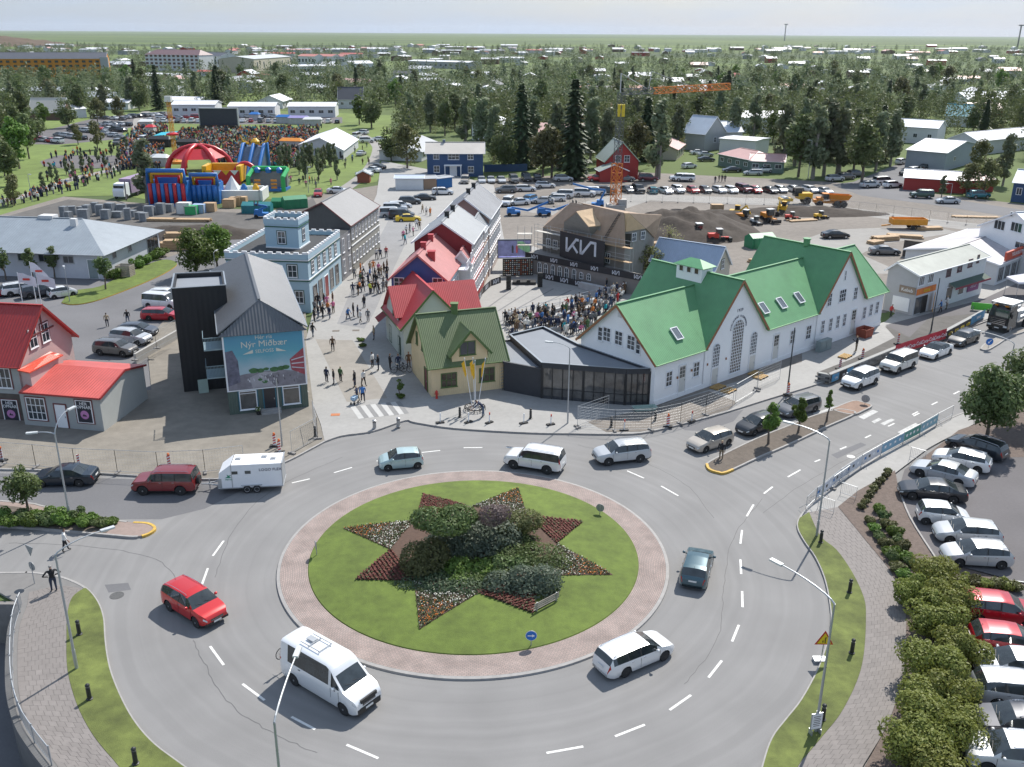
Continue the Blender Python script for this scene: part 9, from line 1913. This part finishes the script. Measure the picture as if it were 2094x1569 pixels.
wpx(H.root,a,b,(927.5,320),2.6,1.5,3,2);door(H.root,a,b,0,1.5,2.4,WHI,px=(927,352),z0=0);mb=MB();u=owl(a,b,927,345)[0];c=a.lerp(b,u/(b-a).length);mb.box(c+V3((0,-.9,2.75)),(4.2,1.9,.18));[mb.box(c+V3((s_*1.9,-1.7,1.35)),(.18,.18,2.7))for s_ in(-1,1)];mb.build('porch',WHI,H.root)
fn=MB();fn.beam(at(990,352)+V3((0,0,.9)),at(1078,350)+V3((0,0,.9)),.12,1.8);tag(centre(fn.build('board_fence',MATS['far_wall_blue'])),'dark blue board fence right of the blue house','fence')
H=hq('white container shed with pale blue roof left of the blue house',((809,389.5),(866,389.5),4.5),2.6,3.0,WW,rm_('pblue',(.42,.48,.56)),name='shed',cat='shed');H=hq('brown wooden shed between white and blue containers',((867,389),(893,388),4.5),2.5,2.8,wm_('wood',(.28,.19,.13)),RG,name='shed',cat='shed');H=hq('bright blue container with yellow plate',((894,388),(925,384),3),2.4,2.5,wm_('cont',(.02,.12,.32)),RG,name='container',cat='container')
H=hq('small rust-red garden shed by the gravel path',((731,374),(756,374),3),2.0,2.7,wm_('rust',(.25,.07,.04)),RG,name='shed',cat='shed',side='end')
H=hq('dark red house with green-edged front gable behind the crane',((1236,368),(1304,367),9),4.4,8.6,WR,rm_('greygreen',(.28,.32,.28)),side='end',tm=mat('pale_green_trim',(.35,.45,.33),.6));
for x in(1264,1282):wpx(H.root,H.a,H.b,(x,325),1.3,1.5,2,2)
H2=hq('low red front wing of the dark red house',((1226,373),(1283,372),4),2.6,4.0,WR,rm_('greygreen',None),side='end')
H=hq('light grey gabled house with pale blue cross roof',((1439,310),(1481,304),8),5.0,9.6,WG,rm_('pblue',None),side='end');[wpx(H.root,H.a,H.b,(x,y),1.2,1.5,2,2)for x,y in((1473,286),(1462,286))];H=hq('right wing of the light grey gabled house',((1481,303),(1516,302),8),4.8,7.6,WG,rm_('pblue',None))
H=hq('low white flat-roofed shop behind the green low building',((1470,312),(1543,318),10),4.0,4.2,WW,RW);H=hq('grey-green low building with faded red hipped roof',((1468,338),(1532,352),9),3.0,4.6,WGN,RP,win_=(4,1.7,1.5,1.0),hip0=3,hip1=3);H=hq('right wing of the grey-green low building',((1532,352),(1602,355),8),2.8,4.2,WGN,RP,win_=(3,1.6,1.6,1.0))
H=hq('pink-roofed house behind the light grey gable',((1420,290),(1450,290),8),3.5,6,WW,RR_,side='end')
H=hq('white-roofed house with blue-grey gable left of the road',((1930,350),(2000,330),10),4.5,6.4,wm_('bluegrey',(.30,.34,.38)),RW,side='end',win_=(2,2.5,1.4,1.0));H=hq('long pale house at the far right street',((1995,318),(2150,300),9),4,6,WW,RW)
H=hq('pale blue and white roofed house among the right trees',((1826,290),(1913,296),10),5,7,WW,rm_('pblue',None),win_=(3,2.4,1.2,1.2));H=hq('turquoise-roofed house among the right trees',((1930,258),(2018,262),10),4,8,WW,rm_('turq',(.07,.30,.36)),win_=(3,2.2,1.2,1.2));H=hq('white gabled long house at the far right',((1977,222),(2094,218),12),4,7,WW,RW)
H=hq('low house with tin roof and dark red wall by the right bushes',((1846,388),(1970,396),7),2.8,4.2,WR,RW);H=hq('second part of the low dark red walled house',((1955,394),(2030,392),8),2.6,3.8,WR,RP);H=hq('dark blue house with white door at the right photo edge',((2066,412),(2150,420),8),4,6.2,wm_('blue',None),rm_('pblue',None),win_=(3,2.2,1.0,1.4))
for i,(x0_,x1_,y_)in enumerate(((353,441,236),(468,563,240),(590,686,240))):H=hq(['left','middle','right'][i]+' one of three long white sheds behind the festival field',((x0_,y_),(x1_,y_),13),4.2,5.4,WW,RW,win_=(5,2.2,2.0,1.2),group='long white sheds behind the festival field')
H=hq('long orange-banded school building with dark roof at the upper left',((-60,160),(222,158),26),13,17,wm_('orange',(.55,.22,.02)),RD_);mb=MB();a,b=H.a,H.b;r_o=H.root
for z_ in(4.5,8.0,11.0):
 for i in range(20):c=a.lerp(b,(i+.5)/20);MB().box(c+V3((0,-.1,z_)),((b-a).length/20-.9,.2,1.5)).build('window',GLA,r_o)
mb.box(a.lerp(b,.985)+V3((0,-.4,7)),(6,1,14));mb.build('stair_block',WG,r_o)
H=hq('long dark-roofed apartment block with white balconies',((300,144),(410,146),22),13,17,WW,rm_('brownred',(.14,.08,.085)),hip0=5,hip1=5)
for z_ in(3,6,9,12):
 for i in range(12):c=H.a.lerp(H.b,(i+.5)/12);MB().box(c+V3((0,-.1,z_)),(3,.2,1.6)).build('window',wm_('brown',None),H.root)
H=hq('white right wing of the apartment block',((400,140),(452,142),20),11,14,WW,RD_,win_=(8,6,2.4,4));H=hq('cream three-storey block with white metal roof',((521,150),(596,142),30),11,13,WC,rm_('tin',(.45,.47,.48)),win_=(6,6,2.2,5))
for i,(x0_,x1_)in enumerate(((610,644),(648,680),(684,704))):H=hq(['left','middle','right'][i]+' white block with pinkish roof beyond the park',((x0_,134),(x1_,135),14),9,11,WW,rm_('salmon',(.45,.18,.15)),win_=(5,5,2.5,3))
H=hq('very long white low building beyond the park',((598,152),(700,150),20),6,7,WW,RW,win_=(14,3,2.5,1.8));H=hq('long white low building in the middle distance',((720,148),(765,147),15),7,9,WW,RW,win_=(8,3,2.5,2));H=hq('pale long school building left of centre',((835,138),(960,142),20),6,7,WG,RW,win_=(12,3,2.5,1.8))
H=hq('A-shaped timber house among the left trees',((62,246),(132,246),9),3,8,WB,rm_('beige',None));H=hq('white house behind the A-shaped timber house',((128,244),(178,240),9),3.4,5,WW,RW);H=hq('dark steep-roofed house left of the bright trees',((692,222),(742,222),10),4,9,WW,RD_,win_=(3,2.2,1.2,1.2));H=hq('brown wooden house with grey roof behind the park',((455,182),(505,178),12),4,6,WB,RG);H=hq('grey-roofed neighbour of the brown wooden house',((500,173),(532,170),12),3.6,5,WB,RG)
H=hq('orange-red walled house with blue-grey roof seen between the tall trees',((1180,263),(1212,262),8),4.6,6.4,wm_('brick',(.30,.11,.06)),rm_('pblue',None))
# ---- far houses and trees of the town
ZONES=[(-60,225,820,452),(800,345,2200,640),(1400,296,1620,350),(1820,285,2100,350),(860,280,1000,400)]
def clear(x,y):return not any(a<=x<=c and b<=y<=d for a,b,c,d in ZONES)
rh_=random.Random(5);HP=[]
LMK=[(at(*p),r)for p,r in(((80,160),90),((350,146),60),((558,148),45),((650,145),60),((740,148),40),((900,140),60),((400,238),45),((515,240),45),((640,240),45),((716,222),14),((480,178),26),((1950,255),26),((2040,222),30),((1270,368),12),((97,246),16),((152,242),14),((1196,262),10))]
def free(P,m=0):return all((P-q).length>r+m for q,r in LMK)
WM_,RM_=[WW,WW,WG,WC,WW,WB,WR],[RW,RW,RW,RG,RW,RP,RW,RR_,RD_,RW]
n_h=0;tries=0
while n_h<295 and tries<9000:
 tries+=1;y=104+225*rh_.random()**1.9 if tries%5 else rh_.uniform(96,112);x=rh_.uniform(-60,2160)
 if not clear(x,y)or(y>215 and x>760 and rh_.random()<.7):continue
 P=at(x,y);d=P.length
 if not free(P,8)or any((P-q).length<19+d*.006 for q in HP):continue
 HP.append(P);n_h+=1;big=y<128 and rh_.random()<.4;L2=rh_.uniform(12,20)*(2.2 if big else 1);W2=rh_.uniform(8.5,12)*(1.4 if big else 1);he=rh_.choice((2.7,3,3.3,5.4))if not big else 5;hr_=he+rh_.uniform(.9,2.4);rz=rh_.choice((-.1,.05,1.5,1.35))+rh_.uniform(-.1,.1)
 c,s_=cos(rz),sin(rz);T=lambda u,v:P+V3((u*c-v*s_,u*s_+v*c,0));wi,ri=rh_.randrange(7),rh_.randrange(10)
 col=['white','white','grey','cream','white','brown','red'][wi];rc=['white','white','white','grey','white','pink','white','red','dark','white'][ri]
 band='at the far edge of town' if y<118 else 'in the distant tree belt' if y<150 else 'among the town trees' if y<200 else 'between the nearer tall trees'
 r=thing('house','%s-walled %s house with %s roof %s'%(col,'long' if big else 'low' if he<5 else 'two-storey',rc,band),'house',P,rz,'houses of the town '+band)
 h2,w2=L2/2,W2/2;mb=MB()
 q=[(-h2,-w2),(h2,-w2),(h2,w2),(-h2,w2)];mb.poly([(*q[0],0),(*q[1],0),(*q[1],he),(*q[0],he)]);mb.poly([(*q[2],0),(*q[3],0),(*q[3],he),(*q[2],he)]);mb.poly([(*q[1],0),(*q[2],0),(*q[2],he),(h2,0,hr_-.1),(*q[1],he)]);mb.poly([(*q[3],0),(*q[0],0),(*q[0],he),(-h2,0,hr_-.1),(*q[3],he)]);mb.build('wall',WM_[wi],r,lc=1)
 mb=MB();e=.5
 for s2 in(-1,1):slope(mb,[(-h2-e,s2*(w2+e),he-.2),(h2+e,s2*(w2+e),he-.2),(h2+e,0,hr_),(-h2-e,0,hr_)],.15)
 mb.build('roof',RM_[ri],r,lc=1)
 if y>125:
  n3=4 if L2<20 else 8
  for k in range(n3):mb=MB();[mb.box((-h2+L2*(k+.5)/n3,s2*w2,1.6),(1.5,.1,1.1))for s2 in(-1,1)];mb.build('window',GLA,r,lc=1)
TP=[]
for i,(f,a)in enumerate(((broad_tree,dict(h=12,w=6.5,leafm=M_LF_POP,n=1700,size=.5,kind='poplar',nb=34,trunk_h=.10,seed=1,bark=M_BARKP)),(broad_tree,dict(h=12,w=7.5,leafm=M_LF_BIRCH,n=1600,size=.55,nb=30,seed=2)),(broad_tree,dict(h=12,w=5.5,leafm=M_LF_POP,trunk_h=.1,n=1400,size=.5,kind='poplar',nb=30,seed=3,stems=2,bark=M_BARKP)),(broad_tree,dict(h=12,w=9,leafm=M_LF_BIRCH,n=1800,size=.55,nb=34,seed=4,trunk_h=.12)),(broad_tree,dict(h=12,w=8.5,leafm=LFO,n=1600,size=.55,nb=30,seed=5,trunk_h=.15)),(broad_tree,dict(h=12,w=7,leafm=LFB,n=1500,size=.55,nb=28,seed=6,trunk_h=.15)))):
 t=f('tree',**a);t['category']='tree';t.location=(0,-500,0);TP.append(Proto(t))
SPR=[]
for sd_ in(7,8):t=spruce('spruce',12,5.4,sd_,1500);t['category']='tree';SPR.append(Proto(t))
KN=['tall grey-green poplar','dark green birch','slender silvery poplar','broad dark green tree','olive green bushy tree','bright green tree']
HT=HP[:];NT=[0];TPOS=[]
def put_tree(x,y,kind,h,lab):
 P=at(x,y);rz=RU(0,6.28);s_=h/12;pr=SPR[kind-6]if kind>5 else TP[kind];nm='dark spruce' if kind>5 else KN[kind]
 o=pr.place(P,rz,'%s %s'%(nm,lab),'town trees '+lab,None,(s_*RU(.88,1.12),s_*RU(.88,1.12),s_));TPOS.append(P);NT[0]+=1
rt=random.Random(9)
for x,y,k,h,lb in((1066,345,6,21,'behind the parked cars right of the blue house, tallest spruce of the group'),(1172,366,7,23,'standing alone before the crane, foot among parked cars'),(833,345,4,11,'left of the blue house, round one'),(800,330,3,9,'left of the blue house, smaller one'),(1030,350,3,12,'directly right of the blue house'),(1110,362,4,11,'with its foot at the parked cars, left one'),(1128,364,4,12,'with its foot at the parked cars, right one'),(952,300,2,15,'above the beige roof'),(985,318,0,16,'right above the blue house gable'),(1010,330,0,15,'between blue house and tallest spruce'),(1090,340,2,18,'just right of the tallest spruce'),(910,278,1,12,'above the blue house ridge'),(1140,345,0,17,'left of the lone spruce'),(1240,340,0,15,'left of the crane mast'),(1207,330,0,17,'behind the lone spruce'),(1345,366,2,19,'right of the dark red house'),(1300,345,4,12,'behind the dark red house'),(1320,330,7,17,'behind the dark red house, dark one'),(1385,310,0,14,'left of the light grey gabled house'),(1600,345,0,17,'right of the grey-green building'),(1632,362,1,15,'on the green before the side street, left'),(1660,366,2,18,'on the green before the side street, middle'),(1684,360,0,19,'on the green before the side street, right'),(1712,362,2,17,'above the front row of parked cars'),(1745,352,3,14,'at the corner of the side street'),(1762,372,1,14,'at the corner beside the white van'),(1790,350,0,15,'left side of the far side street'),(1820,340,0,15,'left side of the far side street, upper'),(1580,292,5,10,'round one behind the grey-green building'),(1640,300,2,15,'in the poplar row, left'),(1975,400,4,7,'before the dark red walled house, left'),(2010,402,4,8,'before the dark red walled house, middle'),(2050,380,0,12,'at the right photo edge above the dark blue house'),(1925,405,2,5,'pale one before the tin roof'),(2000,350,4,8,'right of the white-roofed house'),(40,345,5,13,'at the left photo edge by the park'),(20,380,1,10,'at the left photo edge beside the path'),(5,320,3,13,'cut by the left photo edge'),(303,415,2,13,'narrow one beside the striped slide'),(38,300,1,12,'left above the park lawn'),(75,290,3,10,'round one above the park lawn'),(200,306,4,8,'bushy one before the left parked cars'),(160,296,4,6,'low one before the left parked cars'),(90,262,5,9,'bright round one by the A-shaped house'),(325,225,7,19,'tallest dark one behind the drop tower'),(447,215,7,18,'dark one above the long white sheds'),(760,262,3,13,'left of the middle grove'),(735,255,5,11,'bright one right of the white sheds'),(30,420,4,6,'bushy one at the left edge of the box units'),(10,360,4,8,'dark bushy one at the left edge'),(200,252,4,9,'beside the lamp left of the park path'),(245,248,4,9,'above the left parked cars'),(60,325,1,12,'right of the park edge trees'),(-10,290,0,15,'cut by the left edge above the park'),(18,270,3,13,'at the upper left edge, first'),(50,262,1,13,'at the upper left edge, second'),(110,240,0,14,'behind the bright round one'),(140,262,3,10,'before the A-shaped house'),(165,240,1,13,'right of the A-shaped house'),(215,238,0,13,'left of the tallest dark one'),(285,226,3,12,'beside the top of the park path'),(30,238,2,14,'far upper left, slim'),(-20,340,3,12,'low at the left edge'),(270,222,0,14,'behind the top of the park path'),(1500,300,0,15,'behind the low white shop'),(1540,296,2,16,'right behind the low white shop'),(1420,280,1,14,'behind the pink-roofed house'),(1470,270,0,15,'behind the light grey gabled house'),(880,270,0,14,'behind the blue house, left'),(930,268,1,13,'behind the blue house, middle'),(965,275,3,12,'behind the blue house, right')):put_tree(x,y,k,h,lb)
for i in range(26):x=560+rt.uniform(0,130);y=352+rt.uniform(-14,16);P=at(x,y);o=TP[2].place(P,rt.uniform(0,6),'young slim poplar in the planted grove right of the green obstacle run','young poplar grove',None,(.38,.38,.5));NT[0]+=1
for i in range(12):x=88+i*16+rt.uniform(-4,4);o=TP[2].place(at(x,392-i*6.2-(i%2)*16),rt.uniform(0,6),'small staked tree along the park path','small trees along the park path',None,(.34,.34,.36));NT[0]+=1
tries=0
while NT[0]<300 and tries<20000:
 tries+=1;x=rt.uniform(-40,2140);y=352-190*rt.random()**.75
 if x<800 and y>228 and not(x<90 and y<300):continue
 if(y>345 and x>800)or not clear(x,y):continue
 if 855<x<1000 and y>272:continue
 P=at(x,y)
 if not free(P,-2)or any((P-q).length<11 for q in HP)or any((P-q).length<4.2+P.length*.004 for q in TPOS):continue
 k=rt.choice((0,0,2,0,1,3,4,5,2,1,3))if rt.random()<.86 else rt.choice((6,7));h=rt.uniform(8,15)*(1.15 if k>5 else 1)
 put_tree(x,y,k,h,'in the %s %s'%('left' if x<500 else 'middle' if x<1300 else 'right','nearer tree belt' if y>240 else 'tree belt behind the nearer one' if y>190 else 'distant tree belt'))
def forest(name,n,y0_,y1_,pw,m,hh,con=.3,seed=3,blobs=58):
 g=np.random.default_rng(seed);C=[]
 while len(C)<n:
  x=g.uniform(-200,2300);y=y0_+(y1_-y0_)*g.random()**pw;w_=sin(x*.013+y*.11)+sin(x*.041-y*.3)
  if g.random()>.62+.25*w_ or(y>225 and not clear(x,y))or(x<800 and y>228):continue
  P=at(x,y)
  if not free(P,-6):continue
  if any(abs(P.x-q.x)<10 and-4<q.y-P.y+2<24 for q in HP if abs(P.y-q.y)<12):continue
  C.append((P.x,P.y,g.uniform(*hh)))
 C=np.array(C);N=len(C);h=C[:,2];t=g.random((N,blobs));ang=g.random((N,blobs))*6.283;env=np.where(con>.5,(1-t)**.9*.26+.02,np.sin(np.pi*np.clip(.1+.85*t,0,1))**.6*.30);q=np.sqrt(g.random((N,blobs)))*env*h[:,None]
 ctr=np.stack([C[:,0:1]+q*np.cos(ang),C[:,1:2]+q*np.sin(ang),h[:,None]*(.10+.88*t)],-1).reshape(-1,3);S=np.repeat(h,blobs)*(.085 if con<.5 else .06)*(60/blobs)**.42
 K=len(ctr);V=np.empty((K,3,3));d=g.normal(size=(K,3,3));d/=np.linalg.norm(d,axis=2,keepdims=True);V=ctr[:,None,:]+d*S[:,None,None]
 me=bpy.data.meshes.new(name);me.vertices.add(K*3);me.vertices.foreach_set('co',V.ravel());me.loops.add(K*3);me.loops.foreach_set('vertex_index',np.arange(K*3));me.polygons.add(K);me.polygons.foreach_set('loop_start',np.arange(K)*3);me.update();me.validate();me.materials.append(m)
 o=bpy.data.objects.new(name,me);COL.objects.link(o);o['kind']='stuff'
forest('distant_wood',2900,101,262,1.5,M_LF_POP,(7,12.5),0,3,110);forest('distant_wood',1600,101,262,1.4,M_LF_BIRCH,(6,12),0,4,110);forest('distant_spruce_wood',900,100,250,1.5,M_LF_SPR,(8,15),1,5,110);forest('tall_wood',330,240,335,1,M_LF_BIRCH,(9,14),0,7,420);forest('undergrowth',1300,150,345,.8,LFO,(2.5,5),0,6,70)
heap('brown_hill',(-80,93),520,260,22,mat('heath',(.10,.07,.045),.95,var=.2,scale=.02,det=6),'','',seed=8,kind='structure')
for px,tp,lb in(((1604,79),(1604,50),'thin radio mast on the horizon right of centre'),((2080,100),(2084,52),'dark lattice mast with antennas at the far right horizon')):
 P=at(*px)if px[1]>90 else at(1604,84);h=hga(P,*tp);r=thing('radio_mast',lb,'mast',P);mb=MB();lattice(mb,(0,0,0),(0,0,h),h*.04,h*.06,h*.006);mb.build('lattice',M_CRG,r,lc=1);MB().box((0,0,h),(h*.22,h*.06,h*.05)).build('antenna',M_CRG,r,lc=1)
# ---- people of the square, the audience and the festival
CL=['black','navy','grey','black','white','black','green','blue','black','navy','beige','navy','brown','grey','white','black','grey','brown','red','teal','black','navy','pink','white','orange']
def crowd(pts,where,group,poses=('stand','walk','stride','stand','phone'),z=.13,face=None,cols=None):
 for i,p in enumerate(pts):
  c=p[2]if len(p)>2 else RND.choice(cols or CL);po=RND.choice(poses);x=p[0]
  person((x,p[1]),RU(0,6.28)if face is None else face+RU(-.5,.5),po,c,'person in %s %s %s'%(c,{'stand':'standing','walk':'walking','stride':'striding','phone':'with a raised forearm','hips':'with hands on hips','sit':'seated','bend':'bending'}[po],where),z,group=group,coat=RND.random()<.3,sc=.88+.0*i if z<0 else 1)
ST='people walking in the shopping street'
crowd([(668.5,782,'navy'),(683,786,'black'),(697,781,'green'),(726,792,'black'),(743.5,789,'white')],'on the sandy inset of the street mouth',ST,('stand','walk'))
crowd([(681,718,'brown'),(765,695,'beige'),(762,752,'white'),(774,758,'black'),(798,756,'black'),(815,757,'navy'),(836,752,'brown'),(640,690,'black')],'by the corner of the pale red-roofed house',ST)
for px,f,lb in(((816,762),.3,'bicycle leaning by the wall of the pale house'),((828,760),-.4,'second bicycle by the wall of the pale house')):BIKE.place(at(*px,.13),f,lb)
sk=thing('pram','pale pram pushed towards the zebra crossing','pram',at(725,826,.13),1.2);MB().box((0,0,.6),(.7,.4,.3)).build('basket',mat('pram_blue',(.3,.42,.55),.7),sk,lc=1);mb=MB();mb.tube([(-.35,0,.7),(-.6,0,1.0)],.02,4);mb.box((0,0,.35),(.5,.3,.04));mb.build('frame',STL,sk,lc=1);[(mb:=MB(),mb.lathe((x,y,.12),[(.12,-.02),(.12,.02)],8,axis='Y'),mb.build('wheel',M_RUB,sk,lc=1))for x in(-.3,.3)for y in(-.2,.2)]
crowd([(731,822,'navy'),(742.5,822,'blue')],'pushing the pram towards the zebra crossing',ST,('walk',))
crowd([(645+i%5*9+RU(-3,3),628+(i//5)*14+RU(-5,5))for i in range(14)],'in front of the castle-like shop',ST)
crowd([(712,655,'blue'),(723,648,'black'),(732,650,'navy'),(737,660,'white'),(745,630,'black'),(753,658,'grey'),(757,602,'yellow'),(768,598,'black'),(774,602,'black'),(722,604,'navy'),(733,604,'black'),(725,570,'grey')],'in the middle of the street',ST)
crowd([(735+i%7*9.5+RU(-4,4),558+(i//7)*13+RU(-5,5))for i in range(28)],'in the dense group of the street',ST)
crowd([(770,530),(778,530),(790,526),(825,490),(831,480),(838,476),(845,483),(829,500),(864,436),(872,440),(880,442),(886,398),(894,400),(900,398),(858,470),(852,466)],'at the far end of the street',ST)
AU='people in the audience on the square';rc_=random.Random(4);n_=0;AP=[]
def inpoly(x,y,P_):
 r=False
 for i in range(len(P_)):
  (a,b),(c,d)=P_[i],P_[i-1]
  if(b>y)!=(d>y)and x<(c-a)*(y-b)/(d-b)+a:r=not r
 return r
POL=[(1030,658),(1100,645),(1180,625),(1285,594),(1275,612),(1262,624),(1190,690),(1162,690),(1112,674),(1045,690)]
while n_<135:
 x,y=rc_.uniform(1030,1285),rc_.uniform(594,690)
 if not inpoly(x,y,POL)or any(abs(x-a)+2*abs(y-b)<6.5 for a,b in AP):continue
 AP.append((x,y));n_+=1
for i,(x,y)in enumerate(AP):crowd([(x,y)],'in the %s of the audience'%('left part' if x<1110 else 'middle' if x<1200 else 'right part'),AU,('sit','stand','stand','phone'),face=2.2)
bn=thing('bench_rows','rows of long pale bench steps under the audience','bench',at(1160,650,.13))
for k in range(4):a,b=at(1035+k*22,665+k*6,.13),at(1262-k*18,604+k*20,.13);MB().beam(a+V3((0,0,.22)),b+V3((0,0,.22)),.5,.42).build('bench',mat('bench_stone',(.36,.36,.36),.8),bn)
hr_=thing('railing','white steel railing along the front of the audience','railing',at(1160,628,.13));a,b=at(1028,655,.13),at(1290,590,.13)
for z in(1.0,.5):MB().tube([a+V3((0,0,z)),b+V3((0,0,z))],.03,5).build('rail',STL,hr_)
for k in range(13):p=a.lerp(b,k/12);MB().tube([p,p+V3((0,0,1.0))],.03,5).build('post',STL,hr_)
crowd([(1240,594,'black'),(1247,588,'white')],'standing tall at the right end of the arcade',AU,('stand',))
FW='people on the park paths'
crowd([(rc_.uniform(0,60),rc_.uniform(408,425))for _ in range(7)],'at the left end of the park path',FW,z=0)
crowd([(70+i*8.5+rc_.uniform(-5,5),396-i*2.4+rc_.uniform(-7,7))for i in range(24)],'along the park path',FW,z=0)
crowd([(1573,352),(1581,352),(1470,372,'black'),(1476,372,'black'),(1482,373,'black'),(220,668,'beige'),(262,662,'black'),(1462,375,'black')],'standing away from the crowds','scattered people',z=.04)
crowd([(rc_.uniform(575,700),rc_.uniform(366,386))for _ in range(12)]+[(rc_.uniform(690,760),rc_.uniform(300,345))for _ in range(14)],'on the grass right of the inflatables',FW,z=0)
g=np.random.default_rng(2);PT=[]
ZP=[([(372,268),(660,262),(640,290),(600,318),(575,345),(460,338),(390,318),(350,300)],2100),([(245,300),(290,250),(345,262),(330,345),(245,350)],700),([(590,318),(640,322),(620,345),(580,345)],90),([(90,318),(250,300),(250,352),(90,372)],60),([(0,425),(60,400),(240,350),(250,360),(60,418)],60)]
for pol,n_ in ZP:
 k=0;xs,ys=[p[0]for p in pol],[p[1]for p in pol]
 while k<n_:
  x,y=g.uniform(min(xs),max(xs)),g.uniform(min(ys),max(ys))
  if inpoly(x,y,pol):PT.append(at(x,y));k+=1
VV,FF,MM=[],[],[]
def bx8(c,d):return[(c[0]+i*d[0],c[1]+j*d[1],c[2]+k*d[2])for k in(-1,1)for j in(-1,1)for i in(-1,1)]
B6=[(0,2,3,1),(4,5,7,6),(0,1,5,4),(2,6,7,3),(0,4,6,2),(1,3,7,5)]
CM=[mat('crowd_'+k,v,.85)for k,v in CLO.items()];IDX=[list(CLO).index(c)for c in CL]
for P in PT:
 h=g.uniform(.88,1.05);w_=g.uniform(.9,1.1);sh=IDX[g.integers(len(IDX))]
 for c,d,m in(((P.x-.08,P.y,.42*h),(.07,.09,.42*h),g.choice([0,1,0,2])),((P.x+.09,P.y+g.uniform(-.1,.1),.42*h),(.07,.09,.42*h),-1),((P.x,P.y,1.13*h),(.21*w_,.13,.30*h),sh),((P.x-.25,P.y-.03,1.1*h),(.045,.06,.28*h),sh),((P.x+.25,P.y-.03,1.1*h),(.045,.06,.28*h),sh),((P.x,P.y,1.58*h),(.08,.09,.12),g.choice([13,0,10]))):
  if m==-1:m=MM[-1]
  o=len(VV);VV+=bx8(c,d);FF+=[[q+o for q in f]for f in B6];MM+=[int(m)]*6
mb=MB();mb.v,mb.f,mb.m=VV,FF,MM;mb.build('festival_crowd',CM,kind='stuff')
mb=MB();mb.box((0,0,98),(61000,61000,204));hz_o=mb.build('haze',[],kind='stuff');hm_=bpy.data.materials.new('haze_air');hm_.use_nodes=True;t=hm_.node_tree;t.nodes.remove(t.nodes['Principled BSDF']);pv_=t.nodes.new('ShaderNodeVolumePrincipled');iv(pv_,'Color',(.80,.88,1,1));iv(pv_,'Density',2.2e-5);iv(pv_,'Anisotropy',.2);t.links.new(pv_.outputs[0],t.nodes['Material Output'].inputs['Volume']);hz_o.data.materials.append(hm_)
